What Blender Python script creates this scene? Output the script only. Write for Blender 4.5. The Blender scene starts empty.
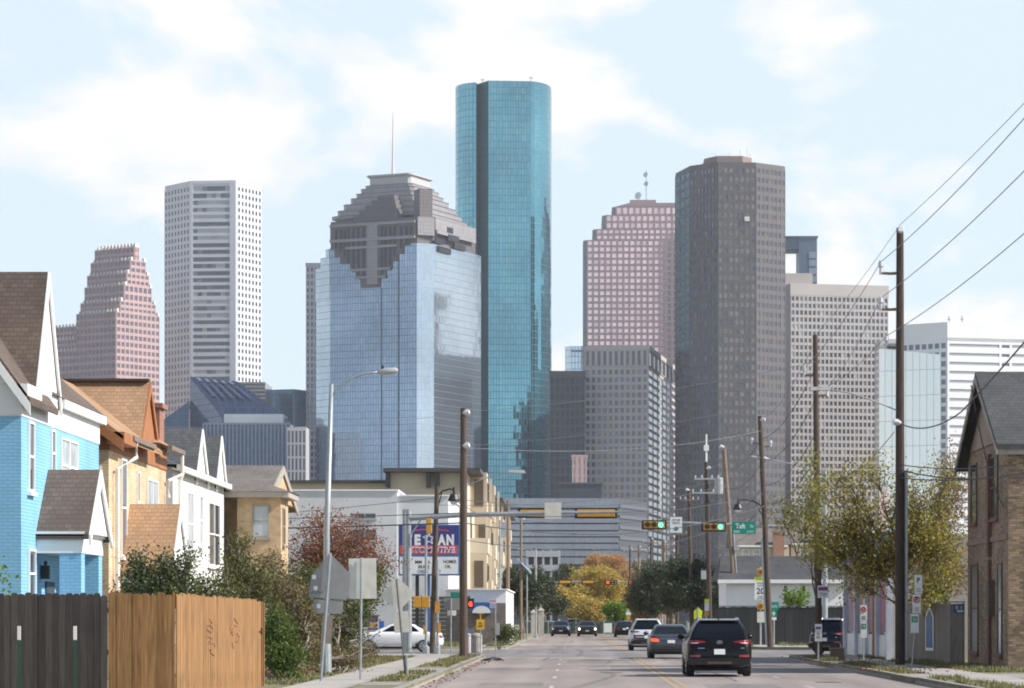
import bpy, math, random
from mathutils import Vector, Matrix

scene = bpy.context.scene
COL = scene.collection
R = math.radians
rnd = random.Random(11)

# ------------------------------------------------------------------ camera
EYE, FOC, CX, HY = 1.65, 3000.0, 575.0, 619.0
cam_data = bpy.data.cameras.new('camera')
cam = bpy.data.objects.new('camera', cam_data)
COL.objects.link(cam)
cam.location = (0, 0, EYE)
cam.rotation_euler = (R(90), 0, 0)
cam_data.sensor_width = 36.0
cam_data.lens = FOC / 1024 * 36.0
cam_data.shift_x = -(CX - 512) / 1024
cam_data.shift_y = (HY - 344) / 1024
cam_data.clip_start = 0.5
cam_data.clip_end = 20000
scene.camera = cam

# ------------------------------------------------------------------ sky, sun, exposure
SUN_AZ, SUN_EL = 10.0, 37.0            # degrees: from +X towards -Y, and above the horizon
world = bpy.data.worlds.new('World')
scene.world = world
world.use_nodes = True
wt = world.node_tree
wt.nodes.clear()
w_out = wt.nodes.new('ShaderNodeOutputWorld')
w_bg = wt.nodes.new('ShaderNodeBackground')
w_bg.inputs['Strength'].default_value = 0.10
sky = wt.nodes.new('ShaderNodeTexSky')
sky.sky_type = 'NISHITA'
sky.sun_disc = False
sky.sun_elevation = R(SUN_EL)
sky.sun_rotation = R(90 + SUN_AZ)
sky.air_density = 1.0
sky.dust_density = 0.6
sky.ozone_density = 2.0
w_tc = wt.nodes.new('ShaderNodeTexCoord')
w_map = wt.nodes.new('ShaderNodeMapping')
w_map.inputs['Scale'].default_value = (1.0, 1.0, 1.7)
w_map.inputs['Location'].default_value = (3.05, 1.4, 0.35)
w_n = wt.nodes.new('ShaderNodeTexNoise')
w_n.inputs['Scale'].default_value = 9.0
w_n.inputs['Detail'].default_value = 9
w_n.inputs['Roughness'].default_value = 0.56
w_n.inputs['Distortion'].default_value = 0.25
w_ramp = wt.nodes.new('ShaderNodeValToRGB')
w_ramp.color_ramp.elements[0].position = 0.50
w_ramp.color_ramp.elements[1].position = 0.585
w_mix = wt.nodes.new('ShaderNodeMix')
w_mix.data_type = 'RGBA'
w_hs = wt.nodes.new('ShaderNodeMix')
w_hs.data_type = 'RGBA'
w_hs.inputs[0].default_value = 0.8
w_hs.inputs['B'].default_value = (6.05, 6.98, 7.55, 1)      # thin high veil that whitens the blue
wt.links.new(w_tc.outputs['Generated'], w_map.inputs['Vector'])
wt.links.new(w_map.outputs[0], w_n.inputs['Vector'])
wt.links.new(w_n.outputs[0], w_ramp.inputs[0])
wt.links.new(sky.outputs[0], w_hs.inputs['A'])
wt.links.new(w_hs.outputs['Result'], w_mix.inputs['A'])
w_mix.inputs['B'].default_value = (7.55, 7.4, 7.32, 1)
# the veil and the cloud bank lie low; the sky overhead is clear and deeper
w_sep = wt.nodes.new('ShaderNodeSeparateXYZ')
wt.links.new(w_tc.outputs['Generated'], w_sep.inputs[0])
def low_sky(hi, lo, z0, z1):
    mr = wt.nodes.new('ShaderNodeMapRange'); mr.interpolation_type = 'SMOOTHSTEP'
    mr.inputs['From Min'].default_value = z0; mr.inputs['From Max'].default_value = z1
    mr.inputs['To Min'].default_value = hi; mr.inputs['To Max'].default_value = lo
    wt.links.new(w_sep.outputs['Z'], mr.inputs['Value'])
    return mr.outputs[0]
wt.links.new(low_sky(.85, .06, .19, .45), w_hs.inputs[0])
w_mul = wt.nodes.new('ShaderNodeMath'); w_mul.operation = 'MULTIPLY'
wt.links.new(w_ramp.outputs[0], w_mul.inputs[0]); wt.links.new(low_sky(1.0, .25, .22, .5), w_mul.inputs[1])
wt.links.new(w_mul.outputs[0], w_mix.inputs[0])
wt.links.new(w_mix.outputs['Result'], w_bg.inputs['Color'])
wt.links.new(w_bg.outputs[0], w_out.inputs['Surface'])

sun_data = bpy.data.lights.new('sun', 'SUN')
sun_data.energy = 4.7
sun_data.angle = R(0.6)
sun_data.color = (1.0, 0.945, 0.87)
sun = bpy.data.objects.new('sun', sun_data)
COL.objects.link(sun)
_tosun = Vector((math.cos(R(SUN_EL)) * math.cos(R(SUN_AZ)), -math.cos(R(SUN_EL)) * math.sin(R(SUN_AZ)), math.sin(R(SUN_EL))))
sun.rotation_euler = _tosun.to_track_quat('Z', 'Y').to_euler()
sun.location = (60, -30, 80)

scene.view_settings.view_transform = 'Standard'
scene.view_settings.look = 'None'
scene.view_settings.exposure = 0.55
scene.view_settings.gamma = 1.0
scene.render.engine = 'CYCLES'
scene.cycles.max_bounces = 6
scene.cycles.volume_bounces = 0
scene.cycles.use_denoising = True
scene.cycles.filter_width = 1.9

# ------------------------------------------------------------------ helpers
def W(px, py, d):
    """a point of the place from where it shows in the photograph and its distance down the street"""
    return Vector(((px - CX) * d / FOC, d, EYE + (HY - py) * d / FOC))

def Xat(px, d):
    return (px - CX) * d / FOC

def Zat(py, d):
    return EYE + (HY - py) * d / FOC

WL = {}

def tag(o, label=None, cat=None, group=None, kind=None):
    if label: o['label'] = label
    if cat: o['category'] = cat
    if group: o['group'] = group
    if kind: o['kind'] = kind
    return o

def thing(name, label, cat, loc=(0, 0, 0), group=None, rz=0.0):
    o = bpy.data.objects.new(name, None)
    COL.objects.link(o)
    o.empty_display_size = 0.3
    o.location = loc
    o.rotation_euler = (0, 0, rz)
    WL[o.name] = Vector(loc)
    return tag(o, label, cat, group)

class MB:
    def __init__(self):
        self.v, self.f, self.m = [], [], []
    def add(self, verts, faces, mi=0):
        b = len(self.v)
        self.v.extend([tuple(p) for p in verts])
        for f in faces:
            self.f.append(tuple(i + b for i in f)); self.m.append(mi)
        return self
    def quad(self, a, b, c, d, mi=0):
        return self.add([a, b, c, d], [(0, 1, 2, 3)], mi)
    def poly(self, pts, mi=0):
        return self.add(pts, [tuple(range(len(pts)))], mi)
    def box(self, x0, x1, y0, y1, z0, z1, mi=0):
        v = [(x0, y0, z0), (x1, y0, z0), (x1, y1, z0), (x0, y1, z0), (x0, y0, z1), (x1, y0, z1), (x1, y1, z1), (x0, y1, z1)]
        return self.add(v, [(0, 3, 2, 1), (4, 5, 6, 7), (0, 1, 5, 4), (1, 2, 6, 5), (2, 3, 7, 6), (3, 0, 4, 7)], mi)
    def ubox(self, o, u, a0, a1, b0, b1, z0, z1, mi=0):
        """box in the frame of a face: a along u, b outwards, z up"""
        n = Vector((u[1], -u[0]))
        P = lambda a, b, z: (o[0] + u[0] * a + n[0] * b, o[1] + u[1] * a + n[1] * b, z)
        v = [P(a0, b1, z0), P(a1, b1, z0), P(a1, b0, z0), P(a0, b0, z0), P(a0, b1, z1), P(a1, b1, z1), P(a1, b0, z1), P(a0, b0, z1)]
        return self.add(v, [(0, 3, 2, 1), (4, 5, 6, 7), (0, 1, 5, 4), (1, 2, 6, 5), (2, 3, 7, 6), (3, 0, 4, 7)], mi)
    def prism(self, poly, z0, z1, mi=0, top=None):
        """poly counter-clockwise seen from above; top: other outline at z1"""
        n = len(poly)
        t = top or poly
        v = [(p[0], p[1], z0) for p in poly] + [(p[0], p[1], z1) for p in t]
        f = [tuple(reversed(range(n))), tuple(range(n, 2 * n))]
        f += [(i, (i + 1) % n, n + (i + 1) % n, n + i) for i in range(n)]
        return self.add(v, f, mi)
    def extrude(self, outline, vec, mi=0):
        """closed planar outline of 3-D points pushed along vec"""
        n = len(outline); vec = Vector(vec)
        a = [Vector(p) for p in outline]; b = [p + vec for p in a]
        f = [tuple(range(n)), tuple(reversed(range(n, 2 * n)))] + [(i, n + i, n + (i + 1) % n, (i + 1) % n) for i in range(n)]
        return self.add(a + b, f, mi)
    def tube(self, pts, rad, n=8, mi=0, cap=True):
        pts = [Vector(p) for p in pts]
        if not isinstance(rad, (list, tuple)): rad = [rad] * len(pts)
        vs, fs = [], []
        for i, p in enumerate(pts):
            t = (pts[min(i + 1, len(pts) - 1)] - pts[max(i - 1, 0)])
            if t.length < 1e-9: t = Vector((0, 0, 1))
            t.normalize()
            ref = Vector((0, 1, 0)) if abs(t.z) > 0.8 else Vector((0, 0, 1))
            s = t.cross(ref).normalized(); q = s.cross(t)
            for k in range(n):
                a = 2 * math.pi * k / n
                vs.append(p + (s * math.cos(a) + q * math.sin(a)) * rad[i])
        for i in range(len(pts) - 1):
            for k in range(n):
                fs.append((i * n + k, i * n + (k + 1) % n, (i + 1) * n + (k + 1) % n, (i + 1) * n + k))
        if cap:
            fs.append(tuple(reversed(range(n)))); fs.append(tuple(range((len(pts) - 1) * n, len(pts) * n)))
        return self.add(vs, fs, mi)
    def cyl(self, c, r, z0, z1, n=12, mi=0, r1=None):
        return self.tube([(c[0], c[1], z0), (c[0], c[1], z1)], [r, r if r1 is None else r1], n, mi)
    def disc(self, c, axis, r, t, n=16, mi=0):
        c = Vector(c); ax = Vector(axis).normalized()
        return self.tube([c - ax * t / 2, c + ax * t / 2], r, n, mi)
    def ball(self, c, r, mi=0, nu=10, nv=7):
        if not isinstance(r, (tuple, list)): r = (r, r, r)
        vs, fs = [], []
        for j in range(nv + 1):
            ph = math.pi * j / nv
            for i in range(nu):
                a = 2 * math.pi * i / nu
                vs.append((c[0] + r[0] * math.sin(ph) * math.cos(a), c[1] + r[1] * math.sin(ph) * math.sin(a), c[2] - r[2] * math.cos(ph)))
        for j in range(nv):
            for i in range(nu):
                fs.append((j * nu + i, j * nu + (i + 1) % nu, (j + 1) * nu + (i + 1) % nu, (j + 1) * nu + i))
        return self.add(vs, fs, mi)
    def build(self, name, mats, parent=None, local=False, smooth=False, origin=None, bevel=0.0):
        me = bpy.data.meshes.new(name)
        off = Vector((0, 0, 0))
        if not local:
            if parent is not None: off = WL.get(parent.name, Vector((0, 0, 0)))
            elif origin is not None: off = Vector(origin)
        me.from_pydata([(p[0] - off[0], p[1] - off[1], p[2] - off[2]) for p in self.v], [], self.f)
        if not isinstance(mats, (list, tuple)): mats = [mats]
        for m in mats: me.materials.append(m)
        me.polygons.foreach_set('material_index', self.m)
        if smooth: me.polygons.foreach_set('use_smooth', [True] * len(self.f))
        me.update()
        o = bpy.data.objects.new(name, me)
        COL.objects.link(o)
        if parent is not None:
            o.parent = parent
            WL[o.name] = WL.get(parent.name, Vector((0, 0, 0)))
        elif origin is not None:
            o.location = origin; WL[o.name] = Vector(origin)
        if bevel:
            b = o.modifiers.new('bevel', 'BEVEL'); b.width = bevel; b.segments = 2; b.limit_method = 'ANGLE'
        return o

def build_each(mb, name, mats, parent):
    """one object for every separate piece gathered in mb"""
    par = list(range(len(mb.v)))
    def find(i):
        while par[i] != i:
            par[i] = par[par[i]]; i = par[i]
        return i
    for f in mb.f:
        for i in f[1:]: par[find(i)] = find(f[0])
    groups = {}
    for f, m in zip(mb.f, mb.m): groups.setdefault(find(f[0]), []).append((f, m))
    for fs in groups.values():
        one = MB(); idx = {}
        for f, m in fs:
            for i in f:
                if i not in idx: idx[i] = len(one.v); one.v.append(mb.v[i])
            one.f.append(tuple(idx[i] for i in f)); one.m.append(m)
        one.build(name, mats, parent)

def copy_thing(src, label=None, loc=None, rz=None, parent=None):
    c = src.copy(); COL.objects.link(c)
    if parent is not None: c.parent = parent
    if label: c['label'] = label
    if loc is not None: c.location = loc; WL[c.name] = Vector(loc)
    if rz is not None: c.rotation_euler = (0, 0, rz)
    for ch in src.children: copy_thing(ch, parent=c)
    return c

def text_part(name, s, mat_, parent, c, w, h, ext=0.004, local=False, face=0.0, bold=0.0):
    """lettering standing in a plane that looks along -Y turned by face, its box w by h centred at c"""
    cu = bpy.data.curves.new(name, 'FONT')
    cu.body = s; cu.align_x = 'CENTER'; cu.align_y = 'CENTER'; cu.extrude = 0.01; cu.offset = bold
    cu.resolution_u = 3
    t = bpy.data.objects.new(name, cu); COL.objects.link(t)
    dg = bpy.context.evaluated_depsgraph_get()
    me = bpy.data.meshes.new_from_object(t.evaluated_get(dg))
    bpy.data.objects.remove(t)
    xs = [v.co.x for v in me.vertices]; ys = [v.co.y for v in me.vertices]
    x0, x1, y0, y1 = min(xs), max(xs), min(ys), max(ys)
    off = Vector((0, 0, 0)) if (local or parent is None) else WL.get(parent.name, Vector((0, 0, 0)))
    ca, sa = math.cos(face), math.sin(face)
    for v in me.vertices:
        a = ((v.co.x - x0) / max(x1 - x0, 1e-6) - 0.5) * w
        b = ((v.co.y - y0) / max(y1 - y0, 1e-6) - 0.5) * h
        dd = -ext if v.co.z > 0 else 0.0
        v.co = Vector((c[0] + a * ca - dd * sa, c[1] + a * sa + dd * ca, c[2] + b)) - off
    me.materials.clear(); me.materials.append(mat_)
    for p in me.polygons: p.material_index = 0
    o = bpy.data.objects.new(name, me); COL.objects.link(o)
    if parent is not None: o.parent = parent
    return o

# ------------------------------------------------------------------ materials
def new_mat(name):
    m = bpy.data.materials.new(name); m.use_nodes = True
    nt = m.node_tree
    return m, nt, nt.nodes['Principled BSDF']

def N(nt, t, **kw):
    n = nt.nodes.new(t)
    for k, v in kw.items(): setattr(n, k, v)
    return n

def scaled(nt, col_socket, fac_socket, lo, hi):
    mr = N(nt, 'ShaderNodeMapRange'); mr.inputs['To Min'].default_value = lo; mr.inputs['To Max'].default_value = hi
    mr.inputs['From Min'].default_value = 0.25; mr.inputs['From Max'].default_value = 0.75
    nt.links.new(fac_socket, mr.inputs['Value'])
    vm = N(nt, 'ShaderNodeVectorMath', operation='SCALE')
    if isinstance(col_socket, tuple): vm.inputs[0].default_value = col_socket[:3]
    else: nt.links.new(col_socket, vm.inputs[0])
    nt.links.new(mr.outputs[0], vm.inputs['Scale'])
    return vm.outputs[0]

def mat(name, col, rough=0.6, metal=0.0, var=0.12, scale=3.0, bump=0.0, stretch=None, spec=0.5, coat=0.0, detail=5):
    m, nt, b = new_mat(name)
    b.inputs['Roughness'].default_value = rough
    b.inputs['Metallic'].default_value = metal
    b.inputs['Specular IOR Level'].default_value = spec
    b.inputs['Coat Weight'].default_value = coat
    b.inputs['Coat Roughness'].default_value = 0.05
    g = N(nt, 'ShaderNodeNewGeometry')
    n = N(nt, 'ShaderNodeTexNoise'); n.inputs['Scale'].default_value = scale; n.inputs['Detail'].default_value = detail
    if stretch:
        mp = N(nt, 'ShaderNodeMapping'); mp.inputs['Scale'].default_value = stretch
        nt.links.new(g.outputs['Position'], mp.inputs['Vector']); nt.links.new(mp.outputs[0], n.inputs['Vector'])
    else:
        nt.links.new(g.outputs['Position'], n.inputs['Vector'])
    nt.links.new(scaled(nt, tuple(col), n.outputs[0], 1 - var, 1 + var), b.inputs['Base Color'])
    if bump:
        bp = N(nt, 'ShaderNodeBump'); bp.inputs['Strength'].default_value = bump; bp.inputs['Distance'].default_value = 0.02
        nt.links.new(n.outputs[0], bp.inputs['Height']); nt.links.new(bp.outputs[0], b.inputs['Normal'])
    return m

def face_uv(nt):
    """(along the face, height) in metres for any upright or sloping face"""
    g = N(nt, 'ShaderNodeNewGeometry')
    cr = N(nt, 'ShaderNodeVectorMath', operation='CROSS_PRODUCT'); cr.inputs[0].default_value = (0, 0, 1)
    nt.links.new(g.outputs['True Normal'], cr.inputs[1])
    no = N(nt, 'ShaderNodeVectorMath', operation='NORMALIZE'); nt.links.new(cr.outputs[0], no.inputs[0])
    dt = N(nt, 'ShaderNodeVectorMath', operation='DOT_PRODUCT')
    nt.links.new(no.outputs[0], dt.inputs[0]); nt.links.new(g.outputs['Position'], dt.inputs[1])
    sp = N(nt, 'ShaderNodeSeparateXYZ'); nt.links.new(g.outputs['Position'], sp.inputs[0])
    co = N(nt, 'ShaderNodeCombineXYZ')
    nt.links.new(dt.outputs['Value'], co.inputs[0]); nt.links.new(sp.outputs['Z'], co.inputs[1])
    return co.outputs[0], g

def brick_mat(name, c1, c2, mortar, bw=0.22, bh=0.075, ms=0.01, offset=0.5, rough=0.85, bump=0.4, var=0.2, vscale=0.7, bias=0.0, dist=0.01):
    m, nt, b = new_mat(name)
    b.inputs['Roughness'].default_value = rough
    uv, g = face_uv(nt)
    br = N(nt, 'ShaderNodeTexBrick'); br.offset = offset
    br.inputs['Scale'].default_value = 1.0
    br.inputs['Brick Width'].default_value = bw; br.inputs['Row Height'].default_value = bh
    br.inputs['Mortar Size'].default_value = ms; br.inputs['Bias'].default_value = bias
    br.inputs['Color1'].default_value = (*c1, 1); br.inputs['Color2'].default_value = (*c2, 1); br.inputs['Mortar'].default_value = (*mortar, 1)
    nt.links.new(uv, br.inputs['Vector'])
    n = N(nt, 'ShaderNodeTexNoise'); n.inputs['Scale'].default_value = vscale; n.inputs['Detail'].default_value = 6
    nt.links.new(g.outputs['Position'], n.inputs['Vector'])
    nt.links.new(scaled(nt, br.outputs['Color'], n.outputs[0], 1 - var, 1 + var), b.inputs['Base Color'])
    bp = N(nt, 'ShaderNodeBump'); bp.inputs['Strength'].default_value = bump; bp.inputs['Distance'].default_value = dist
    bp.invert = True
    nt.links.new(br.outputs['Fac'], bp.inputs['Height']); nt.links.new(bp.outputs[0], b.inputs['Normal'])
    return m

def curtain_mat(name, c1, c2, line, pw=1.6, ph=3.9, ms=0.12, rough=0.06, metal=0.85, jitter=0.02, var=0.15, vscale=0.02, spec=0.5):
    """mirror glass in panels, each panel tilted by a hair as real curtain walls are"""
    m, nt, b = new_mat(name)
    b.inputs['Metallic'].default_value = metal
    b.inputs['Specular IOR Level'].default_value = spec
    uv, g = face_uv(nt)
    br = N(nt, 'ShaderNodeTexBrick'); br.offset = 0.0
    br.inputs['Scale'].default_value = 1.0
    br.inputs['Brick Width'].default_value = pw; br.inputs['Row Height'].default_value = ph
    br.inputs['Mortar Size'].default_value = ms; br.inputs['Mortar Smooth'].default_value = 0.0
    br.inputs['Color1'].default_value = (*c1, 1); br.inputs['Color2'].default_value = (*c2, 1); br.inputs['Mortar'].default_value = (*line, 1)
    nt.links.new(uv, br.inputs['Vector'])
    n = N(nt, 'ShaderNodeTexNoise'); n.inputs['Scale'].default_value = vscale; n.inputs['Detail'].default_value = 4
    nt.links.new(g.outputs['Position'], n.inputs['Vector'])
    nt.links.new(scaled(nt, br.outputs['Color'], n.outputs[0], 1 - var, 1 + var), b.inputs['Base Color'])
    mr = N(nt, 'ShaderNodeMapRange'); mr.inputs['To Min'].default_value = rough; mr.inputs['To Max'].default_value = 0.5
    nt.links.new(br.outputs['Fac'], mr.inputs['Value']); nt.links.new(mr.outputs[0], b.inputs['Roughness'])
    dv = N(nt, 'ShaderNodeVectorMath', operation='DIVIDE'); dv.inputs[1].default_value = (pw, ph, 1)
    nt.links.new(uv, dv.inputs[0])
    fl = N(nt, 'ShaderNodeVectorMath', operation='FLOOR'); nt.links.new(dv.outputs[0], fl.inputs[0])
    wn = N(nt, 'ShaderNodeTexWhiteNoise', noise_dimensions='2D'); nt.links.new(fl.outputs[0], wn.inputs['Vector'])
    sb = N(nt, 'ShaderNodeVectorMath', operation='SUBTRACT'); sb.inputs[1].default_value = (.5, .5, .5)
    nt.links.new(wn.outputs['Color'], sb.inputs[0])
    sc = N(nt, 'ShaderNodeVectorMath', operation='SCALE'); sc.inputs['Scale'].default_value = jitter
    nt.links.new(sb.outputs[0], sc.inputs[0])
    ad = N(nt, 'ShaderNodeVectorMath', operation='ADD')
    nt.links.new(g.outputs['Normal'], ad.inputs[0]); nt.links.new(sc.outputs[0], ad.inputs[1])
    nr = N(nt, 'ShaderNodeVectorMath', operation='NORMALIZE'); nt.links.new(ad.outputs[0], nr.inputs[0])
    nt.links.new(nr.outputs[0], b.inputs['Normal'])
    return m

def siding_mat(name, col, pitch=0.16, bump=0.5, vertical=False, var=0.08, rough=0.6):
    m, nt, b = new_mat(name)
    b.inputs['Roughness'].default_value = rough
    uv, g = face_uv(nt)
    sp = N(nt, 'ShaderNodeSeparateXYZ'); nt.links.new(uv, sp.inputs[0])
    d = N(nt, 'ShaderNodeMath', operation='DIVIDE'); d.inputs[1].default_value = pitch
    nt.links.new(sp.outputs[0 if vertical else 1], d.inputs[0])
    fr = N(nt, 'ShaderNodeMath', operation='FRACT'); nt.links.new(d.outputs[0], fr.inputs[0])
    bp = N(nt, 'ShaderNodeBump'); bp.inputs['Strength'].default_value = bump; bp.inputs['Distance'].default_value = 0.02
    bp.invert = True
    nt.links.new(fr.outputs[0], bp.inputs['Height']); nt.links.new(bp.outputs[0], b.inputs['Normal'])
    n = N(nt, 'ShaderNodeTexNoise'); n.inputs['Scale'].default_value = 0.8; n.inputs['Detail'].default_value = 6
    nt.links.new(g.outputs['Position'], n.inputs['Vector'])
    nt.links.new(scaled(nt, tuple(col), n.outputs[0], 1 - var, 1 + var), b.inputs['Base Color'])
    return m

def leaf_mat(name, cols, transl=0.35):
    m, nt, b = new_mat(name)
    g = N(nt, 'ShaderNodeNewGeometry')
    cr = N(nt, 'ShaderNodeValToRGB'); cr.color_ramp.interpolation = 'LINEAR'
    el = cr.color_ramp.elements
    while len(el) < len(cols): el.new(0.5)
    for i, c in enumerate(cols):
        el[i].position = i / max(1, len(cols) - 1); el[i].color = (*c, 1)
    nt.links.new(g.outputs['Random Per Island'], cr.inputs[0])
    b.inputs['Roughness'].default_value = 0.55
    b.inputs['Specular IOR Level'].default_value = 0.3
    nt.links.new(cr.outputs[0], b.inputs['Base Color'])
    tr = N(nt, 'ShaderNodeBsdfTranslucent'); nt.links.new(cr.outputs[0], tr.inputs['Color'])
    mx = N(nt, 'ShaderNodeMixShader'); mx.inputs[0].default_value = transl
    nt.links.new(b.outputs[0], mx.inputs[1]); nt.links.new(tr.outputs[0], mx.inputs[2])
    nt.links.new(mx.outputs[0], nt.nodes['Material Output'].inputs['Surface'])
    return m

def emit_mat(name, col, strength):
    m, nt, b = new_mat(name)
    b.inputs['Base Color'].default_value = (*[c * 0.3 for c in col], 1)
    b.inputs['Emission Color'].default_value = (*col, 1)
    b.inputs['Emission Strength'].default_value = strength
    return m

def glass_mat(name, col, rough=0.05, spec=0.8, metal=0.0, var=0.25, scale=0.6):
    return mat(name, col, rough, metal, var, scale, spec=spec)

M = {}
M['wood_pole'] = mat('weathered pole wood', (0.085, 0.062, 0.048), 0.9, var=0.45, scale=2.0, stretch=(14, 14, 0.8), bump=0.4)
M['pole_dark'] = mat('dark creosoted wood', (0.06, 0.042, 0.033), 0.9, var=0.5, scale=2.0, stretch=(14, 14, 0.7), bump=0.4)
M['pole_light'] = mat('pale weathered wood', (0.22, 0.165, 0.12), 0.9, var=0.35, scale=2.0, stretch=(12, 12, 0.8), bump=0.3)
M['galv'] = mat('galvanised steel', (0.36, 0.39, 0.41), 0.45, metal=0.5, var=0.15, scale=5)
M['sign_back'] = mat('bare aluminium sign back', (0.62, 0.60, 0.53), 0.6, metal=0.0, var=0.12, scale=4)
M['sign_back_dark'] = mat('dull grey sign back', (0.25, 0.25, 0.25), 0.6, metal=0.0, var=0.12, scale=4)
M['white_paint'] = mat('white paint', (0.76, 0.76, 0.74), 0.5, var=0.06, scale=1.5)
M['white_trim'] = mat('white trim', (0.8, 0.8, 0.79), 0.5, var=0.05, scale=2)
M['black'] = mat('black plastic', (0.018, 0.018, 0.02), 0.5, var=0.1)
M['wire'] = mat('weathered cable', (0.06, 0.065, 0.07), 0.6, var=0.1)
M['wire_light'] = mat('bare aluminium wire', (0.20, 0.22, 0.24), 0.5, metal=0.2, var=0.1)
M['sig_yellow'] = mat('signal yellow enamel', (0.60, 0.30, 0.035), 0.45, var=0.1, scale=6)
M['ceramic'] = mat('grey porcelain', (0.55, 0.57, 0.6), 0.3, var=0.05)
M['grey_box'] = mat('grey enamel box', (0.36, 0.37, 0.38), 0.5, var=0.1)
M['concrete'] = mat('street concrete', (0.37, 0.345, 0.315), 0.9, var=0.22, scale=1.3, bump=0.2, detail=8)
M['concrete_dark'] = mat('stained kerb concrete', (0.27, 0.255, 0.235), 0.9, var=0.3, scale=1.6, bump=0.25, detail=8)
M['green_lit'] = emit_mat('green signal light', (0.08, 1.0, 0.62), 2.6)
M['red_lit'] = emit_mat('red signal light', (1.0, 0.06, 0.03), 2.0)
M['lens_dark'] = mat('unlit amber lens', (0.06, 0.022, 0.006), 0.25, var=0.1)
M['sign_green'] = mat('green sign sheeting', (0.0, 0.23, 0.16), 0.5, var=0.06)
M['sign_white'] = mat('white sign sheeting', (0.74, 0.75, 0.75), 0.5, var=0.05)
M['sign_black'] = mat('black sign legend', (0.02, 0.02, 0.02), 0.6, var=0.05)
M['sign_red'] = mat('red sign legend', (0.55, 0.03, 0.03), 0.5, var=0.05)
M['sign_lime'] = mat('lime school sheeting', (0.66, 0.78, 0.02), 0.5, var=0.05)
M['asphalt'] = None
# ------------------------------------------------------------------ the setting: ground, roads, kerbs, sidewalks
def asphalt_mat(name, col, var=0.16):
    m, nt, b = new_mat(name)
    b.inputs['Roughness'].default_value = 0.85
    g = N(nt, 'ShaderNodeNewGeometry')
    n1 = N(nt, 'ShaderNodeTexNoise'); n1.inputs['Scale'].default_value = 0.22; n1.inputs['Detail'].default_value = 8
    mp = N(nt, 'ShaderNodeMapping'); mp.inputs['Scale'].default_value = (1.6, 0.22, 1)
    nt.links.new(g.outputs['Position'], mp.inputs['Vector']); nt.links.new(mp.outputs[0], n1.inputs['Vector'])
    n2 = N(nt, 'ShaderNodeTexNoise'); n2.inputs['Scale'].default_value = 6; n2.inputs['Detail'].default_value = 8
    nt.links.new(g.outputs['Position'], n2.inputs['Vector'])
    a = scaled(nt, tuple(col), n1.outputs[0], 1 - var, 1 + var)
    # patches of newer, darker seal
    vo = N(nt, 'ShaderNodeTexVoronoi'); vo.inputs['Scale'].default_value = 0.5
    nt.links.new(mp.outputs[0], vo.inputs['Vector'])
    spv = N(nt, 'ShaderNodeSeparateXYZ'); nt.links.new(vo.outputs['Color'], spv.inputs[0])
    s2 = N(nt, 'ShaderNodeMapRange'); s2.inputs['To Min'].default_value = 0.84; s2.inputs['To Max'].default_value = 1.06
    nt.links.new(spv.outputs[0], s2.inputs['Value'])
    vm = N(nt, 'ShaderNodeVectorMath', operation='SCALE'); nt.links.new(a, vm.inputs[0]); nt.links.new(s2.outputs[0], vm.inputs['Scale'])
    # worn wheel paths and the oily middle of each lane
    spx = N(nt, 'ShaderNodeSeparateXYZ'); nt.links.new(g.outputs['Position'], spx.inputs[0])
    ln = N(nt, 'ShaderNodeMath', operation='MULTIPLY'); ln.inputs[1].default_value = 2 * math.pi / 1.57
    nt.links.new(spx.outputs['X'], ln.inputs[0])
    cs = N(nt, 'ShaderNodeMath', operation='COSINE'); nt.links.new(ln.outputs[0], cs.inputs[0])
    n3 = N(nt, 'ShaderNodeTexNoise'); n3.inputs['Scale'].default_value = .35; n3.inputs['Detail'].default_value = 4
    nt.links.new(mp.outputs[0], n3.inputs['Vector'])
    ml = N(nt, 'ShaderNodeMath', operation='MULTIPLY'); nt.links.new(cs.outputs[0], ml.inputs[0]); nt.links.new(n3.outputs[0], ml.inputs[1])
    mr3 = N(nt, 'ShaderNodeMapRange'); mr3.inputs['From Min'].default_value = -.6; mr3.inputs['From Max'].default_value = .6
    mr3.inputs['To Min'].default_value = .90; mr3.inputs['To Max'].default_value = 1.08
    nt.links.new(ml.outputs[0], mr3.inputs['Value'])
    vm3 = N(nt, 'ShaderNodeVectorMath', operation='SCALE'); nt.links.new(vm.outputs[0], vm3.inputs[0]); nt.links.new(mr3.outputs[0], vm3.inputs['Scale'])
    nt.links.new(scaled(nt, vm3.outputs[0], n2.outputs[0], 0.86, 1.12), b.inputs['Base Color'])
    bp = N(nt, 'ShaderNodeBump'); bp.inputs['Strength'].default_value = 0.25; bp.inputs['Distance'].default_value = 0.01
    nt.links.new(n2.outputs[0], bp.inputs['Height']); nt.links.new(bp.outputs[0], b.inputs['Normal'])
    return m

M['road'] = asphalt_mat('worn grey road surface', (0.275, 0.236, 0.216))
M['road_dark'] = asphalt_mat('darker cross street asphalt', (0.20, 0.183, 0.178))
M['ground'] = mat('bare dry ground', (0.16, 0.15, 0.10), 0.95, var=0.35, scale=0.4, detail=9)
M['lawn'] = mat('dry winter lawn soil', (0.17, 0.155, 0.085), 0.95, var=0.4, scale=1.2, detail=9)
M['paint_white'] = mat('worn white road paint', (0.40, 0.38, 0.365), 0.8, var=0.3, scale=5)
M['paint_yellow'] = mat('worn yellow road paint', (0.37, 0.265, 0.155), 0.8, var=0.3, scale=5)

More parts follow.
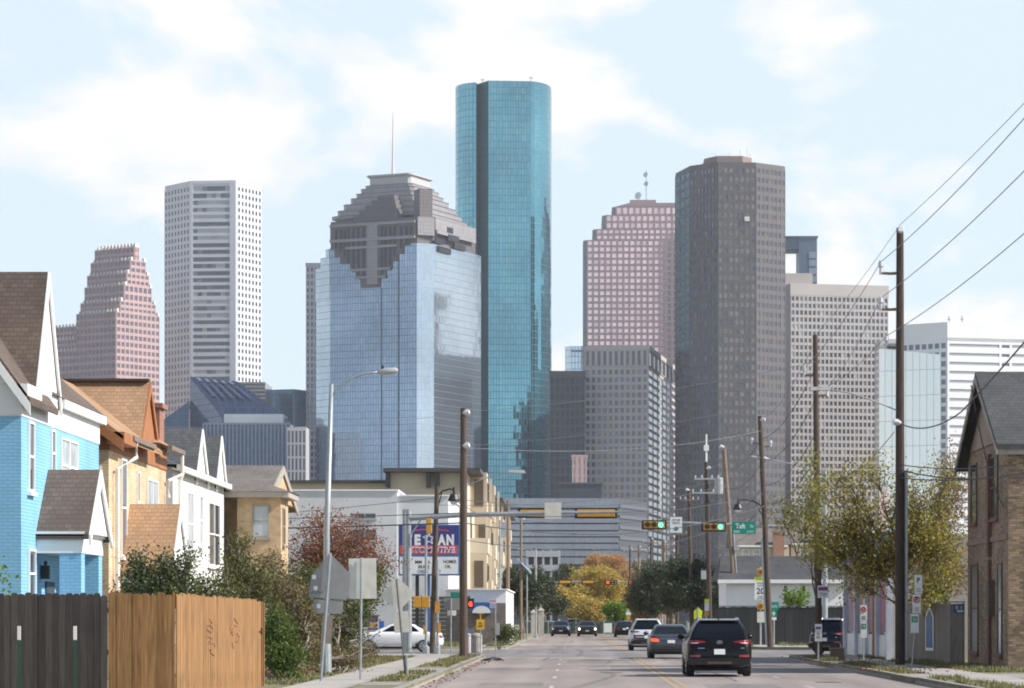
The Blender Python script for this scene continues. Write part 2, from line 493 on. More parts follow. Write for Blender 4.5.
tag(MB().add([(-9000, -200, 0), (9000, -200, 0), (9000, 12000, 0), (-9000, 12000, 0)], [(0, 1, 2, 3)]).build('ground', M['ground']), kind='structure')
KL, KR = -3.76, 8.7
tag(MB().add([(KL - .2, -10, .004), (KR + .2, -10, .004), (KR + .2, 318, .004), (KL - .2, 318, .004)], [(0, 1, 2, 3)]).build('road', M['road']), kind='structure')
mb = MB()
mb.quad((-90, 131, .008), (90, 131, .008), (90, 158, .008), (-90, 158, .008))
for (x, y, s) in ((KL, 131, -1), (KR, 131, 1)):
    r = 5 if s < 0 else 9
    pts = [(x, y, .008)] + [(x + s * r - s * r * math.cos(R(a)), y - r + r * math.sin(R(a)), .008) for a in range(0, 91, 10)]
    mb.poly(pts if s < 0 else pts[::-1])
for (x, y, s) in ((KL, 158, -1), (KR, 158, 1)):
    r = 5
    pts = [(x, y, .008)] + [(x + s * r - s * r * math.cos(R(a)), y + r - r * math.sin(R(a)), .008) for a in range(0, 91, 10)]
    mb.poly(pts[::-1] if s < 0 else pts)
tag(mb.build('cross_street', M['road_dark']), kind='structure')
tag(MB().quad((-120, 304, .012), (120, 304, .012), (120, 318, .012), (-120, 318, .012)).build('end_street', M['road_dark']), kind='structure')

def arc(cx, cy, r, a0, a1, n=8):
    return [(cx + r * math.cos(R(a0 + (a1 - a0) * i / n)), cy + r * math.sin(R(a0 + (a1 - a0) * i / n))) for i in range(n + 1)]

KZ = 0.15
pathLn = [(KL, -5)] + arc(KL - 5, 126, 5, 0, 90) + [(-90, 131)]
pathRn = [(KR, -5)] + arc(KR + 9, 122, 9, 180, 90) + [(90, 131)]
pathLf = [(-90, 158)] + arc(KL - 5, 163, 5, -90, 0) + [(KL, 303.9)]
pathRf = [(90, 158)] + arc(KR + 5, 163, 5, 270, 180) + [(KR, 303.9)]
for nm, path, extra in (('verge', pathLn, [(-90, -5)]), ('verge', pathRn, [(90, -5)]), ('verge', pathLf, [(-90, 303.9)]), ('verge', pathRf, [(90, 303.9)])):
    pts = path + extra
    ar = sum(pts[i][0] * pts[(i + 1) % len(pts)][1] - pts[(i + 1) % len(pts)][0] * pts[i][1] for i in range(len(pts)))
    if ar < 0: pts = pts[::-1]
    tag(MB().prism(pts, -0.2, KZ).build(nm, M['lawn']), kind='structure')

def kerb(path, side, gaps=()):
    """a concrete edge 0.18 wide on the inside of the path; side +1: inside is to the left of travel"""
    mb = MB()
    P = [Vector((p[0], p[1])) for p in path]
    fine = [P[0]]
    for i in range(len(P) - 1):
        L = (P[i + 1] - P[i]).length; k = max(1, int(L / 3.0))
        fine += [P[i] + (P[i + 1] - P[i]) * (j + 1) / k for j in range(k)]
    nrm = []
    for i in range(len(fine)):
        t = (fine[min(i + 1, len(fine) - 1)] - fine[max(0, i - 1)]).normalized()
        nrm.append(Vector((-t.y, t.x)) * side)
    for i in range(len(fine) - 1):
        c = (fine[i] + fine[i + 1]) / 2
        if any(g0 <= c.y <= g1 and abs(c.x - gx) < 2 for gx, g0, g1 in gaps): continue
        a, b = fine[i] - nrm[i] * .012, fine[i + 1] - nrm[i + 1] * .012
        a2, b2 = fine[i] + nrm[i] * .18, fine[i + 1] + nrm[i + 1] * .18
        zt = KZ + .012 + rnd.uniform(-.006, .006)
        gap = (b - a) * .004
        a, a2, b, b2 = a + gap, a2 + gap, b - gap, b2 - gap
        v = [(a.x, a.y, -.05), (b.x, b.y, -.05), (b2.x, b2.y, -.05), (a2.x, a2.y, -.05),
             (a.x + nrm[i].x * .02, a.y + nrm[i].y * .02, zt), (b.x + nrm[i].x * .02, b.y + nrm[i].y * .02, zt), (b2.x, b2.y, zt), (a2.x, a2.y, zt)]
        mb.add(v, [(0, 3, 2, 1), (4, 5, 6, 7), (0, 1, 5, 4), (1, 2, 6, 5), (2, 3, 7, 6), (3, 0, 4, 7)])
    return tag(mb.build('kerb', M['concrete_dark']), kind='structure')

kerb(pathLn, 1, gaps=((KL, 86, 92),))
kerb(pathRn, -1, gaps=((KR, 76, 82), (KR, 102, 106)))
kerb(pathLf, 1)
kerb(pathRf, -1)

mb = MB()
sl = KZ + .004
def slabs(mb, x0, x1, y0, y1, step=1.5):
    y = y0
    while y < y1 - .01:
        e = min(y + step, y1)
        z = sl + rnd.uniform(0, .006)
        mb.quad((x0, y + .015, z), (x1, y + .015, z), (x1, e - .015, z), (x0, e - .015, z))
        y = e
slabs(mb, -6.35, -4.95, 20, 128)
slabs(mb, -9.5, -6.36, 122, 129.5)
slabs(mb, 9.75, 11.2, 20, 125)
slabs(mb, -6.3, -4.9, 163, 302)
slabs(mb, 9.9, 13.2, 161, 185)
slabs(mb, 10.0, 11.4, 185, 302)
slabs(mb, 13.21, 40, 160, 161.5)
tag(mb.build('sidewalk', M['concrete']), kind='structure')
mb = MB()
for (x0, x1, y0, y1) in ((KL + .02, -4.94, 86, 92), (-9, -6.36, 86, 92), (KR - .02, 9.74, 76, 82), (11.21, 30, 76, 82), (KR - .02, 9.74, 102, 106), (-4.94, -4.0, 68, 71)):
    mb.quad((x0, y0, sl), (x1, y0, sl), (x1, y1, sl), (x0, y1, sl))
tag(mb.build('driveway', M['concrete_dark']), kind='structure')

# lane paint, each line a run of short worn strokes
mb = MB()
y = 24.0
while y < 300:
    if not 127 < y < 160:
        mb.box(2.38, 2.49, y, y + 2.9, .0045, .0085, 0); mb.box(2.62, 2.73, y, y + 2.9, .0045, .0085, 0)
    y += 3.0
tag(mb.build('centre_line', M['paint_yellow']), kind='structure')
mb = MB()
y = 22.0
while y < 300:
    if not 124 < y < 160:
        mb.box(-.62, -.52, y, y + 3.0, .0045, .0085); mb.box(5.62, 5.72, y, y + 3.0, .0045, .0085)
    y += 12.2
for k in range(2):
    mb.box(2.9, KR - .4, 124.5 + k * 2.6, 124.8 + k * 2.6, .0095, .0125)
    mb.box(KL + .4, 2.2, 162 + k * 2.6, 162.3 + k * 2.6, .0095, .0125)
tag(mb.build('lane_line', M['paint_white']), kind='structure')
# sealed cracks
mb = MB()
for k in range(26):
    x, y = rnd.uniform(KL + .3, KR - .3), rnd.uniform(55, 280)
    along = rnd.random() < .45
    for j in range(14):
        dx, dy = (rnd.uniform(-.05, .05), rnd.uniform(.4, 1.2)) if along else (rnd.uniform(.15, .4), rnd.uniform(-.15, .15))
        if not (KL < x + dx < KR): break
        w = .02
        if along: mb.quad((x - w, y, .0092), (x + w, y, .0092), (x + dx + w, y + dy, .0092), (x + dx - w, y + dy, .0092))
        else: mb.quad((x, y - w * 2, .0092), (x + dx, y + dy - w * 2, .0092), (x + dx, y + dy + w * 2, .0092), (x, y + w * 2, .0092))
        x += dx; y += dy
tag(mb.build('road_crack', mat('bitumen crack filler', (.06, .057, .055), .8)), kind='structure')

# squares of newer asphalt where the road was dug up
mb = MB()
for (x0, x1, y0, y1) in ((-3.2, -1.1, 96, 101), (3.2, 5.0, 70, 76), (-.3, 2.1, 112, 121), (5.9, 8.3, 92, 99), (-3.5, 2.2, 178, 186), (3.0, 8.4, 168, 172), (-2.4, -.8, 74, 78)):
    mb.quad((x0, y0, .0065), (x1, y0, .0065), (x1, y1, .0065), (x0, y1, .0065))
tag(mb.build('road_patch', asphalt_mat('patched asphalt', (.205, .182, .172))), kind='structure')
mb = MB()
for (x, y) in ((1.1, 92), (4.4, 107), (-2.0, 150), (6.6, 78)):
    mb.poly([(x + .36 * math.cos(R(a)), y + .36 * math.sin(R(a)), .0112) for a in range(0, 360, 24)])
tag(mb.build('manhole_cover', mat('cast iron cover', (.07, .062, .058), .6)), kind='structure')
# ------------------------------------------------------------------ downtown towers
def u_of(deg):
    return (math.cos(R(deg)), math.sin(R(deg)))

def facade(wall, wins, o, u, width, z0, z1, nx, nz, pw, sh, dep=0.5, mi=0, nmat=1, weights=None, skip=None, sp_dep=None):
    """piers and spandrels standing in front of a wall from o along u (left to right from outside); panes noted in wins"""
    bay, fl = width / nx, (z1 - z0) / nz
    for i in range(nx + 1):
        a = i * bay
        wall.ubox(o, u, max(0, a - pw / 2), min(width, a + pw / 2), 0.0, dep, z0, z1, mi)
    sd = sp_dep if sp_dep else dep - .06
    for j in range(nz + 1):
        z = z0 + j * fl
        wall.ubox(o, u, 0.002, width - .002, 0.0, sd, max(z0 + .002, z - sh / 2), min(z1 - .002, z + sh / 2), mi)
    n = (u[1], -u[0])
    for j in range(nz):
        for i in range(nx):
            if skip and skip(i, j): continue
            a = (i + .5) * bay; z = z0 + (j + .5) * fl
            k = rnd.choices(range(nmat), weights)[0] if weights else 0
            wins.append((Vector((o[0] + u[0] * a + n[0] * .08, o[1] + u[1] * a + n[1] * .08, z)), u, bay - pw * .9, fl - sh * .9, k))

def put_windows(root, wins, mats, most=100):
    """the hundred highest panes as parts of their own (shared meshes), the rest as one part"""
    base = WL[root.name]
    wins = sorted(wins, key=lambda w: -w[0].z)
    cache = {}
    for (c, u, w, h, k) in wins[:most]:
        key = (round(w, 2), round(h, 2), k, round(u[0], 3), round(u[1], 3))
        if key not in cache:
            me = bpy.data.meshes.new('window')
            x, y = u[0] * w / 2, u[1] * w / 2
            me.from_pydata([(-x, -y, -h / 2), (x, y, -h / 2), (x, y, h / 2), (-x, -y, h / 2)], [], [(0, 1, 2, 3)])
            me.materials.append(mats[k]); cache[key] = me
        o = bpy.data.objects.new('window', cache[key]); COL.objects.link(o)
        o.parent = root; o.location = c - base
    if len(wins) > most:
        mb = MB()
        for (c, u, w, h, k) in wins[most:]:
            x, y = u[0] * w / 2, u[1] * w / 2
            mb.quad((c.x - x, c.y - y, c.z - h / 2), (c.x + x, c.y + y, c.z - h / 2), (c.x + x, c.y + y, c.z + h / 2), (c.x - x, c.y - y, c.z + h / 2), k)
        tag(mb.build('window_field', mats, root), kind='stuff')

def rect_plan(o, u, w, d):
    """corner points (ccw) of a block whose front edge runs from o along u, d deep away from the viewer"""
    b = (-u[1], u[0])
    o = Vector((o[0], o[1]))
    U, Bk = Vector(u), Vector(b)
    return [tuple(o), tuple(o + U * w), tuple(o + U * w + Bk * d), tuple(o + Bk * d)]

TG = 'office towers of the downtown skyline'
pane_dark = mat('dark office glass', (0.045, 0.055, 0.075), 0.12, var=0.3, scale=.1, spec=.9)
pane_mid = mat('grey office glass', (0.14, 0.16, 0.19), 0.15, var=0.3, scale=.1, spec=.9)
pane_blue = mat('blue office glass', (0.07, 0.11, 0.17), 0.1, var=0.3, scale=.1, spec=.9)
pane_blind = mat('office glass with drawn blinds', (0.42, 0.42, 0.42), 0.3, var=0.2, scale=.1)

def tower_base(px, d, name, label, group=TG):
    return thing(name, label, 'skyscraper', (Xat(px, d), d, 0), group)

# --- stepped pink granite tower, far left
def pink_gable_tower():
    d, s = 1900, 1900 / FOC
    t = tower_base(116, d, 'office_tower', 'tapering pink granite tower of stepped gables, leftmost on the skyline')
    wall = mat('rose granite', (0.46, 0.31, 0.295), 0.7, var=.08, scale=.05)
    sill = mat('pale coping', (0.66, 0.62, 0.60), .7, var=.05)
    th = 35; ul = u_of(-th); ur = (math.sin(R(th)), math.cos(R(th)))
    O = Vector((Xat(116, d), d)); L = 44.5 * s / math.cos(R(th))
    UL, UR = Vector(ul), Vector(ur)
    def block(mb, cop, wins, a0, a1, v0, v1, z0, z1, grid=True):
        # a: distance back along the left face from the near corner, v: along the gable face
        near = O - UL * a0 + UR * v0
        far = O - UL * a1 + UR * v0
        w = a1 - a0; g = v1 - v0
        pl = [far, near, near + UR * g, far + UR * g]
        mb.prism([tuple(p) for p in pl], z0, z1)
        nz = max(1, round((z1 - z0) / 4.6))
        if grid:
            facade(mb, wins, tuple(far), ul, w, z0, z1, max(2, round(w / 3.3)), nz, .95, 1.75, .35)
            facade(mb, wins, tuple(near), ur, g, z0, z1, max(2, round(g / 4.0)), nz, 1.15, 1.9, .35)
        for k in range(int(w / 3.0)):
            p = O - UL * (a0 + 1.5 + k * 3.0) + UR * v0
            cop.ubox(tuple(p - UL * .5), ul, 0, 1.3, .0, .5, z1 - .2, z1 + 1.5)
        cop.ubox(tuple(near), ur, 0.2, 1.9, -1.0, .6, z1 - .4, z1 + 1.9)
        cop.ubox(tuple(near), ur, g - 1.9, g - .2, -1.0, .6, z1 - .4, z1 + 1.9)
    mb, cop, wins = MB(), MB(), []
    sn = math.sin(R(th))
    V0 = [v * .84 for v in (0, 4, 8, 10.5, 14, 18)]; V1 = [v * .82 for v in (44, 40, 36, 33, 29.7, 23)]
    ytop = [311, 300, 284, 272, 259, 246]
    z = 0
    for i in range(6):
        z1 = Zat(ytop[i], d + V0[i] * s / sn * .6)
        block(mb, cop, wins, 0, L, V0[i] * s / sn, V1[i] * s / sn, z, z1)
        z = z1
    # louvred screen on the top
    a = O + UR * 19 * s / sn
    top = MB()
    for k in range(11):
        top.ubox(tuple(a - UL * (L - .5 - k * 2.9)), ul, 0, 1.6, -3, -.3, z, z + 3.2)
    top.build('roof_screen', sill, t)
    # lower gable wing to the left
    zz = 0
    for (x0, v, yt) in ((46, 0, 350), (41.0, 3, 338), (37, 8, 325)):
        z1 = Zat(yt, d + 20)
        block(mb, cop, wins, L + .3, L + x0 * s / math.cos(R(th)), (.4 + v * .5) * s / sn, (36 - v) * s / sn, zz, z1)
        zz = z1
    top2 = MB(); p = O - UL * (L + 4) + UR * 18
    top2.ubox(tuple(p - UL * 6), ul, 0, 8, -6, 0, zz, zz + 4.2)
    top2.build('rooftop_unit', mat('pale roof plant', (.55, .62, .64), .5), t)
    mb.build('body', wall, t); cop.build('coping', sill, t)
    put_windows(t, wins, [mat('mauve office glass', (0.10, 0.095, 0.14), .12, var=.25, scale=.1, spec=.9)])
pink_gable_tower()

# --- tall white tower, banded middle
def white_octagon_tower():
    d, s = 1950, 1950 / FOC
    t = tower_base(213, d, 'office_tower', 'tall white tower with dark ribbon windows between two gridded side faces')
    wall = mat('white tower cladding', (0.66, 0.67, 0.70), .6, var=.04, scale=.05)
    zt = Zat(181, d)
    A = Vector((Xat(165, d + 24), d + 24)); B = Vector((Xat(190, d), d)); Cc = Vector((Xat(236, d - 3), d - 3)); D = Vector((Xat(261, d + 22), d + 22))
    E = D + Vector((-8, 40)); F = A + Vector((8, 40))
    mb, wins = MB(), []
    mb.prism([tuple(p) for p in (A, B, Cc, D, E, F)], 0, zt)
    nz = 62
    def face(p, q, nx, pw, sh, a0=0.0, a1=None, z1=zt - 3, **k):
        u = (q - p).normalized(); L = (q - p).length
        a1 = L if a1 is None else a1
        o = p + u * a0
        facade(mb, wins, tuple(o), tuple(u), a1 - a0, 0, z1, nx, nz, pw, sh, .4, **k)
    face(A, B, 8, 1.9, 1.9)
    Lm = (Cc - B).length
    # middle: ribbons of glass with blinds
    rows = [rnd.random() for _ in range(nz)]
    u = (Cc - B).normalized(); o = B + u * 2.0
    w = Lm - 6.0; fl = (zt - 3) / nz
    for j in range(nz + 1):
        hh = rnd.uniform(1.5, 2.6) if 0 < j < nz else 1.2
        mb.ubox(tuple(o), tuple(u), 0, w, 0, .34, max(.1, j * fl - hh / 2), min(zt - 3, j * fl + hh / 2))
    for j in range(nz):
        blinds = rnd.choice([(.9, .1, 0), (.6, .2, .2), (.3, .2, .5), (.05, .1, .85), (.95, .05, 0)])
        for i in range(8):
            k = rnd.choices((0, 1, 2), blinds)[0]
            a = (i + .5) * w / 8
            n = Vector((u.y, -u.x))
            c = o + u * a + n * .1
            wins.append((Vector((c.x, c.y, (j + .5) * fl)), tuple(u), w / 8 - .02, fl - 1.3, k))
    mb.ubox(tuple(B), tuple(u), 0, 2.0, 0, .5, 0, zt); mb.ubox(tuple(B), tuple(u), Lm - 4.0, Lm, 0, .5, 0, zt)
    face(Cc, D, 7, 1.7, 1.9, a0=1.0)
    mb.ubox(tuple(o), tuple(u), 0, w, 0, .5, zt - 2.0, zt)
    mb.build('body', wall, t)
    put_windows(t, wins, [pane_dark, pane_mid, pane_blind])
    c = (A + Cc) / 2
    rb = MB()
    for k in range(5):
        x = Xat(185 + k * 11, d + 25); rb.box(x, x + rnd.uniform(3, 6), d + 22, d + 28, zt - .5, zt + rnd.uniform(1, 2.2))
    rb.build('roof_plant', wall, t)
white_octagon_tower()

# --- blue glass wedge building with fins
def wedge_building():
    d, s = 1625, 1625 / FOC
    t = thing('office_building', 'dark blue glass building with one big sloping glazed roof and vertical fins', 'office building', (Xat(225, d), d, 0))
    gl = curtain_mat('dark blue curtain glass', (.045, .075, .15), (.06, .095, .18), (.10, .13, .2), 3.0, 3.6, .25, .12, .55, .02)
    slope = curtain_mat('sloping blue roof glass', (.05, .075, .16), (.075, .10, .2), (.10, .12, .2), 5, 9, .3, .2, .45, .02)
    P = lambda px, py, dd=0: tuple(W(px, py, d + dd))
    mb = MB()
    a, b, c, e = P(190, 377, 34), P(238, 382, 42), P(290, 421, 4), P(222, 417, 0)
    g = lambda p: (p[0], p[1], 0)
    mb.add([a, b, c, e, g(a), g(b), g(c), g(e)], [(3, 2, 6, 7), (0, 3, 7, 4), (1, 0, 4, 5), (2, 1, 5, 6)])
    mb.build('wedge_body', gl, t)
    mb = MB(); off = Vector((0, 0, .25))
    mb.quad(*[tuple(Vector(p) + off) for p in (e, c, b, a)]); mb.build('sloping_roof', slope, t)
    mb = MB()
    A, B, Cc, E = Vector(a), Vector(b), Vector(c), Vector(e)
    for k in range(5):
        for (f0, f1, w) in ((.04, .12, .07), (.16, .5, .07)):
            u0 = .1 + k * .16 + f0 * .1
            q = lambda u, v: tuple((A.lerp(B, u)).lerp(E.lerp(Cc, u), v) + Vector((0, -.2, .8)))
            mb.quad(q(u0, f1), q(u0 + w, f1), q(u0 + w, f0), q(u0, f0), 0 if f0 < .1 else 1)
    mb.build('roof_light', [mat('white roof vent', (.6, .62, .66), .4), mat('pale roof glazing', (.16, .2, .3), .25)], t)
    mb = MB()
    a, b = P(162, 421, 30), P(189, 401, 33)
    mb.add([a, b, (b[0], b[1], 0), (a[0], a[1], 0), (a[0] + 5, a[1] + 30, a[2]), (b[0], b[1] + 20, b[2]), (b[0], b[1] + 20, 0), (a[0] + 5, a[1] + 30, 0)],
           [(3, 2, 1, 0), (0, 1, 5, 4), (4, 7, 3, 0)])
    mb.build('side_wing', gl, t)
    mb = MB(); x0, x1 = Xat(224, d - 6), Xat(283, d - 6)
    mb.box(x0, x1, d - 6, d + 20, Zat(433, d), Zat(414, d - 6)); mb.build('white_parapet', mat('white parapet panel', (.82, .82, .81), .6, var=.15, scale=.06), t)
    mb = MB(); x0, x1 = Xat(203, d - 14), Xat(290, d - 14)
    zt = Zat(424, d - 14)
    mb.box(x0, x1, d - 13, d + 15, 0, zt)
    mb.build('lower_block', gl, t)
    mb = MB()
    for k in range(24):
        x = x0 + (x1 - x0) * k / 23.0
        mb.box(x - .35, x + .35, d - 14.4, d - 13.01, 0, zt + .4)
    mb.box(x0, x1, d - 14.2, d - 13.02, zt - .3, zt + .7)
    mb.build('fin', mat('blue grey metal fin', (.25, .29, .38), .4, .3), t)
    # striped box behind
    t2 = thing('office_building', 'low dark striped office block showing above the right end of the sloping glass roof', 'office building', (Xat(250, 1730), 1730, 0))
    mb = MB(); z1 = Zat(382, 1730)
    mb.box(Xat(230, 1730), Xat(265, 1730), 1731, 1770, 0, z1); mb.build('body', pane_dark, t2)
    mb = MB()
    for k in range(16):
        mb.box(Xat(230, 1730), Xat(265, 1730), 1730, 1730.98, z1 - .9 - k * 2.2, z1 - k * 2.2)
    mb.build('band', mat('brown grey band', (.30, .28, .28), .7), t2)
    # blue glass block to the right
    d3 = 1790
    t3 = thing('office_building', 'low teal blue glass block left of the mirror glass tower', 'office building', (Xat(285, d3), d3, 0))
    g3 = curtain_mat('slate blue curtain glass', (.09, .16, .25), (.11, .19, .29), (.07, .1, .14), 2.2, 4, .3, .15, .5, .02)
    MB().prism([(Xat(264, d3), d3 + 6), (Xat(293, d3), d3), (Xat(308, d3), d3 + 14), (Xat(300, d3), d3 + 50), (Xat(264, d3), d3 + 50)], 0, Zat(390, d3)).build('glass_body', g3, t3)
    mb = MB(); mb.prism([(Xat(265, d3), d3 + 10), (Xat(293, d3), d3 + 4), (Xat(305, d3), d3 + 16), (Xat(298, d3), d3 + 40), (Xat(266, d3), d3 + 40)], Zat(390, d3), Zat(388.6, d3))
    mb.build('roof_rim', mat('dark roof rim', (.1, .14, .18), .5), t3)
    # grey columned block at its foot
    d4 = 1570
    t4 = thing('office_building', 'low pale grey columned building at the foot of the mirror glass tower', 'office building', (Xat(296, d4), d4, 0))
    mb, wins = MB(), []
    x0 = Xat(287, d4); w = Xat(306, d4) - x0; z1 = Zat(427, d4)
    mb.box(x0, x0 + w, d4, d4 + 30, 0, z1); facade(mb, wins, (x0, d4), (1, 0), w, 0, z1 - 1.5, 5, 14, .75, 1.0, .5)
    mb.build('body', mat('grey stone columns', (.42, .41, .43), .7), t4); put_windows(t4, wins, [pane_dark])
wedge_building()

# --- mirror glass tower with stepped granite crown
def crowned_tower():
    d, s = 1600, 1600 / FOC
    t = tower_base(400, d, 'office_tower', 'pale blue mirror glass tower under a stepped grey granite crown with a thin mast')
    th = 24.0
    ct, st = math.cos(R(th)), math.sin(R(th))
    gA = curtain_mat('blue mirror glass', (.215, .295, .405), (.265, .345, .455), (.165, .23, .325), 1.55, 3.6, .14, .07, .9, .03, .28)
    gB = curtain_mat('mirror glass with painted brightness', (.46, .55, .64), (.52, .61, .69), (.32, .39, .47), 1.55, 3.6, .15, .08, .9, .012, .22)  # paler copy of the front glass; the side faces' brighter reflection is painted in
    gran = curtain_mat('grey brown granite', (.135, .118, .125), (.16, .14, .147), (.08, .07, .075), 1.6, 1.9, .12, .6, .0, .0, .12)
    granL = curtain_mat('pale polished granite', (.28, .265, .28), (.33, .31, .325), (.19, .18, .19), 1.6, 1.9, .1, .35, .0, .0, .12)
    dark = mat('dark crown louvre', (.02, .022, .028), .4)
    zg = Zat(247, d)                                     # shoulder of the glass
    # plan, from the left chamfer round to the right face
    Pn = Vector((Xat(330, d), d + 0.0))                  # left end of the front face
    uf = Vector((ct, -st)); L = 89 * s / ct
    Q = Pn + uf * L                                      # right end of the front face
    ch = Vector((math.cos(R(24)), math.sin(R(24)))); lc = 16.5 * s / math.cos(R(24))
    Q2 = Q + ch * lc
    ur = Vector((st, ct)); rr = 43.5 * s / st
    S_ = Q2 + ur * rr
    lch = Vector((-math.cos(R(50)), math.sin(R(50)))); P2 = Pn + lch * (15.5 * s / math.cos(R(50)))
    back = P2 + ur * (rr * .95)
    back2 = S_ - uf * lc
    plan = [tuple(p) for p in (P2, Pn, Q, Q2, S_, back2, back)]
    z_left = Zat(262, d)
    mb = MB()
    n = len(plan)
    for i in range(n):
        p, q = plan[i], plan[(i + 1) % n]
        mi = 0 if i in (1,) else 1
        zt_ = zg if i != 0 else Zat(259, d)
        zt_ = zg - .5 if i not in (0, n - 1) else Zat(270, d)
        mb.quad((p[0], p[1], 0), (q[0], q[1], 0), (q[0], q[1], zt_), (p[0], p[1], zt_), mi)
    mb.poly([(p[0], p[1], zg - .5) for p in plan[1:6]] + [tuple(Pn + ur * rr * .9) + (zg - .5,)], 1)
    mb.poly([(p[0], p[1], Zat(270, d)) for p in (P2, Pn, Pn + ur * rr * .9, back)], 1)
    a_, b_ = Pn + ur * rr * .9, Pn
    mb.quad((a_.x, a_.y, Zat(270, d)), (b_.x, b_.y, Zat(270, d)), (b_.x, b_.y, zg - .5), (a_.x, a_.y, zg - .5), 1)
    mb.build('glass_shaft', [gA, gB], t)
    # front glass goes on above the shoulder behind the granite
    cx = (Vector(plan[1]) + Vector(S_)) / 2 + Vector((-4, 10))
    def sq(half, chf):
        a = half
        pts = []
        for (i, j) in ((-1, -1), (1, -1), (1, 1), (-1, 1)):
            c = cx + uf * a * i + ur * a * j
            e1 = uf * (-i * chf); e2 = ur * (-j * chf)
            if (i, j) in ((-1, -1), (1, 1)): pts += [c + e2, c + e1]
            else: pts += [c + e1, c + e2]
        return [tuple(p) for p in pts]
    # upper shaft
    front_mid = Pn + uf * (L / 2)
    half_w = L / 2
    up = [Pn + ur * .3 + uf * .3, Q + ur * .3, Q2 + ur * .3 - uf * 1.5, S_ - uf * 1.5 - ur * 4, back2 - ur * 6, Pn + ur * (rr * .9) + uf * .3]
    up = [tuple(p) for p in up]
    MB().prism(up, zg - .5, Zat(222, d)).build('crown_drum', [gran], t)
    # granite shield stepping down the front face
    mb = MB(); bars = MB(); dk = MB()
    def fx(px): return (px - 330) / 89.0 * L
    steps = [(287, 276, 362.5, 382), (276, 269, 357.5, 388), (269, 262, 352, 394), (262, 255, 341.5, 400.5), (255, 247, 335.5, 406), (247, 240, 331.5, 412), (240, 222, 331, 418)]
    for (yb, yt, a, b) in steps:
        mb.ubox(tuple(Pn), tuple(uf), fx(a), fx(b), -.2, .9, Zat(yb, d - 12), Zat(yt, d - 12))
    for (yb, yt, a, b) in ((240.5, 237.5, 331, 418), (225, 222.5, 331, 418), (270.5, 268, 353, 393), (278, 276, 358, 388), (248, 245.5, 347, 400)):
        bars.ubox(tuple(Pn), tuple(uf), fx(a), fx(b), .9, 1.7, Zat(yb, d - 12), Zat(yt, d - 12))
    bars.ubox(tuple(Pn), tuple(uf), fx(369.5), fx(380), .9, 1.5, Zat(284, d - 12), Zat(225, d - 12))
    for px, yb, yt in ((349, 262, 227), (354, 268, 227), (359, 275, 227), (364.5, 277, 227), (383, 277, 227), (387, 270, 227), (391.5, 266, 227), (396, 258, 227), (336, 247, 228), (341, 250, 228), (403, 250, 228), (408, 246, 228), (413, 239, 228), (345, 256, 228)):
        dk.ubox(tuple(Pn), tuple(uf), fx(px), fx(px + 2.2), .9, 1.2, Zat(yb, d - 12), Zat(yt, d - 12))
    mb.build('granite_shield', gran, t); bars.build('granite_band', granL, t); dk.build('dark_slot', dark, t)
    # left shoulder steps of glass
    mb = MB()
    for (a, b, yt) in ((314.5, 320, 267), (320, 326, 257), (326, 331, 249)):
        f0, f1 = (330 - b) / 15.5, (330 - a) / 15.5
        p, q = Pn.lerp(P2, max(0, f0)), Pn.lerp(P2, f1)
        uu = (p - q).normalized()
        mb.ubox(tuple(q), tuple(uu), 0, (p - q).length, -9, .4, Zat(300, d), Zat(yt, d))
    mb.build('stepped_shoulder', gB, t)
    # right face: granite frieze and dark open bays
    mb = MB()
    uR = ur
    mb.ubox(tuple(Q2), tuple(uR), .2, rr * .86, .0, .8, Zat(237, d), Zat(222, d)); mb.ubox(tuple(Q), tuple(ch), .2, lc, .0, .8, Zat(240, d), Zat(222, d))
    mb.build('side_frieze', granL, t)
    mb = MB()
    for (a, b, y0, y1) in ((446, 451.5, 228, 233.5), (430, 437, 234, 240), (447, 457, 235, 241), (433.5, 443.5, 241.5, 247), (452.5, 463, 242.5, 248), (438.5, 449.5, 249, 255)):
        f = lambda px: (px - 435.5) / 43.5 * rr
        mb.ubox(tuple(Q2), tuple(uR), max(.1, f(a)), f(b), .2, 1.0, Zat(y1, d), Zat(y0, d))
    mb.build('open_bay', dark, t)
    # stepped pyramid
    lv = [(222, 219, 67), (219, 213, 61.5), (213, 206.5, 55.5), (206.5, 200, 48.5), (200, 195, 43), (195, 190, 38.5), (190, 186.5, 34)]
    mb = MB(); rim = MB(); dd = d + 22
    for (yb, yt, hp) in lv:
        a = hp * (dd / FOC) / (ct + st) / .97
        mb.prism(sq(a, a * .12), Zat(yb, dd), Zat(yt, dd) - .25)
        rim.prism(sq(a + .2, a * .12), Zat(yt, dd) - .25, Zat(yt, dd))
    mb.build('stepped_roof', granL, t); rim.build('step_edge', gran, t)
    mb = MB()
    a = 31.5 * (dd / FOC) / (ct + st) / .97
    mb.prism(sq(a - .8, a * .1), Zat(186.5, dd), Zat(179, dd)); mb.prism(sq(a - .8, a * .1), Zat(179, dd), Zat(177.5, dd), 0, sq(a + .4, a * .1)); mb.prism(sq(a + .4, a * .1), Zat(177.5, dd), Zat(176, dd))
    mb.build('roof_platform', mat('pale crown stone', (.46, .45, .46), .6), t)
    # gabled bays standing in the pyramid
    mb = MB()
    for (a, b, y0) in ((352, 398, 193),):
        for k in range(5):
            i = k / 5
            mb.ubox(tuple(Pn + ur * (2 + k * 3)), tuple(uf), fx(a + k * 3.6), fx(b - k * 3.6), -6, 0, Zat(222 - k * 5.5, d), Zat(222 - (k + 1) * 5.5, d))
    mb.ubox(tuple(Q + ch * 1), tuple(ch), .5, lc * .8, -8, .2, Zat(222, d), Zat(194, d))
    mb.build('crown_bay', gran, t)
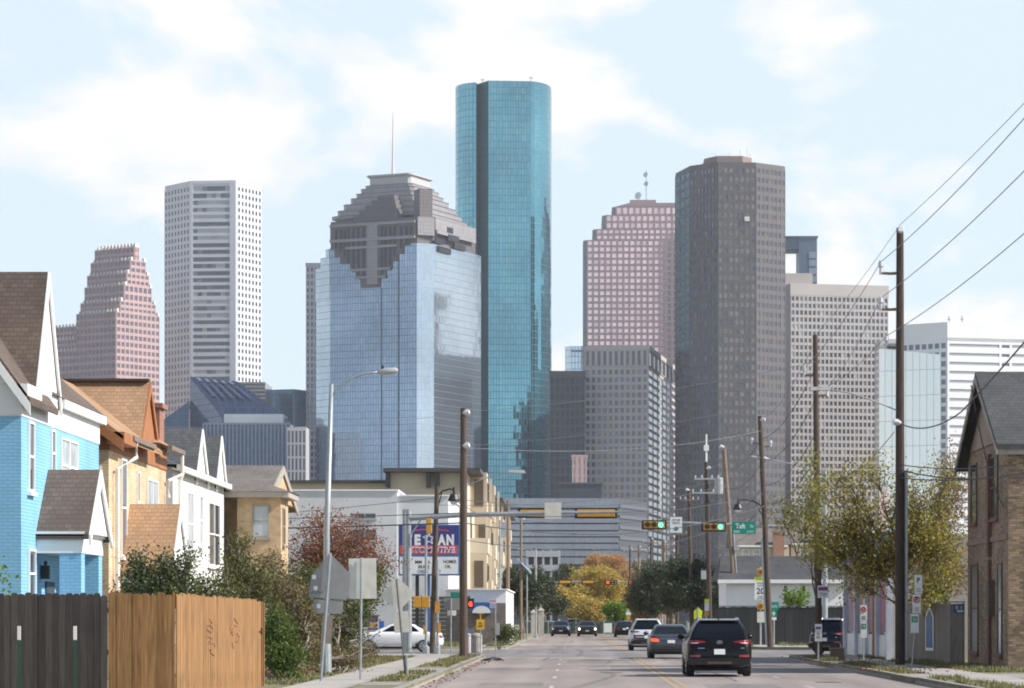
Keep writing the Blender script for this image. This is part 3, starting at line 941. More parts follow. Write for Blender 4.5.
    mb = MB(); c = cx + ur * -4
    mb.tube([(c.x - 2, c.y, Zat(177, dd)), (c.x - 2, c.y, Zat(155, dd)), (c.x - 2, c.y, Zat(112, dd))], [.9, .5, .18], 6)
    mb.build('mast', mat('white red mast', (.62, .55, .54), .5), t)
    mb = MB()
    for px in (383, 400.5):
        mb.ubox(tuple(Pn), tuple(uf), fx(px) - .35, fx(px) + .35, .02, .25, 0, Zat(290 if px < 390 else 262, d))
    mb.build('vertical_groove', mat('dark blue groove', (.07, .10, .17), .4), t)
crowned_tower()

def grid_block(px0, px1, ytop, d, depth, name, label, wall, panes, nx, floor, pw, sh, rot=0.0, side=None, zcap=2.0, dep=.5, group=TG, weights=None, cat='skyscraper', z_vis=0, roof=True):
    """box tower; rot turns it so that its right face shows; side=(px_right, nx_side)"""
    t = thing(name, label, cat, (Xat((px0 + px1) / 2, d), d, 0), group)
    zt = Zat(ytop, d)
    u = Vector(u_of(rot)); uo = Vector((-u.y, u.x))
    O = Vector((Xat(px1, d), d)) - u * ((px1 - px0) * d / FOC / max(.2, u.x))
    Wd = (px1 - px0) * d / FOC / max(.2, u.x)
    mb, wins = MB(), []
    dp = depth
    if side:
        # depth that makes the right face end at px_right
        q = Vector((Xat(px1, d), d))
        k = (side[0] - CX) / FOC
        dp = (k * q.y - q.x) / (uo.x - k * uo.y)
    pl = [O, O + u * Wd, O + u * Wd + uo * dp, O + uo * dp]
    mb.prism([tuple(p) for p in pl], 0, zt)
    nz = max(1, round((zt - zcap - z_vis) / floor))
    facade(mb, wins, tuple(O), tuple(u), Wd, z_vis, zt - zcap, nx, nz, pw, sh, dep, nmat=len(panes), weights=weights)
    if side:
        facade(mb, wins, tuple(O + u * Wd), tuple(uo), dp, z_vis, zt - zcap, side[1], nz, pw, sh, dep, nmat=len(panes), weights=weights)
    if zcap > .3: mb.prism([tuple(O - u * .3 - uo * (dep + .05)), tuple(O + u * (Wd + dep) - uo * (dep + .05)), tuple(O + u * (Wd + dep) + uo * dp), tuple(O - u * .3 + uo * dp)], zt - zcap, zt + .05)
    mb.build('body', wall, t)
    put_windows(t, wins, panes)
    return t, O, u, uo, Wd, dp, zt, wins

grid_block(306, 330, 263, 1800, 30, 'office_tower', 'slim pale grey tower edge with small windows behind the mirror glass tower', mat('pale mauve stone', (.52, .49, .53), .7, var=.05), [pane_blue], 6, 4.1, 1.2, 1.6)

# --- teal glass tower
def teal_tower():
    d, s = 1750, 1750 / FOC
    t = tower_base(502, d, 'office_tower', 'tallest tower, teal mirror glass with rounded ends and one dark groove')
    g1 = curtain_mat('teal mirror glass', (.125, .325, .41), (.155, .375, .46), (.085, .235, .30), 1.6, 3.95, .16, .06, .92, .03, .3)
    g2 = curtain_mat('teal groove glass with painted shade', (.014, .085, .105), (.018, .10, .12), (.01, .05, .06), 1.6, 3.95, .22, .35, .0, .02, .12, spec=.12)  # darker copy of the teal glass; the groove's dark reflection is painted in
    P = lambda px, b: (Xat(px, d), d + b)
    left = [P(453.5 + 22.5 * (1 - math.cos(a)), 27 - 21 * math.sin(a) * .98) for a in [R(x) for x in range(0, 91, 10)]]
    right = [P(527 + 24 * math.sin(a), 2 + 26 * (1 - math.cos(a))) for a in [R(x) for x in range(0, 91, 9)]]
    plan = left + [P(476.5, 12), P(488.5, 0)] + [P(500, .7), P(513, 1.3)] + right + [P(551, 45), P(530, 56), P(480, 58), P(453.5, 45)]
    zt = Zat(80.5, d)
    mb = MB(); n = len(plan)
    for i in range(n):
        p, q = plan[i], plan[(i + 1) % n]
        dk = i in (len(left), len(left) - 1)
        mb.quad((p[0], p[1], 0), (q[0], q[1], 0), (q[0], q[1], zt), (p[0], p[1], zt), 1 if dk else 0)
    mb.poly([(p[0], p[1], zt) for p in plan], 1)
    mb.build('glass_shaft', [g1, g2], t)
    mb = MB()
    for k in range(24):
        x = Xat(474 + k * 2.5, d + 18); mb.box(x - .4, x + rnd.uniform(.4, 1.2), d + 17, d + 19, zt - .5, zt + rnd.uniform(.6, 2.2))
    mb.box(Xat(473, d + 20), Xat(535, d + 20), d + 20, d + 21, zt - .5, zt + 1.1)
    mb.build('roof_plant', mat('grey roof plant', (.3, .32, .34), .6), t)
    for px, h in ((482.5, 74), (509, 76), (531, 72)):
        mb = MB(); x = Xat(px, d + 20); z1 = Zat(h - 2, d)
        mb.tube([(x, d + 20, zt), (x, d + 20, z1)], .22, 5); mb.box(x - 1.3, x + 1.3, d + 19.9, d + 20.1, z1 - 1.2, z1 - .8)
        mb.build('antenna', M['galv'], t)
teal_tower()

# --- small dark group between teal and pink towers
grid_block(550, 585, 371, 1620, 40, 'office_tower', 'short dark grey office block right beside the teal tower', mat('charcoal cladding', (.03, .034, .044), .6, var=.1), [mat('dull dark glass', (.02, .025, .036), .35, spec=.2), mat('dull blue glass', (.03, .04, .06), .35, spec=.2)], 7, 4.4, 1.0, 1.2, zcap=3, weights=(.6, .4))
g_pale = curtain_mat('pale sky blue glass', (.42, .55, .68), (.46, .6, .72), (.3, .4, .5), 2, 4, .2, .08, .9, .01)
t = tower_base(574, 1900, 'office_tower', 'small pale blue glass tower top peeping over the dark block')
MB().prism([(Xat(565, 1900), 1906), (Xat(570, 1900), 1900), (Xat(584, 1900), 1900), (Xat(584, 1900), 1930), (Xat(565, 1900), 1930)], 0, Zat(346, 1900)).build('glass_shaft', g_pale, t)
MB().box(Xat(571, 1900), Xat(584, 1900), 1899.3, 1899.9, Zat(352, 1900), Zat(350.5, 1900)).build('band', pane_blue, t)
grid_block(572, 587, 455, 1300, 20, 'office_building', 'small pink walled block in front of the dark office block', mat('pink render', (.52, .36, .36), .7), [pane_blind], 3, 3.9, 1.4, 1.5, zcap=1, group=None, cat='office building')
t = thing('office_building', 'low windowless dark grey block above the banded grey glass building', 'office building', (Xat(580, 1150), 1150, 0))
MB().box(Xat(559, 1150), Xat(602, 1150), 1150, 1170, 0, Zat(484, 1150)).build('body', mat('dark plant room wall', (.05, .055, .075), .6, var=.2, scale=.1), t)
MB().box(Xat(559, 1150) - .2, Xat(602, 1150) + .2, 1149.6, 1170.2, Zat(484, 1150), Zat(482.6, 1150)).build('roof_rim', mat('dark roof edge', (.09, .09, .11), .6), t)

# --- pink rounded-step tower
def pink_tower():
    d, s = 1800, 1800 / FOC
    t = tower_base(630, d, 'office_tower', 'broad pink granite tower with stepped left shoulder and dishes on its roof')
    wall = mat('dusky pink granite', (.38, .275, .29), .65, var=.06, scale=.05)
    pane = mat('pink reflecting glass', (.74, .585, .60), .1, .75, var=.12, scale=.03)
    pane2 = mat('dim pink glass', (.66, .51, .535), .12, .7, var=.15, scale=.05)
    mb, wins = MB(), []
    th = 0
    x0 = Xat(587, d)
    tiers = [(587, 240), (596.5, 229), (606, 215), (616, 206.5)]
    z = 0
    u = (1, 0)
    for k, (px, yt) in enumerate(tiers):
        a = Xat(px, d); b = Xat(690, d); zt = Zat(yt, d)
        mb.prism([(a, d), (b, d), (b, d + 45), (a - 2.4, d + 45), (a - 2.4, d + 4)], z, zt)
        nx = round((690 - px) / 6.0); z1 = zt - (.6 if k < 3 else 0)
        facade(mb, wins, (a, d), u, b - a, z, zt, nx, max(1, round((zt - z) / 3.75)), 1.35, 1.45, .25, nmat=2, weights=(.75, .25))
        z = zt
    zt = z
    mb.prism([(Xat(616, d), d - .3), (Xat(690, d), d - .3), (Xat(690, d), d + 40), (Xat(616, d), d + 40)], zt, zt + 2.2, 0, [(Xat(630, d), d - .3), (Xat(680, d), d - .3), (Xat(680, d), d + 40), (Xat(630, d), d + 40)])
    mb.prism([(Xat(630, d), d), (Xat(656, d), d), (Xat(656, d), d + 20), (Xat(630, d), d + 20)], zt + 2.2, zt + 4)
    mb.build('body', wall, t)
    put_windows(t, wins, [pane, pane2])
    wh = mat('white dish', (.75, .76, .76), .4)
    for (px, py, r) in ((646, 175, 1.6), (646.5, 184, 1.6), (638.5, 196, 2.3)):
        m2 = MB(); c = W(px, py, d + 6)
        m2.tube([c + Vector((0, .6, 0)), c + Vector((0, 0, 0)), c + Vector((-.3, -.5, .1))], [.3, r * .8, r], 12)
        m2.build('dish', wh, t)
    m2 = MB(); x = Xat(646.3, d + 8); m2.tube([(x, d + 8, zt), (x, d + 8, Zat(168, d))], .25, 5); x = Xat(639, d + 8); m2.tube([(x, d + 8, zt), (x, d + 8, Zat(195, d))], .3, 5)
    m2.build('mast', M['galv'], t)
pink_tower()

# --- grey gridded tower in front of it
def grey_grid_tower():
    wall = mat('warm grey precast', (.48, .43, .425), .75, var=.06, scale=.05)
    d = 1640
    res = grid_block(585, 648, 366, d, 40, 'office_tower', 'square grey precast tower with deep punched windows below the pink tower', wall, [pane_dark, pane_blue, pane_mid], 11, 4.25, 1.2, 1.55, rot=-8, side=(675, 6), zcap=1.0, dep=.35, weights=(.66, .24, .10))
    t, O, u, uo, Wd, dp, zt, wins = res
    mb = MB(); z1 = Zat(346, d); wn = []
    pl = [O, O + u * Wd, O + u * Wd + uo * dp, O + uo * dp]
    mb.prism([tuple(p) for p in pl], zt + .05, z1)
    facade(mb, wn, tuple(O), tuple(u), Wd, zt + .1, z1 - 2.2, 11, 1, 1.5, .8, .9)
    facade(mb, wn, tuple(O + u * Wd), tuple(uo), dp, zt + .1, z1 - 2.2, 7, 1, 1.5, .8, .9)
    mb.prism([tuple(O - u * .4 - uo * 1), tuple(O + u * (Wd + 1) - uo * 1), tuple(O + u * (Wd + 1) + uo * dp), tuple(O - u * .4 + uo * dp)], z1 - 2.2, z1)
    mb.build('top_storey', wall, t)
    for (c, uu, w, h, k) in wn:
        m2 = MB(); x, y = uu[0] * w / 2, uu[1] * w / 2
        m2.quad((c.x - x, c.y - y, c.z - h / 2), (c.x + x, c.y + y, c.z - h / 2), (c.x + x, c.y + y, c.z + h / 2), (c.x - x, c.y - y, c.z + h / 2))
        m2.build('tall_window', pane_dark, t)
grey_grid_tower()

# --- dark brown octagonal tower
def dark_octagon_tower():
    d, s = 1620, 1620 / FOC
    t = tower_base(730, d, 'office_tower', 'dark brown many sided tower with a flat roof box, in front of the beige tower')
    wall = mat('dark brown granite', (.10, .086, .086), .55, var=.06, scale=.05)
    wallD = mat('dark grey granite', (.07, .065, .07), .5, var=.06, scale=.05)
    pA = Vector((Xat(675.5, d + 38), d + 38)); pB = Vector((Xat(690, d + 10), d + 10)); pC = Vector((Xat(718, d - 4), d - 4)); pD = Vector((Xat(756, d - 2), d - 2)); pE = Vector((Xat(785, d + 12), d + 12))
    bk = [Vector((Xat(787, d), d + 48)), Vector((Xat(757, d), d + 66)), Vector((Xat(700, d), d + 66))]
    pl = [pA, pB, pC, pD, pE] + bk
    zt = Zat(163, d)
    mb, wins = MB(), []
    mb.prism([tuple(p) for p in pl], 0, zt)
    nz = 51; z1 = zt - 2
    def F(p, q, nx, pw, sh, ks, wt_, sp=None):
        u = (q - p).normalized(); w2 = []
        facade(mb, w2, tuple(p), tuple(u), (q - p).length, 0, z1, nx, nz, pw, sh, .3, sp_dep=sp)
        for (c, uu, w, h, k) in w2:
            wins.append((c, uu, w, h, rnd.choices(ks, wt_)[0]))
    F(pA, pB, 3, .3, 1.7, (1, 2), (.5, .5))
    F(pB, pC, 8, .9, 2.3, (0, 1), (.85, .15))
    F(pC, pD, 7, 1.1, 2.2, (3, 4, 0), (.55, .25, .2))
    F(pD, pE, 7, .9, 2.3, (0, 4), (.8, .2))
    mb.build('body', wall, t)
    mats = [pane_dark, mat('smoky grey glass', (.16, .165, .18), .12, spec=.9, var=.2), mat('light reflecting band', (.21, .215, .23), .12, .6, var=.2),
            mat('bronze glass', (.21, .19, .18), .12, .5, var=.25, scale=.08), mat('dull bronze glass', (.15, .138, .135), .15, .4, var=.2)]
    put_windows(t, wins, mats)
    pc = [tuple(Vector((Xat(a, d), d + b))) for a, b in ((706, 22), (718, 12), (744, 12), (754, 20), (754, 48), (706, 48))]
    m2 = MB(); m2.prism(pc, zt, Zat(152.5, d)); m2.build('roof_box', mat('brown roof box', (.24, .175, .16), .7), t)
    m2 = MB()
    for px, h in ((724, 146), (729, 144), (740, 141), (747, 139), (750, 144)):
        x = Xat(px, d + 30); m2.tube([(x, d + 30, Zat(153, d)), (x, d + 30, Zat(h, d))], .12, 5)
    m2.build('antenna', M['galv'], t)
    c = W(747, 219, d - 3); m2 = MB(); m2.box(c.x - 1.3, c.x + 1.3, c.y - .8, c.y - .2, c.z - 1.2, c.z + 1.2); m2.build('bright_panel', M['white_paint'], t)
dark_octagon_tower()

# --- tower with an open frame top, behind
def frame_tower():
    d = 1800
    t = tower_base(800, d, 'office_tower', 'slate blue open frame tower top looking out between dark and beige towers')
    m = mat('slate blue cladding', (.10, .14, .21), .5, var=.1, scale=.06)
    mb = MB()
    mb.box(Xat(799, d), Xat(817, d), d, d + 24, 0, Zat(237.5, d)); mb.build('pillar', m, t)
    mb = MB(); mb.box(Xat(770, d), Xat(799, d) - .01, d + 1, d + 24, Zat(249, d), Zat(238, d)); mb.box(Xat(770, d), Xat(818, d), d - .6, d + 24.5, Zat(237.5, d), Zat(236, d)); mb.build('beam', m, t)
    mb = MB(); mb.box(Xat(770, d), Xat(799, d) - .02, d + 2, d + 24, 0, Zat(275, d)); mb.build('shaft', m, t)
    mb = MB()
    for k in range(5): mb.box(Xat(809, d), Xat(816, d), d - .3, d - .02, Zat(290 - k * 8, d), Zat(284 - k * 8, d))
    mb.build('louvre', mat('pale slate louvre', (.26, .31, .38), .5), t)
frame_tower()

# --- beige tower
wall = mat('beige precast', (.50, .46, .435), .75, var=.05, scale=.05)
res = grid_block(789, 888, 286, 1705, 45, 'office_tower', 'wide beige precast tower with a dense grid of small windows, right of the dark tower', wall, [pane_dark, pane_mid, pane_blind], 23, 3.95, .85, 1.5, rot=13, zcap=6.5, dep=.4, weights=(.72, .22, .06))
t, O, u, uo, Wd, dp, zt, wins = res
m2 = MB(); m2.box(Xat(770, 1717), Xat(812, 1717), 1713, 1745, zt, Zat(274, 1717)); m2.build('roof_box', wall, t)
m2 = MB(); m2.box(Xat(786, 1705), Xat(788.7, 1705), 1706, 1745, 0, Zat(286, 1705)); m2.build('corner_glass', pane_dark, t)

# --- white tower and pale glass block on the right
def white_right():
    d = 1500
    t = tower_base(960, d, 'office_tower', 'broad brilliant white tower at the right edge with thin window bands')
    wall = mat('brilliant white panels', (.84, .84, .84), .55, var=.03, scale=.05)
    mb, wins = MB(), []
    c0 = Vector((Xat(947, d), d)); ul = Vector(u_of(-35)); L = (947 - 905) * d / FOC / ul.x
    A = c0 - ul * L; ur = Vector((math.cos(R(15)), math.sin(R(15)))); B = c0 + ur * 62
    zt = Zat(322, d)
    mb.prism([tuple(A), tuple(c0), tuple(B), tuple(B + Vector((-10, 40))), tuple(A + Vector((10, 40)))], 0, zt)
    facade(mb, wins, tuple(A), tuple(ul), L, 0, zt - 9.5, 7, 31, 1.0, 1.9, .4)
    nz = 31; fl = (zt - 9.5) / nz
    for j in range(nz + 1):
        mb.ubox(tuple(c0), tuple(ur), 0, 62, 0, .5, max(0, j * fl - 1.25), min(zt - .1, j * fl + 1.75))
    mb.ubox(tuple(c0), tuple(ur), 0, 62, 0, .5, zt - 9.5, zt)
    n = Vector((ur.y, -ur.x))
    for j in range(nz):
        for (a, b, k) in ((1, 28, 1), (29.2, 33.5, 0), (34.7, 61, 1)):
            cc = c0 + ur * ((a + b) / 2) + n * .15
            wins.append((Vector((cc.x, cc.y, (j + .5) * fl)), tuple(ur), b - a, fl - 2.9, k))
    for a in (0, 28, 33.5, 61):
        mb.ubox(tuple(c0), tuple(ur), a, a + 1.2 if a not in (0, 61) else a + 1.0, 0, .55, 0, zt - 9.5)
    mb.build('body', wall, t)
    put_windows(t, wins, [pane_blue, mat('pale grey band glass', (.36, .38, .42), .2, var=.15)])
    m2 = MB()
    for px in (949, 962):
        x = Xat(px, d + 15); m2.box(x - .25, x + .25, d + 15, d + 15.5, zt, zt + 4.5); m2.box(x - .9, x + .9, d + 15, d + 15.3, zt + 2.6, zt + 3.0)
    m2.build('roof_mast', M['grey_box'], t)
    d2 = 1420
    t2 = tower_base(912, d2, 'office_building', 'very pale green mirror glass block between beige and white towers')
    t2['category'] = 'office building'
    g = curtain_mat('pale green mirror glass', (.68, .73, .73), (.71, .76, .76), (.58, .63, .65), 3.5, 12, .14, .06, .9, .008, .05)
    pl = [(Xat(880, d2 + 10), d2 + 14), (Xat(941, d2), d2), (Xat(936, d2), d2 + 40), (Xat(884, d2), d2 + 40)]
    m2 = MB(); n = 4
    zt2 = [Zat(346, d2), Zat(354.5, d2), Zat(354, d2), Zat(346, d2)]
    v = [(p[0], p[1], 0) for p in pl] + [(p[0], p[1], zt2[i]) for i, p in enumerate(pl)]
    m2.add(v, [(0, 1, 5, 4), (1, 2, 6, 5), (2, 3, 7, 6), (3, 0, 4, 7), (4, 5, 6, 7)]); m2.build('glass_body', g, t2)
    t2['group'] = TG
    t3 = thing('office_building', 'cream flat topped building just above the pale green glass block', 'office building', (Xat(898, 1650), 1650, 0))
    m2 = MB(); m2.box(Xat(880, 1650), Xat(912, 1650), 1650, 1680, 0, Zat(339, 1650)); m2.build('body', mat('cream wall', (.66, .64, .6), .7), t3)
    m2 = MB(); m2.box(Xat(884, 1650), Xat(905, 1650), 1649.5, 1649.9, Zat(346, 1650), Zat(343.5, 1650)); m2.build('band', pane_mid, t3)
white_right()

# --- low banded glass building and the parking deck at the end of the street
def low_banded():
    d = 900
    t = thing('office_building', 'low wide office building of grey glass bands at the end of the street', 'office building', (Xat(570, d), d, 0))
    g = curtain_mat('silver grey band glass', (.24, .265, .31), (.28, .305, .35), (.2, .22, .26), 1.5, 40, .08, .18, .6, .02)
    dkk = mat('dark recess band', (.05, .055, .07), .4)
    u = Vector(u_of(2)); O = Vector((Xat(500, d), d + 2)); L = Xat(619, d) - O.x
    E = O + u * L
    MB().prism([tuple(O), tuple(E), tuple(E + Vector((9, 28))), tuple(O + Vector((0, 40)))], 0, Zat(498, d)).build('body', dkk, t)
    ys = [498, 507.5, 509.5, 515.5, 517, 522.5, 524, 529.8, 531.2, 536, 537.4, 542.4, 543.8, 549, 550.4, 556, 557.4, 564]
    mb = MB()
    for k in range(0, len(ys) - 1, 2):
        mb.ubox(tuple(O), tuple(u), 0, L, .02, .7, Zat(ys[k + 1], d), Zat(ys[k], d))
    mb.build('glass_band', g, t)
    n = Vector((9, 28)).normalized(); mb = MB()
    for k in range(12):
        mb.ubox(tuple(E), tuple(n), 0, 29, .02, .4, k * 3.2, k * 3.2 + 1.0)
    mb.build('side_band', mat('dark side cladding', (.10, .11, .135), .5), t)
    d = 620
    t = thing('parking_deck', 'small open parking deck with dark gaps beside the autumn trees', 'parking deck', (Xat(545, d), d, 0))
    mb = MB(); dk = MB()
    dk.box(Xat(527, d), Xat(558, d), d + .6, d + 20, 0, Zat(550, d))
    for k in range(6):
        mb.box(Xat(526, d), Xat(559, d), d, d + .55, k * 2.9, k * 2.9 + 1.25)
    for k in range(5):
        x = Xat(526 + k * 8, d); mb.box(x, x + .5, d + .1, d + .58, 0, Zat(550, d))
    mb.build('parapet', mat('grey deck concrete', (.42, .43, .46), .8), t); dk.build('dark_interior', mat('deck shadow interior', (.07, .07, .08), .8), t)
low_banded()
# ------------------------------------------------------------------ vegetation builders
def leaf_quad(mb, c, size, rg, flat=0.0, mi=0):
    a = Vector((rg.gauss(0, 1), rg.gauss(0, 1), rg.gauss(0, 1) * (1 - flat))).normalized()
    b = a.cross(Vector((rg.gauss(0, 1), rg.gauss(0, 1), rg.gauss(0, 1) + .01))).normalized()
    l = size * rg.uniform(.7, 1.3); w = l * rg.uniform(.45, .75)
    c = Vector(c)
    mb.add([c - a * l * .5, c + b * w * .5, c + a * l * .5, c - b * w * .5], [(0, 1, 2, 3)], mi)

def bent(p, q, rg, n=4, amt=.12):
    p, q = Vector(p), Vector(q); L = (q - p).length
    pts = []
    for i in range(n + 1):
        t = i / n
        o = Vector((rg.uniform(-1, 1), rg.uniform(-1, 1), rg.uniform(-.5, 1))) * L * amt * math.sin(math.pi * t)
        pts.append(p.lerp(q, t) + o)
    return pts

def grow(root_name, label, cat, base, height, blobs, leaf, wood, n_twigs, per_twig, leaf_size, seed, trunk_r=.16, twig_r=.35, group=None, forks=1, show_twigs=True, hollow=.45, trunk_lean=0.0, trunk_h=.35, limb_n=5):
    """tree: tapered trunk with limbs and twigs (part trunk), leaf sprays on the twigs (part crown)"""
    rg = random.Random(seed)
    base = Vector(base)
    t = thing(root_name, label, cat, base, group)
    wd, lv = MB(), MB()
    tot = sum(b[1][0] * b[1][1] * b[1][2] for b in blobs)
    for f in range(forks):
        off = Vector((rg.uniform(-.25, .25), rg.uniform(-.25, .25), 0)) if forks > 1 else Vector((0, 0, 0))
        fork = base + off * 3 + Vector((trunk_lean, 0, height * trunk_h))
        pts = bent(base + off, fork, rg, 4, .05)
        wd.tube(pts, [trunk_r * (1.25 - .5 * i / 4) for i in range(5)], 8)
        for bi, (c, r) in enumerate(blobs):
            if forks > 1 and bi % forks != f: continue
            c, r = Vector(c), Vector(r)
            limb = bent(fork, c, rg, 5, .10)
            wd.tube(limb, [trunk_r * (.62 - .1 * i) for i in range(6)], 6)
            nt_ = max(3, int(n_twigs * (r.x * r.y * r.z) / tot))
            for k in range(nt_):
                while True:
                    v = Vector((rg.uniform(-1, 1), rg.uniform(-1, 1), rg.uniform(-1, 1)))
                    if hollow < v.length < 1: break
                v *= rg.uniform(.8, 1.12)
                tip = c + Vector((v.x * r.x, v.y * r.y, v.z * r.z))
                if tip.z < base.z + .15: tip.z = base.z + rg.uniform(.15, .4)
                st = limb[rg.choice((3, 4, 5))] if len(limb) > 5 else c
                if show_twigs: wd.tube(bent(st, tip, rg, 3, .12), [.02, .014, .009, .005], 4, cap=False)
                for q in range(per_twig):
                    w = Vector((rg.gauss(0, .5), rg.gauss(0, .5), rg.gauss(0, .38))) * twig_r
                    p = tip + w
                    if rg.random() < .3: p = st.lerp(tip, rg.uniform(.5, 1)) + w * .6
                    if p.z < base.z + .04: p.z = base.z + .04
                    leaf_quad(lv, p, leaf_size, rg)
    wd.build('trunk', wood, t)
    lv.build('crown', leaf, t)
    return t

M['bark'] = mat('grey brown bark', (.14, .11, .085), .9, var=.35, scale=4, stretch=(6, 6, 1), bump=.4)
M['bark_pale'] = mat('pale bark', (.25, .21, .17), .9, var=.3, scale=4, stretch=(6, 6, 1), bump=.3)
L_dark = leaf_mat('live oak leaves', [(.032, .048, .026), (.05, .068, .036), (.07, .088, .045), (.09, .105, .055)], .25)
L_green = leaf_mat('shrub leaves', [(.035, .055, .015), (.06, .085, .02), (.09, .11, .03), (.13, .13, .04), (.17, .15, .05)], .35)
L_bush = leaf_mat('deep green shrub leaves', [(.025, .04, .014), (.055, .075, .024), (.095, .115, .036), (.165, .165, .055)], .3)
L_olive = leaf_mat('thin yellowing leaves', [(.13, .14, .03), (.22, .21, .04), (.34, .29, .05), (.46, .35, .06), (.20, .22, .045)], .45)
L_yellow = leaf_mat('yellow autumn leaves', [(.40, .28, .07), (.52, .36, .08), (.60, .44, .11), (.46, .36, .10), (.24, .22, .07)], .4)
L_rust = leaf_mat('rust red crape leaves', [(.19, .06, .04), (.27, .085, .045), (.33, .12, .06), (.21, .10, .055), (.13, .10, .045)], .35)
L_orange = leaf_mat('orange autumn leaves', [(.46, .24, .09), (.54, .31, .13), (.42, .28, .13)], .4)
L_lime = leaf_mat('bright green leaves', [(.10, .18, .02), (.16, .26, .03), (.22, .32, .05)], .45)
L_brush = leaf_mat('dry brush leaves', [(.17, .13, .06), (.22, .17, .08), (.13, .12, .05), (.10, .10, .04)], .3)

# --- big thin yellowing tree by the utility pole on the right
def blob(px, py, d, rx, ry, rz, dz=0):
    return (W(px, py, d), (rx, ry, rz))
grow('street_tree', 'thin yellow green tree with bare twigs around the big right utility pole', 'tree', (Xat(901, 104), 104, KZ), 6.2,
     [blob(912, 515, 103, 1.1, 1.6, 1.6), blob(850, 525, 104, 1.5, 1.6, 1.2), blob(880, 560, 104, 1.9, 1.8, .9), blob(840, 480, 103, 1.0, 1.2, .7), blob(940, 545, 103, 1.0, 1.4, 1.6), blob(920, 595, 103, 1.0, 1.2, .6), blob(875, 470, 103, .9, 1.0, .6), blob(945, 480, 103, .6, .9, .9), blob(862, 585, 105, 1.0, 1.0, .5), blob(825, 545, 104, 1.0, 1.2, .8), blob(900, 540, 104, 1.4, 1.4, 1.4)],
     L_olive, M['bark'], 680, 27, .105, 5, trunk_r=.055, twig_r=.55, hollow=.0, forks=1, trunk_h=.3)
grow('street_tree', 'leaning sapling with light green drooping sprays reaching over the right kerb', 'tree', (Xat(817, 121.5), 121.5, KZ), 6.2,
     [blob(812, 500, 119, .9, .9, 1.1), blob(792, 520, 118, .9, .8, .6), blob(830, 550, 119, 1.0, .9, .8), blob(812, 462, 119, .4, .6, .8), blob(785, 500, 118, .5, .6, .4)],
     leaf_mat('light drooping leaves', [(.12, .15, .03), (.18, .20, .035), (.26, .25, .05), (.22, .18, .04)], .4), M['bark'], 110, 22, .12, 9, trunk_r=.06, twig_r=.55, hollow=.1)
grow('bare_tree', 'nearly bare pinkish brown tree behind the grey fence beside the brick house', 'tree', (Xat(945, 107), 107, KZ), 5.8,
     [blob(945, 515, 107, .9, 1.0, 1.7), blob(955, 475, 107.5, .7, .8, 1.2), blob(930, 570, 106.5, 1.0, 1.0, .9), blob(955, 570, 106, .8, .9, 1.0)],
     leaf_mat('pinkish dry leaves', [(.20, .13, .10), (.27, .17, .12), (.16, .12, .06)], .3), M['bark_pale'], 300, 16, .10, 12, trunk_r=.08, twig_r=.6, hollow=.05)
grow('shrub', 'bright green shrub behind the grey fence on the right', 'shrub', (Xat(932, 106), 106, KZ), 3.0,
     [blob(932, 592, 106, .6, .6, .5)], L_lime, M['bark'], 30, 22, .12, 13, trunk_r=.04)

# --- live oaks and autumn trees down the street
for i, (px, py, d, rx, rz, lab) in enumerate((
        (700, 585, 235, 2.6, 2.2, 'dark live oak on the right, nearest of the row behind the black SUV'),
        (672, 588, 262, 3.0, 2.5, 'dark live oak in the middle of the row beside the right lane'),
        (730, 590, 218, 1.7, 2.3, 'dark live oak at the right end of the row behind the leaning pole'),
        (655, 592, 292, 2.4, 2.1, 'low dark live oak at the far left end of the right hand row'))):
    c = W(px, py, d)
    r2 = random.Random(40 + i)
    bl = [(c + Vector((r2.uniform(-1, 1) * rx * .75, r2.uniform(-1, 1) * 2.5, r2.uniform(-.5, .6) * rz)), (rx * r2.uniform(.45, .62), rx * .6, rz * r2.uniform(.42, .58))) for _ in range(8)]
    grow('live_oak', lab, 'tree', (c.x, d, KZ), c.z, bl, L_dark, M['bark'], 520, 40, .20, 60 + i, trunk_r=.28, twig_r=.55, group='dark live oaks along the right side', show_twigs=False, hollow=.35)
for i, (px, py, d, rx, rz, lab) in enumerate((
        (540, 592, 270, 2.3, 2.3, 'dark green tree on the left just before the autumn trees'),
        (522, 590, 225, 1.5, 2.1, 'dark green tree half hidden by the thin poles on the left kerb'))):
    c = W(px, py, d)
    r2 = random.Random(80 + i)
    bl = [(c + Vector((r2.uniform(-1, 1) * rx * .7, r2.uniform(-1, 1) * 2, r2.uniform(-.6, .6) * rz)), (rx * r2.uniform(.45, .6), rx * .6, rz * r2.uniform(.4, .55))) for _ in range(7)]
    grow('evergreen_tree', lab, 'tree', (c.x, d, KZ), c.z, bl, L_dark, M['bark'], 380, 36, .19, 90 + i, trunk_r=.2, twig_r=.5, group='dark trees along the left side', show_twigs=False)
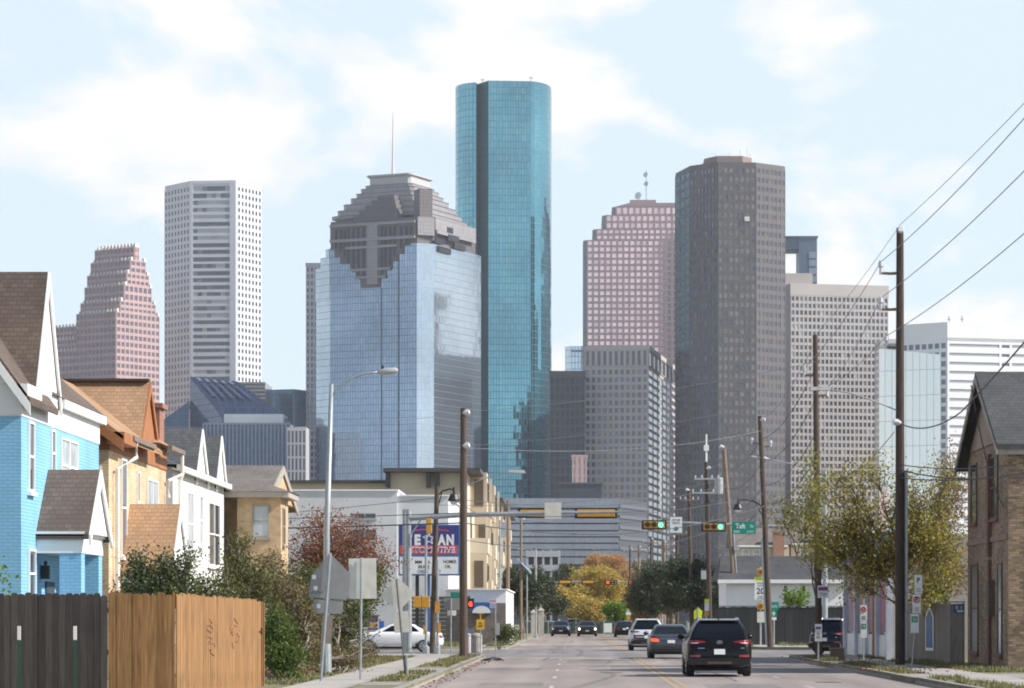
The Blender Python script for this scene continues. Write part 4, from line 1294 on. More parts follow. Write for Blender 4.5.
aut = [(597, 590, 385, 4.0, 3.4, L_yellow, 'rounded golden yellow autumn tree closing the street'),
       (572, 600, 372, 2.6, 2.2, L_yellow, 'small amber autumn tree left of the golden one'),
       (622, 598, 400, 2.8, 2.9, L_yellow, 'golden autumn tree behind the red signals at the street end'),
       (625, 574, 470, 4.2, 3.0, L_orange, 'tall orange crowned tree rising behind the golden tree'),
       (568, 580, 430, 3.6, 3.6, L_green, 'olive green tree behind the autumn trees at the left'),
       (604, 568, 480, 3.6, 2.6, L_orange, 'pale orange tree top showing above the golden crown'),
       (618, 610, 350, 1.4, 1.2, L_lime, 'small bright green tree under the golden trees'),
       (645, 608, 360, 1.8, 1.6, L_orange, 'pinkish orange small tree beside the far right lane'),
       (545, 585, 440, 4.0, 3.6, L_bush, 'dark broad tree at the far left end of the street'),
       (668, 580, 440, 6.0, 4.2, L_bush, 'broad dark tree mass behind the live oaks'),
       (590, 610, 366, 2.0, 1.5, L_yellow, 'low amber shrub like tree in front of the golden tree')]
for i, (px, py, d, rx, rz, lf, lab) in enumerate(aut):
    c = W(px, py, d)
    r2 = random.Random(120 + i)
    bl = [(c + Vector((r2.uniform(-1, 1) * rx * .65, r2.uniform(-1, 1) * rx * .6, r2.uniform(-.75, .6) * rz)), (rx * r2.uniform(.38, .55), rx * .5, rz * r2.uniform(.36, .52))) for _ in range(9)]
    grow('autumn_tree' if lf in (L_yellow, L_orange) else 'broadleaf_tree', lab, 'tree', (c.x, d, 0), max(2.0, c.z), bl, lf, M['bark'], 380, 34, .27, 140 + i, trunk_r=.22, twig_r=.6, group='trees closing the end of the street', show_twigs=False)

# --- left side shrubs
def bushy(name, label, base_px, d, blobs, leaf, n, per, size, seed, tr=.05, tw=.32, forks=3, group=None, h=None, twigs=True):
    top = max(b[0].z for b in blobs)
    return grow(name, label, 'shrub' if name != 'crape_myrtle' else 'tree', (Xat(base_px, d), d, KZ), h or top, blobs, leaf, M['bark_pale'], n, per, size, seed, trunk_r=tr, twig_r=tw, forks=forks, group=group, show_twigs=twigs, hollow=.25, trunk_h=.3)
bushy('shrub', 'wide dark green shrub rising behind the brown fence corner', 165, 74,
      [blob(148, 592, 74, .65, .8, .75), blob(180, 588, 74, .6, .7, .7), blob(205, 598, 75, .5, .7, .6), blob(140, 568, 74, .4, .5, .5), blob(165, 562, 74, .35, .45, .4), blob(190, 563, 74, .3, .4, .4)], L_bush, 250, 40, .08, 21)
bushy('shrub', 'tall thin yellow green shrub behind the right end of the brown fence', 232, 80,
      [blob(236, 552, 80, .35, .5, .8), blob(252, 592, 80, .6, .7, .8), blob(228, 588, 79, .4, .5, .8), blob(243, 570, 80, .4, .5, .6)], L_green, 170, 36, .08, 22)
bushy('shrub', 'dry tan brush at the end of the brown fence', 285, 82,
      [blob(285, 600, 83, .8, .9, .8), blob(300, 630, 83, .8, .9, .7), blob(270, 575, 84, .5, .6, .7)], L_brush, 220, 45, .08, 23)
bushy('shrub', 'bright leafy green bush beside the fence gate', 280, 74,
      [blob(277, 640, 74, .42, .5, .8), blob(290, 660, 74, .35, .4, .45)], leaf_mat('fresh bush leaves', [(.05, .09, .015), (.09, .14, .025), (.14, .18, .04)], .35), 110, 55, .075, 24)
bushy('shrub', 'big dark green overgrown shrub behind the pentagonal sign back', 315, 88,
      [blob(310, 600, 88, 1.0, 1.1, 1.2), blob(335, 620, 89, 1.1, 1.0, 1.1), blob(300, 645, 87, .8, .8, .7), blob(343, 640, 90, .6, .8, .7), blob(340, 590, 90, .8, .8, .8)], L_bush, 340, 46, .085, 25)
bushy('shrub', 'green and yellow shrub behind the rectangular sign back', 352, 98,
      [blob(362, 588, 98, .6, .8, .7), blob(352, 610, 97, .6, .8, .7), blob(372, 575, 99, .5, .6, .4)], L_green, 190, 55, .085, 26)
bushy('crape_myrtle', 'rust red crape myrtle in front of the white wall', 330, 118,
      [blob(315, 560, 118, 1.3, 1.2, 1.4), blob(345, 545, 118, 1.3, 1.2, 1.2), blob(335, 580, 118, 1.5, 1.2, 1.1), blob(366, 558, 118, .9, 1.0, .9), blob(322, 525, 118, .9, .9, .7), blob(388, 562, 118, .5, .6, .5)], L_rust, 420, 30, .10, 27, tr=.06, tw=.7)
bushy('shrub', 'low brown and green scrub at the foot of the street lamp', 340, 83,
      [blob(345, 660, 84, .7, .6, .22), blob(362, 652, 88, .5, .6, .22), blob(325, 655, 86, .5, .5, .35)], L_brush, 120, 50, .06, 28, tr=.02, tw=.3)
bushy('hedge_bush', 'clipped green hedge bush by the left kerb beyond the crossing', 507, 172,
      [blob(507, 633, 172, .55, 1.6, .5), blob(503, 633, 176, .5, 1.6, .5)], L_bush, 80, 34, .14, 29, tr=.03, twigs=False)
bushy('sapling', 'small bright green sapling in front of the white walled house', 797, 178,
      [blob(797, 597, 178, .8, .7, .7), blob(788, 600, 178, .4, .5, .5)], L_lime, 55, 20, .15, 30, tr=.04, forks=1)
bushy('shrub', 'leaf tip of a bright plant just over the black fence at the left edge', -2, 53,
      [blob(-3, 575, 53, .12, .12, .25)], L_lime, 8, 12, .09, 31, tr=.01, forks=1)

# --- grass and weeds of the verges
grassm = leaf_mat('winter grass blades', [(.09, .10, .03), (.15, .15, .05), (.22, .20, .09), (.28, .25, .13), (.08, .12, .03)], .3)
def grass(strips, n, hmin, hmax, seed):
    rg = random.Random(seed); mb = MB()
    tot = sum((x1 - x0) * (y1 - y0) for x0, x1, y0, y1, _z in strips)
    for (x0, x1, y0, y1, z) in strips:
        for _ in range(int(n * (x1 - x0) * (y1 - y0) / tot)):
            x, y = rg.uniform(x0, x1), rg.uniform(y0, y1)
            if math.sin(x * 2.3 + y * .9) + math.sin(y * .55 - x) < rg.uniform(-1.6, .6): continue
            h = rg.uniform(hmin, hmax); w = rg.uniform(.012, .03); a = rg.uniform(0, 6.3)
            dx, dy = math.cos(a) * w, math.sin(a) * w; l = h * .5
            mb.add([(x - dx, y - dy, z), (x + dx, y + dy, z), (x + rg.uniform(-l, l), y + rg.uniform(-l, l), z + h)], [(0, 1, 2)])
    return tag(mb.build('verge_grass', grassm), kind='stuff')
grass([(-4.9, -3.95, 72, 86, KZ), (-4.9, -3.95, 93, 126, KZ), (-10.5, -6.4, 68, 86, KZ), (-12, -6.4, 92, 121, KZ)], 24000, .03, .11, 1)
grass([(8.92, 9.7, 60, 76, KZ), (8.92, 9.7, 82, 101.5, KZ), (8.92, 9.7, 106.5, 118, KZ), (11.25, 12.9, 84, 120, KZ)], 17000, .04, .15, 2)
grass([(-4.85, -3.95, 163, 240, KZ), (-12, -6.35, 162, 175, KZ), (8.92, 9.8, 163, 240, KZ), (11.5, 30, 166, 171, KZ)], 14000, .10, .3, 3)
# ------------------------------------------------------------------ houses
shingle_brown = brick_mat('brown roof shingles', (.10, .075, .062), (.135, .102, .083), (.078, .058, .048), .17, .105, .008, bump=.7, var=.25, dist=.03)
shingle_tan = brick_mat('tan roof shingles', (.33, .20, .115), (.40, .255, .15), (.26, .155, .088), .17, .105, .008, bump=.7, var=.2, dist=.03)
shingle_grey = brick_mat('dark grey roof shingles', (.075, .08, .085), (.105, .11, .115), (.06, .063, .067), .17, .105, .008, bump=.7, var=.25, dist=.03)
shingle_drab = brick_mat('drab grey brown shingles', (.15, .13, .12), (.19, .165, .147), (.115, .10, .092), .17, .105, .008, bump=.7, var=.25, dist=.03)
shingle_black = brick_mat('charcoal roof shingles', (.055, .056, .06), (.075, .075, .08), (.042, .043, .046), .17, .105, .008, bump=.7, var=.3, dist=.03)
brick_blue = brick_mat('blue painted brick', (.23, .50, .73), (.26, .54, .77), (.17, .41, .63), .21, .075, .008, rough=.6, bump=.9, var=.14)
brick_tan = brick_mat('sandy tan brick', (.47, .31, .165), (.57, .41, .24), (.48, .38, .27), .21, .075, .01, bump=.5, var=.22, vscale=1.4)
brick_mix = brick_mat('mixed buff and orange brick', (.58, .44, .28), (.46, .27, .12), (.56, .48, .37), .21, .075, .01, bump=.5, var=.25, vscale=1.2, bias=-.25)
brick_old = brick_mat('old tan brick', (.14, .095, .06), (.36, .25, .155), (.18, .15, .115), .21, .075, .011, bump=.6, var=.35, vscale=.9)
side_white = siding_mat('white lap siding', (.74, .75, .75), .16)
side_white2 = siding_mat('white board wall', (.66, .66, .64), .2)
wood_orange = siding_mat('orange stained boards', (.33, .13, .045), .14, var=.2)
win_glass = mat('house window glass', (.06, .075, .09), .08, var=.5, scale=1.2, spec=.9)
win_pale = mat('curtained window glass', (.38, .42, .45), .15, var=.35, scale=1.5, spec=.8)
gutter_m = mat('off white gutter', (.72, .70, .66), .5, var=.08)

def house_window(root, o, u, a0, a1, z0, z1, frame_m=None, glass_m=None, mull=True, sill_m=None, fw=.055, hang=True):
    """window part: frame (> pane, sill) set on the wall face o,u"""
    fm = frame_m or M['white_trim']
    n = (u[1], -u[0])
    mb = MB()
    mb.ubox(o, u, a0, a0 + fw, .003, .05, z0, z1); mb.ubox(o, u, a1 - fw, a1, .003, .05, z0, z1)
    mb.ubox(o, u, a0 + fw, a1 - fw, .003, .05, z1 - fw, z1); mb.ubox(o, u, a0 + fw, a1 - fw, .003, .05, z0, z0 + fw)
    zm = (z0 + z1) / 2
    if hang: mb.ubox(o, u, a0 + fw, a1 - fw, .003, .045, zm - .025, zm + .025)
    if mull and a1 - a0 > 1.1:
        am = (a0 + a1) / 2; mb.ubox(o, u, am - .04, am + .04, .003, .048, z0 + fw, z1 - fw)
    f = mb.build('window', fm, root)
    g = MB(); g.ubox(o, u, a0 + fw * .5, a1 - fw * .5, .002, .02, z0 + fw * .5, z1 - fw * .5); g.build('pane', glass_m or win_glass, f)
    s = MB(); s.ubox(o, u, a0 - .06, a1 + .06, .003, .10, z0 - .09, z0 - .004); s.build('sill', sill_m or fm, f)
    return f

def gable_x(mb_roof, mb_wall, mb_trim, xa, xb, yc, hw, ze, zp, over=.06, th=.12):
    """roof with its ridge along X from xa (back) to xb (street end), gable wall facing +X"""
    sl = (zp - ze) / hw
    for s in (-1, 1):
        e = yc + s * (hw + over); zz = ze - over * sl
        a, b = (xa, yc, zp), (xb, yc, zp); c, d = (xb, e, zz), (xa, e, zz)
        pts = [a, b, c, d] if s > 0 else [b, a, d, c]
        top = [Vector(p) for p in pts]; bot = [p - Vector((0, 0, th)) for p in top]
        # trim the underside at the ridge
        mb_roof.add(top + bot, [(3, 2, 1, 0), (4, 5, 6, 7), (0, 1, 5, 4), (1, 2, 6, 5), (2, 3, 7, 6), (3, 0, 4, 7)])
        # rake board at the street end
        p0, p1 = Vector((xb + .005, yc, zp - .01)), Vector((xb + .005, e, zz - .01))
        mb_trim.add([p0, p1, p1 - Vector((0, 0, .24)), p0 - Vector((0, 0, .30)), p0 + Vector((.05, 0, 0)), p1 + Vector((.05, 0, 0)), p1 + Vector((.05, 0, -.24)), p0 + Vector((.05, 0, -.30))],
                    [(0, 1, 2, 3), (7, 6, 5, 4), (0, 4, 5, 1), (1, 5, 6, 2), (2, 6, 7, 3), (3, 7, 4, 0)])
    mb_wall.extrude([(xb - .02, yc - hw - .02, ze - .04), (xb - .02, yc + hw + .02, ze - .04), (xb - .02, yc, zp - .15)], (-.26, 0, 0))

def hip_roof(mb, x0, x1, y0, y1, z, m):
    h = min(x1 - x0, y1 - y0) / 2
    if x1 - x0 > y1 - y0: r0, r1 = (x0 + h, (y0 + y1) / 2, z + h * m), (x1 - h, (y0 + y1) / 2, z + h * m)
    else: r0, r1 = ((x0 + x1) / 2, y0 + h, z + h * m), ((x0 + x1) / 2, y1 - h, z + h * m)
    A, B, C_, D = (x0, y0, z), (x1, y0, z), (x1, y1, z), (x0, y1, z)
    if x1 - x0 > y1 - y0: f = [(0, 1, 5, 4), (1, 2, 5), (2, 3, 4, 5), (3, 0, 4)]
    else: f = [(0, 1, 4), (1, 2, 5, 4), (2, 3, 5), (3, 0, 4, 5)]
    mb.add([A, B, C_, D, r0, r1], f + [(3, 2, 1, 0)])

# --- blue house
def blue_house():
    X, y0, y1, ze = -12.0, 65.0, 75.6, 6.75
    t = thing('house', 'light blue painted brick house with steep brown roofs at the left edge', 'house', (X, y0, 0))
    mb = MB(); mb.box(-24, X, y0, y1, 0, 6.05); mb.build('wall', brick_blue, t)
    mb = MB(); mb.box(-24, X + .02, y0 - .02, y1 + .02, 6.052, ze); mb.build('upper_siding', side_white, t)
    rf, gw, tr = MB(), MB(), MB()
    gable_x(rf, gw, tr, -23, X + .05, 68.0, 1.55, 6.72, 9.52)
    hip_roof(rf, -24, X + .12, 68.6, y1 + .2, ze + .03, .91)
    # gable looking down the street, its ridge along Y
    xr, hw, zp = -14.3, 2.3, 9.9
    for s in (-1, 1):
        e = xr + s * (hw + .25); zz = ze - .25 * (zp - ze) / hw
        a, b, c, d = (xr, y0 - .3, zp), (xr, 68.2, zp), (e, 68.2, zz), (e, y0 - .3, zz)
        pts = [a, b, c, d] if s < 0 else [b, a, d, c]
        top = [Vector(p) for p in pts]; bot = [p - Vector((0, 0, .14)) for p in top]
        rf.add(top + bot, [(3, 2, 1, 0), (4, 5, 6, 7), (0, 1, 5, 4), (1, 2, 6, 5), (2, 3, 7, 6), (3, 0, 4, 7)])
        p0, p1 = Vector((xr, y0 - .32, zp - .1)), Vector((e, y0 - .32, zz - .1))
        tr.add([p0, p1, p1 - Vector((0, 0, .26)), p0 - Vector((0, 0, .3)), p0 + Vector((0, .05, 0)), p1 + Vector((0, .05, 0)), p1 + Vector((0, .05, -.26)), p0 + Vector((0, .05, -.3))],
               [(3, 2, 1, 0), (4, 5, 6, 7), (0, 1, 5, 4), (1, 2, 6, 5), (2, 3, 7, 6), (3, 0, 4, 7)])
    gw.extrude([(xr - hw, y0 - .05, ze), (xr + hw, y0 - .05, ze), (xr, y0 - .05, zp - .16)], (0, .2, 0))
    tr.box(X - .1, X + .2, y0 - .3, y0 + 1.42, ze - .28, ze - .02)
    tr.box(X + .03, X + .16, 69.68, y1 + .24, ze - .2, ze + .0)
    roof = rf.build('roof', shingle_brown, t)
    build_each(gw, 'gable', M['white_trim'], t); build_each(tr, 'fascia', M['white_trim'], t)
    o, u = (X, y0), (0, 1)
    house_window(t, o, u, .75, 1.4, 4.45, 6.0); house_window(t, o, u, 3.6, 4.1, 4.9, 6.0); house_window(t, o, u, 4.9, 7.2, 4.6, 5.9, glass_m=win_pale); house_window(t, o, u, .75, 1.55, 2.1, 3.2)
    # gabled porch
    px0, px1, py0, py1 = X, X + 1.02, 66.8, 69.8
    prf, pgw, ptr = MB(), MB(), MB()
    gable_x(prf, pgw, ptr, X - .1, px1 + .16, 68.3, 1.5, 3.6, 5.05)
    p = prf.build('porch_roof', shingle_brown, t); build_each(pgw, 'porch_gable', M['white_trim'], t); build_each(ptr, 'porch_rake', M['white_trim'], t)
    mb = MB(); mb.box(px0, px1, py0, py1, 3.12, 3.585); mb.box(px0, px1 + .06, py0 - .06, py1 + .06, 3.5, 3.6); mb.build('porch_beam', M['white_trim'], t)
    for ya in (py0 + .02, py1 - .52):
        mb = MB(); mb.box(px1 - .5, px1 - .02, ya, ya + .5, 0, 3.118); mb.build('porch_column', brick_blue, t)
    mb = MB(); mb.box(X + .003, X + .05, 67.9, 68.9, .2, 2.5); d_ = mb.build('door', mat('dark blue grey door', (.05, .07, .09), .5), t)
    mb = MB(); mb.ball((X + .09, 68.05, 1.3), .04); mb.build('handle', M['galv'], d_)
    mb = MB(); mb.box(X + .02, X + .2, 67.3, 67.45, 2.55, 2.85); mb.cyl((X + .11, 67.375), .04, 2.85, 2.95, 6); mb.build('wall_lantern', M['black'], t)
blue_house()

def gutter_pipe(root, pts):
    mb = MB(); mb.tube(pts, .055, 6); mb.build('downpipe', gutter_m, root)

# --- buff brick house with orange boards
def orange_house():
    X, y0, y1, ze = -12.0, 77.2, 88.0, 6.6
    t = thing('house', 'buff brick house with tan shingles and orange boards, beside the blue house', 'house', (X, y0, 0))
    mb = MB(); mb.box(-24, X, y0, y1, 0, 6.0); mb.build('wall', brick_mix, t)
    mb = MB(); mb.box(-24, X + .03, y0 - .03, y1 + .03, 6.003, ze); mb.build('upper_boards', wood_orange, t)
    rf, gw, tr = MB(), MB(), MB()
    gable_x(rf, gw, tr, -23, X + .1, 83.9, 1.75, 6.5, 8.3)
    hip_roof(rf, -24, X + .3, 84.5, y1 + .3, ze + .02, .6)
    xr, hw, zp = -14.0, 2.0, 8.2
    for s in (-1, 1):
        e = xr + s * (hw + .45); zz = ze - .45 * (zp - ze) / hw + .1
        a, b, c, d = (xr, y0 - .5, zp), (xr, 84, zp), (e, 84, zz), (e, y0 - .5, zz)
        pts = [a, b, c, d] if s < 0 else [b, a, d, c]
        top = [Vector(p) for p in pts]; bot = [p - Vector((0, 0, .12)) for p in top]
        rf.add(top + bot, [(3, 2, 1, 0), (4, 5, 6, 7), (0, 1, 5, 4), (1, 2, 6, 5), (2, 3, 7, 6), (3, 0, 4, 7)])
        p0, p1 = Vector((xr, y0 - .53, zp - .1)), Vector((e, y0 - .53, zz - .1))
        tr.add([p0, p1, p1 - Vector((0, 0, .3)), p0 - Vector((0, 0, .3)), p0 + Vector((0, .05, 0)), p1 + Vector((0, .05, 0)), p1 + Vector((0, .05, -.3)), p0 + Vector((0, .05, -.3))],
               [(3, 2, 1, 0), (4, 5, 6, 7), (0, 1, 5, 4), (1, 2, 6, 5), (2, 3, 7, 6), (3, 0, 4, 7)])
    gw.extrude([(xr - hw, y0 - .05, ze), (xr + hw, y0 - .05, ze), (xr, y0 - .05, zp - .2)], (0, .2, 0))
    tr.box(X + .03, X + .48, y0 - .5, y0 + 1.5, ze - .45, ze - .16)
    roof = rf.build('roof', shingle_tan, t)
    mb = MB(); mb.box(-16, X + .1, 83.7, 84.1, 8.29, 8.36); mb.build('ridge_vent', mat('dark ridge vent', (.05, .04, .035), .7), roof)
    build_each(gw, 'gable', wood_orange, t); build_each(tr, 'fascia', wood_orange, t)
    gt = MB(); gt.box(X + .38, X + .52, y0 + 1.0, 82.3, ze - .30, ze - .17); gt.box(X + .38, X + .52, 85.5, y1 + .4, ze - .12, ze + .0); build_each(gt, 'gutter', mat('brown gutter', (.20, .15, .12), .5), t)
    gutter_pipe(t, [(X + .45, 79.0, ze - .25), (X + .45, 79.0, 5.9), (X + .12, 77.9, 5.55), (X + .12, 77.9, .2)])
    gutter_pipe(t, [(X + .45, 88.2, ze - .1), (X + .45, 88.2, 5.9), (X + .12, 87.7, 5.7), (X + .12, 87.7, 5.2)])
    o, u = (X, y0), (0, 1)
    house_window(t, o, u, 2.0, 2.9, 3.3, 5.9, hang=True); house_window(t, o, u, 4.9, 5.3, 4.0, 5.7); house_window(t, o, u, 6.8, 8.9, 3.5, 5.6, glass_m=win_pale)
    house_window(t, (-24, y0), (1, 0), 11.1, 11.8, 4.7, 5.6)
    prf, pgw, ptr = MB(), MB(), MB()
    gable_x(prf, pgw, ptr, X - .1, X + 1.35, 80.9, 1.7, 3.0, 4.75)
    prf.build('porch_roof', shingle_tan, t); build_each(pgw, 'porch_gable', side_white, t); build_each(ptr, 'porch_rake', M['white_trim'], t)
    mb = MB(); mb.box(X, X + 1.2, 79.3, 82.5, 2.6, 2.98); mb.build('porch_beam', M['white_trim'], t)
    for ya in (79.35, 82.05):
        mb = MB(); mb.box(X + .8, X + 1.15, ya, ya + .4, 0, 2.598); mb.build('porch_column', brick_mix, t)
orange_house()

# --- white house
def white_house():
    X, y0, y1, ze = -12.0, 89.5, 102.5, 6.2
    t = thing('house', 'white painted house with dark grey roof and narrow white gables, between two brick houses', 'house', (X, y0, 0))
    mb = MB(); mb.box(-24, X, y0, y1, 0, ze); mb.build('wall', side_white2, t)
    rf, gw, tr = MB(), MB(), MB()
    gable_x(rf, gw, tr, -20, X + .04, 96.2, 1.5, ze, 7.75)
    gable_x(rf, gw, tr, -20, X + .04, 101.4, 1.4, ze, 7.85)
    hip_roof(rf, -24, X + .14, y0 - .2, y1 + .2, ze + .06, .42)
    roof = rf.build('roof', shingle_grey, t)
    build_each(gw, 'gable', M['white_trim'], t); build_each(tr, 'fascia', M['white_trim'], t)
    mb = MB(); mb.box(X + .145, X + .26, y0 - .2, y1 + .2, ze - .12, ze + .05); mb.build('gutter', gutter_m, t)
    mb = MB(); mb.box(-15.0, -12.6, 91, 92, 6.0, 8.05); mb.box(-15.1, -12.5, 90.9, 92.1, 8.052, 8.2); mb.build('chimney', brick_mat('red brick', (.28, .10, .06), (.34, .13, .08), (.28, .2, .16)), roof)
    gutter_pipe(t, [(X + .2, 90.4, ze - .1), (X + .1, 90.4, 5.8), (X + .1, 90.4, .2)])
    o, u = (X, y0), (0, 1)
    for a0, a1, z0, z1 in ((3.2, 4.6, 3.6, 5.6), (6.2, 7.0, 4.0, 5.6), (8.6, 11.6, 3.4, 5.5), (3.4, 4.6, 1.0, 2.6)):
        house_window(t, o, u, a0, a1, z0, z1, glass_m=win_pale if a0 < 8 else win_glass)
white_house()

# --- sandy brick house with grey roof
def sandy_house():
    t = thing('house', 'sandy brick house with a grey hipped roof and one curtained window', 'house', (-10.1, 103, 0))
    mb = MB(); mb.box(-11.6, -10.1, 103, 105.6, 0, 6.0); mb.box(-22, -11.55, 104.2, 116, 0, 5.98); mb.build('wall', brick_tan, t)
    rf = MB(); hip_roof(rf, -12.3, -9.75, 102.6, 106.4, 6.02, .35); gw, tr = MB(), MB(); gable_x(rf, gw, tr, -22.4, -10.75, 110.4, 5.2, 5.98, 7.3, over=.4); build_each(gw, 'gable', brick_tan, t); build_each(tr, 'fascia', mat('drab rake paint', (.36, .33, .29), .6), t)
    rf.build('roof', shingle_drab, t)
    mb = MB(); mb.box(-12.25, -9.8, 102.65, 106.3, 5.82, 6.015); mb.build('eave_board', mat('drab eave paint', (.40, .36, .31), .6), t)
    drab = mat('drab window frame', (.32, .29, .25), .6)
    house_window(t, (-22, 103), (1, 0), 10.92, 11.5, 4.45, 5.57, frame_m=drab, glass_m=win_pale, mull=False)
    house_window(t, (-22, 104.2), (1, 0), 9.3, 9.9, 4.0, 5.4, frame_m=drab, mull=False)
    house_window(t, (-10.1, 103), (0, 1), .5, 1.2, 4.2, 5.5, frame_m=drab, mull=False)
    house_window(t, (-22, 103), (1, 0), 11.0, 11.7, 1.2, 2.6, frame_m=drab, glass_m=win_pale, mull=False)
sandy_house()

# --- old brick house on the right
def right_house():
    X, y0, y1 = 13.0, 90.0, 99.3
    ze, zp, yc = 7.0, 9.45, 94.6
    t = thing('house', 'old two storey tan brick house with charcoal gable roof at the right edge', 'house', (X, y0, 0))
    mb = MB(); mb.box(X, 30, y0, y1, 0, ze)
    mb.extrude([(X, y0 + .002, ze), (X, y1 - .002, ze), (X, yc, zp - .25)][::-1], (10, 0, 0)); mb.build('wall', brick_old, t)
    rf = MB(); th = .16
    for s in (-1, 1):
        hw = (y1 - y0) / 2 + (.55 if s > 0 else .2); e = yc + s * hw; zz = zp - (zp - ze) / ((y1 - y0) / 2) * hw
        a, b, c, d = (X - .38, yc, zp), (31, yc, zp), (31, e, zz), (X - .38, e, zz)
        pts = [a, b, c, d] if s < 0 else [b, a, d, c]
        top = [Vector(p) for p in pts]; bot = [p - Vector((0, 0, th)) for p in top]
        rf.add(top + bot, [(0, 1, 2, 3), (7, 6, 5, 4), (0, 4, 5, 1), (1, 5, 6, 2), (2, 6, 7, 3), (3, 7, 4, 0)])
    rf.build('roof', shingle_black, t)
    tr = MB()
    for s in (-1, 1):
        hw = (y1 - y0) / 2 + (.55 if s > 0 else .2); e = yc + s * hw; zz = zp - (zp - ze) / ((y1 - y0) / 2) * hw
        p0, p1 = Vector((X - .40, yc, zp - .12)), Vector((X - .40, e, zz - .12))
        tr.add([p0, p1, p1 + Vector((0, 0, -.2)), p0 + Vector((0, 0, -.24)), p0 + Vector((.05, 0, 0)), p1 + Vector((.05, 0, 0)), p1 + Vector((.05, 0, -.2)), p0 + Vector((.05, 0, -.24))],
               [(0, 1, 2, 3), (7, 6, 5, 4), (0, 4, 5, 1), (1, 5, 6, 2), (2, 6, 7, 3), (3, 7, 4, 0)])
    tr.box(X - .36, 30, y0 - .2, y0 - .15, ze - .42, ze - .22)
    build_each(tr, 'barge_board', mat('peeling grey trim', (.30, .27, .24), .8, var=.3), t)
    mb = MB(); mb.box(X - .36, 30, y0 - .149, y0 - .01, ze - .32, ze - .27); mb.build('soffit', mat('brown soffit', (.22, .15, .1), .8), t)
    mb = MB(); mb.extrude([(X - .03, y0 + .9, ze + .1), (X - .03, y1 - .9, ze + .1), (X - .03, yc, zp - .55)][::-1], (-.02, 0, 0)); mb.build('gable_boards', siding_mat('brown gable shakes', (.22, .155, .115), .2, var=.25), t)
    red = mat('brick red sill', (.20, .072, .05), .8, var=.2)
    fr = mat('dark window frame', (.10, .075, .06), .6)
    o, u = (X, y1), (0, -1)
    house_window(t, o, u, 1.0, 2.4, 4.75, 6.7, frame_m=fr, sill_m=red, mull=False)
    house_window(t, o, u, 5.6, 7.2, 4.75, 6.7, frame_m=fr, sill_m=red, mull=False)
    house_window(t, o, u, 1.0, 2.7, .55, 3.45, frame_m=fr, sill_m=red, glass_m=mat('grey shuttered pane', (.09, .10, .12), .3, var=.2), mull=False)
    house_window(t, o, u, 7.2, 8.1, .55, 3.35, frame_m=fr, sill_m=red, glass_m=win_pale, mull=False)
    house_window(t, (X, y0), (1, 0), .75, 1.9, 1.8, 3.0, frame_m=fr, sill_m=red, mull=False)
    mb = MB(); mb.box(X - .12, X - .003, 93.6, 94.0, 3.6, 6.8); mb.box(X - .09, X - .003, 93.65, 93.95, .2, 3.5); mb.build('downpipe', mat('rusty red downpipe', (.13, .062, .045), .7, var=.3), t)
    mb = MB(); mb.box(X - .2, X - .003, 92.9, 93.5, 1.75, 2.85); mb.build('meter_box', mat('brown meter box', (.09, .06, .05), .6), t)
    mb = MB(); mb.box(X - .05, X - .003, y0 + .1, y1 - .1, 4.05, 4.2); mb.build('string_course', brick_mat('string course brick', (.24, .17, .11), (.3, .2, .13), (.2, .17, .14)), t)
right_house()

# --- painted storefront half hidden by the thin tree
def storefront():
    X, y0, y1, zt = 11.55, 110.0, 128.0, 4.7
    t = thing('storefront', 'low shop with white pilasters, blue fascia and pink posters behind the thin yellow tree', 'shop', (X, y0, 0))
    mb = MB(); mb.box(X + .12, 15.5, y0, y1, 0, zt); mb.build('wall', mat('grey shop wall', (.42, .40, .38), .8, var=.15), t)
    ys = [y0 + .15, 114.3, 118.6, 122.8, y1 - .2]
    for y in ys:
        mb = MB(); mb.box(X - .12, X + .11, y - .19, y + .19, 0, 3.8); mb.build('pilaster', mat('blue white pilaster paint', (.56, .60, .68), .6, var=.1), t)
    mb = MB(); mb.box(X - .16, X + .115, y0, y1, 3.82, zt + .1); mb.build('fascia', mat('faded blue fascia', (.12, .2, .36), .6, var=.25, scale=1), t)
    pinks = [((.30, .08, .16), (.36, .18, .22)), ((.34, .15, .18), (.27, .07, .17)), ((.32, .14, .10), (.36, .22, .13)), ((.28, .17, .25), (.33, .12, .18))]
    for i in range(4):
        a, b = ys[i] + .22, ys[i + 1] - .22
        mb = MB(); mb.box(X + .02, X + .115, a, b, .15, 1.05); mb.build('stall_riser', M['white_paint'], t)
        mb = MB(); mb.box(X + .05, X + .11, a, b, 1.06, 3.8); mb.build('shop_window', win_glass, t)
        pm = mat('pink window poster', pinks[i][0], .5, var=.5, scale=1.1)
        for k in range(2):
            c0 = a + .1 + (b - a - .2) * k / 2; c1 = a + .05 + (b - a - .2) * (k + 1) / 2
            mb = MB(); mb.box(X + .035, X + .048, c0, c1, 1.15, 3.5); mb.build('window_poster', pm if k else mat('mauve window poster', pinks[i][1], .5, var=.5, scale=1.3), t)
    mb = MB(); mb.box(X - .14, X + .11, 114.7, 115.3, .2, 3.78); mb.build('orange_post', mat('rust orange post', (.36, .13, .04), .7), t)
storefront()

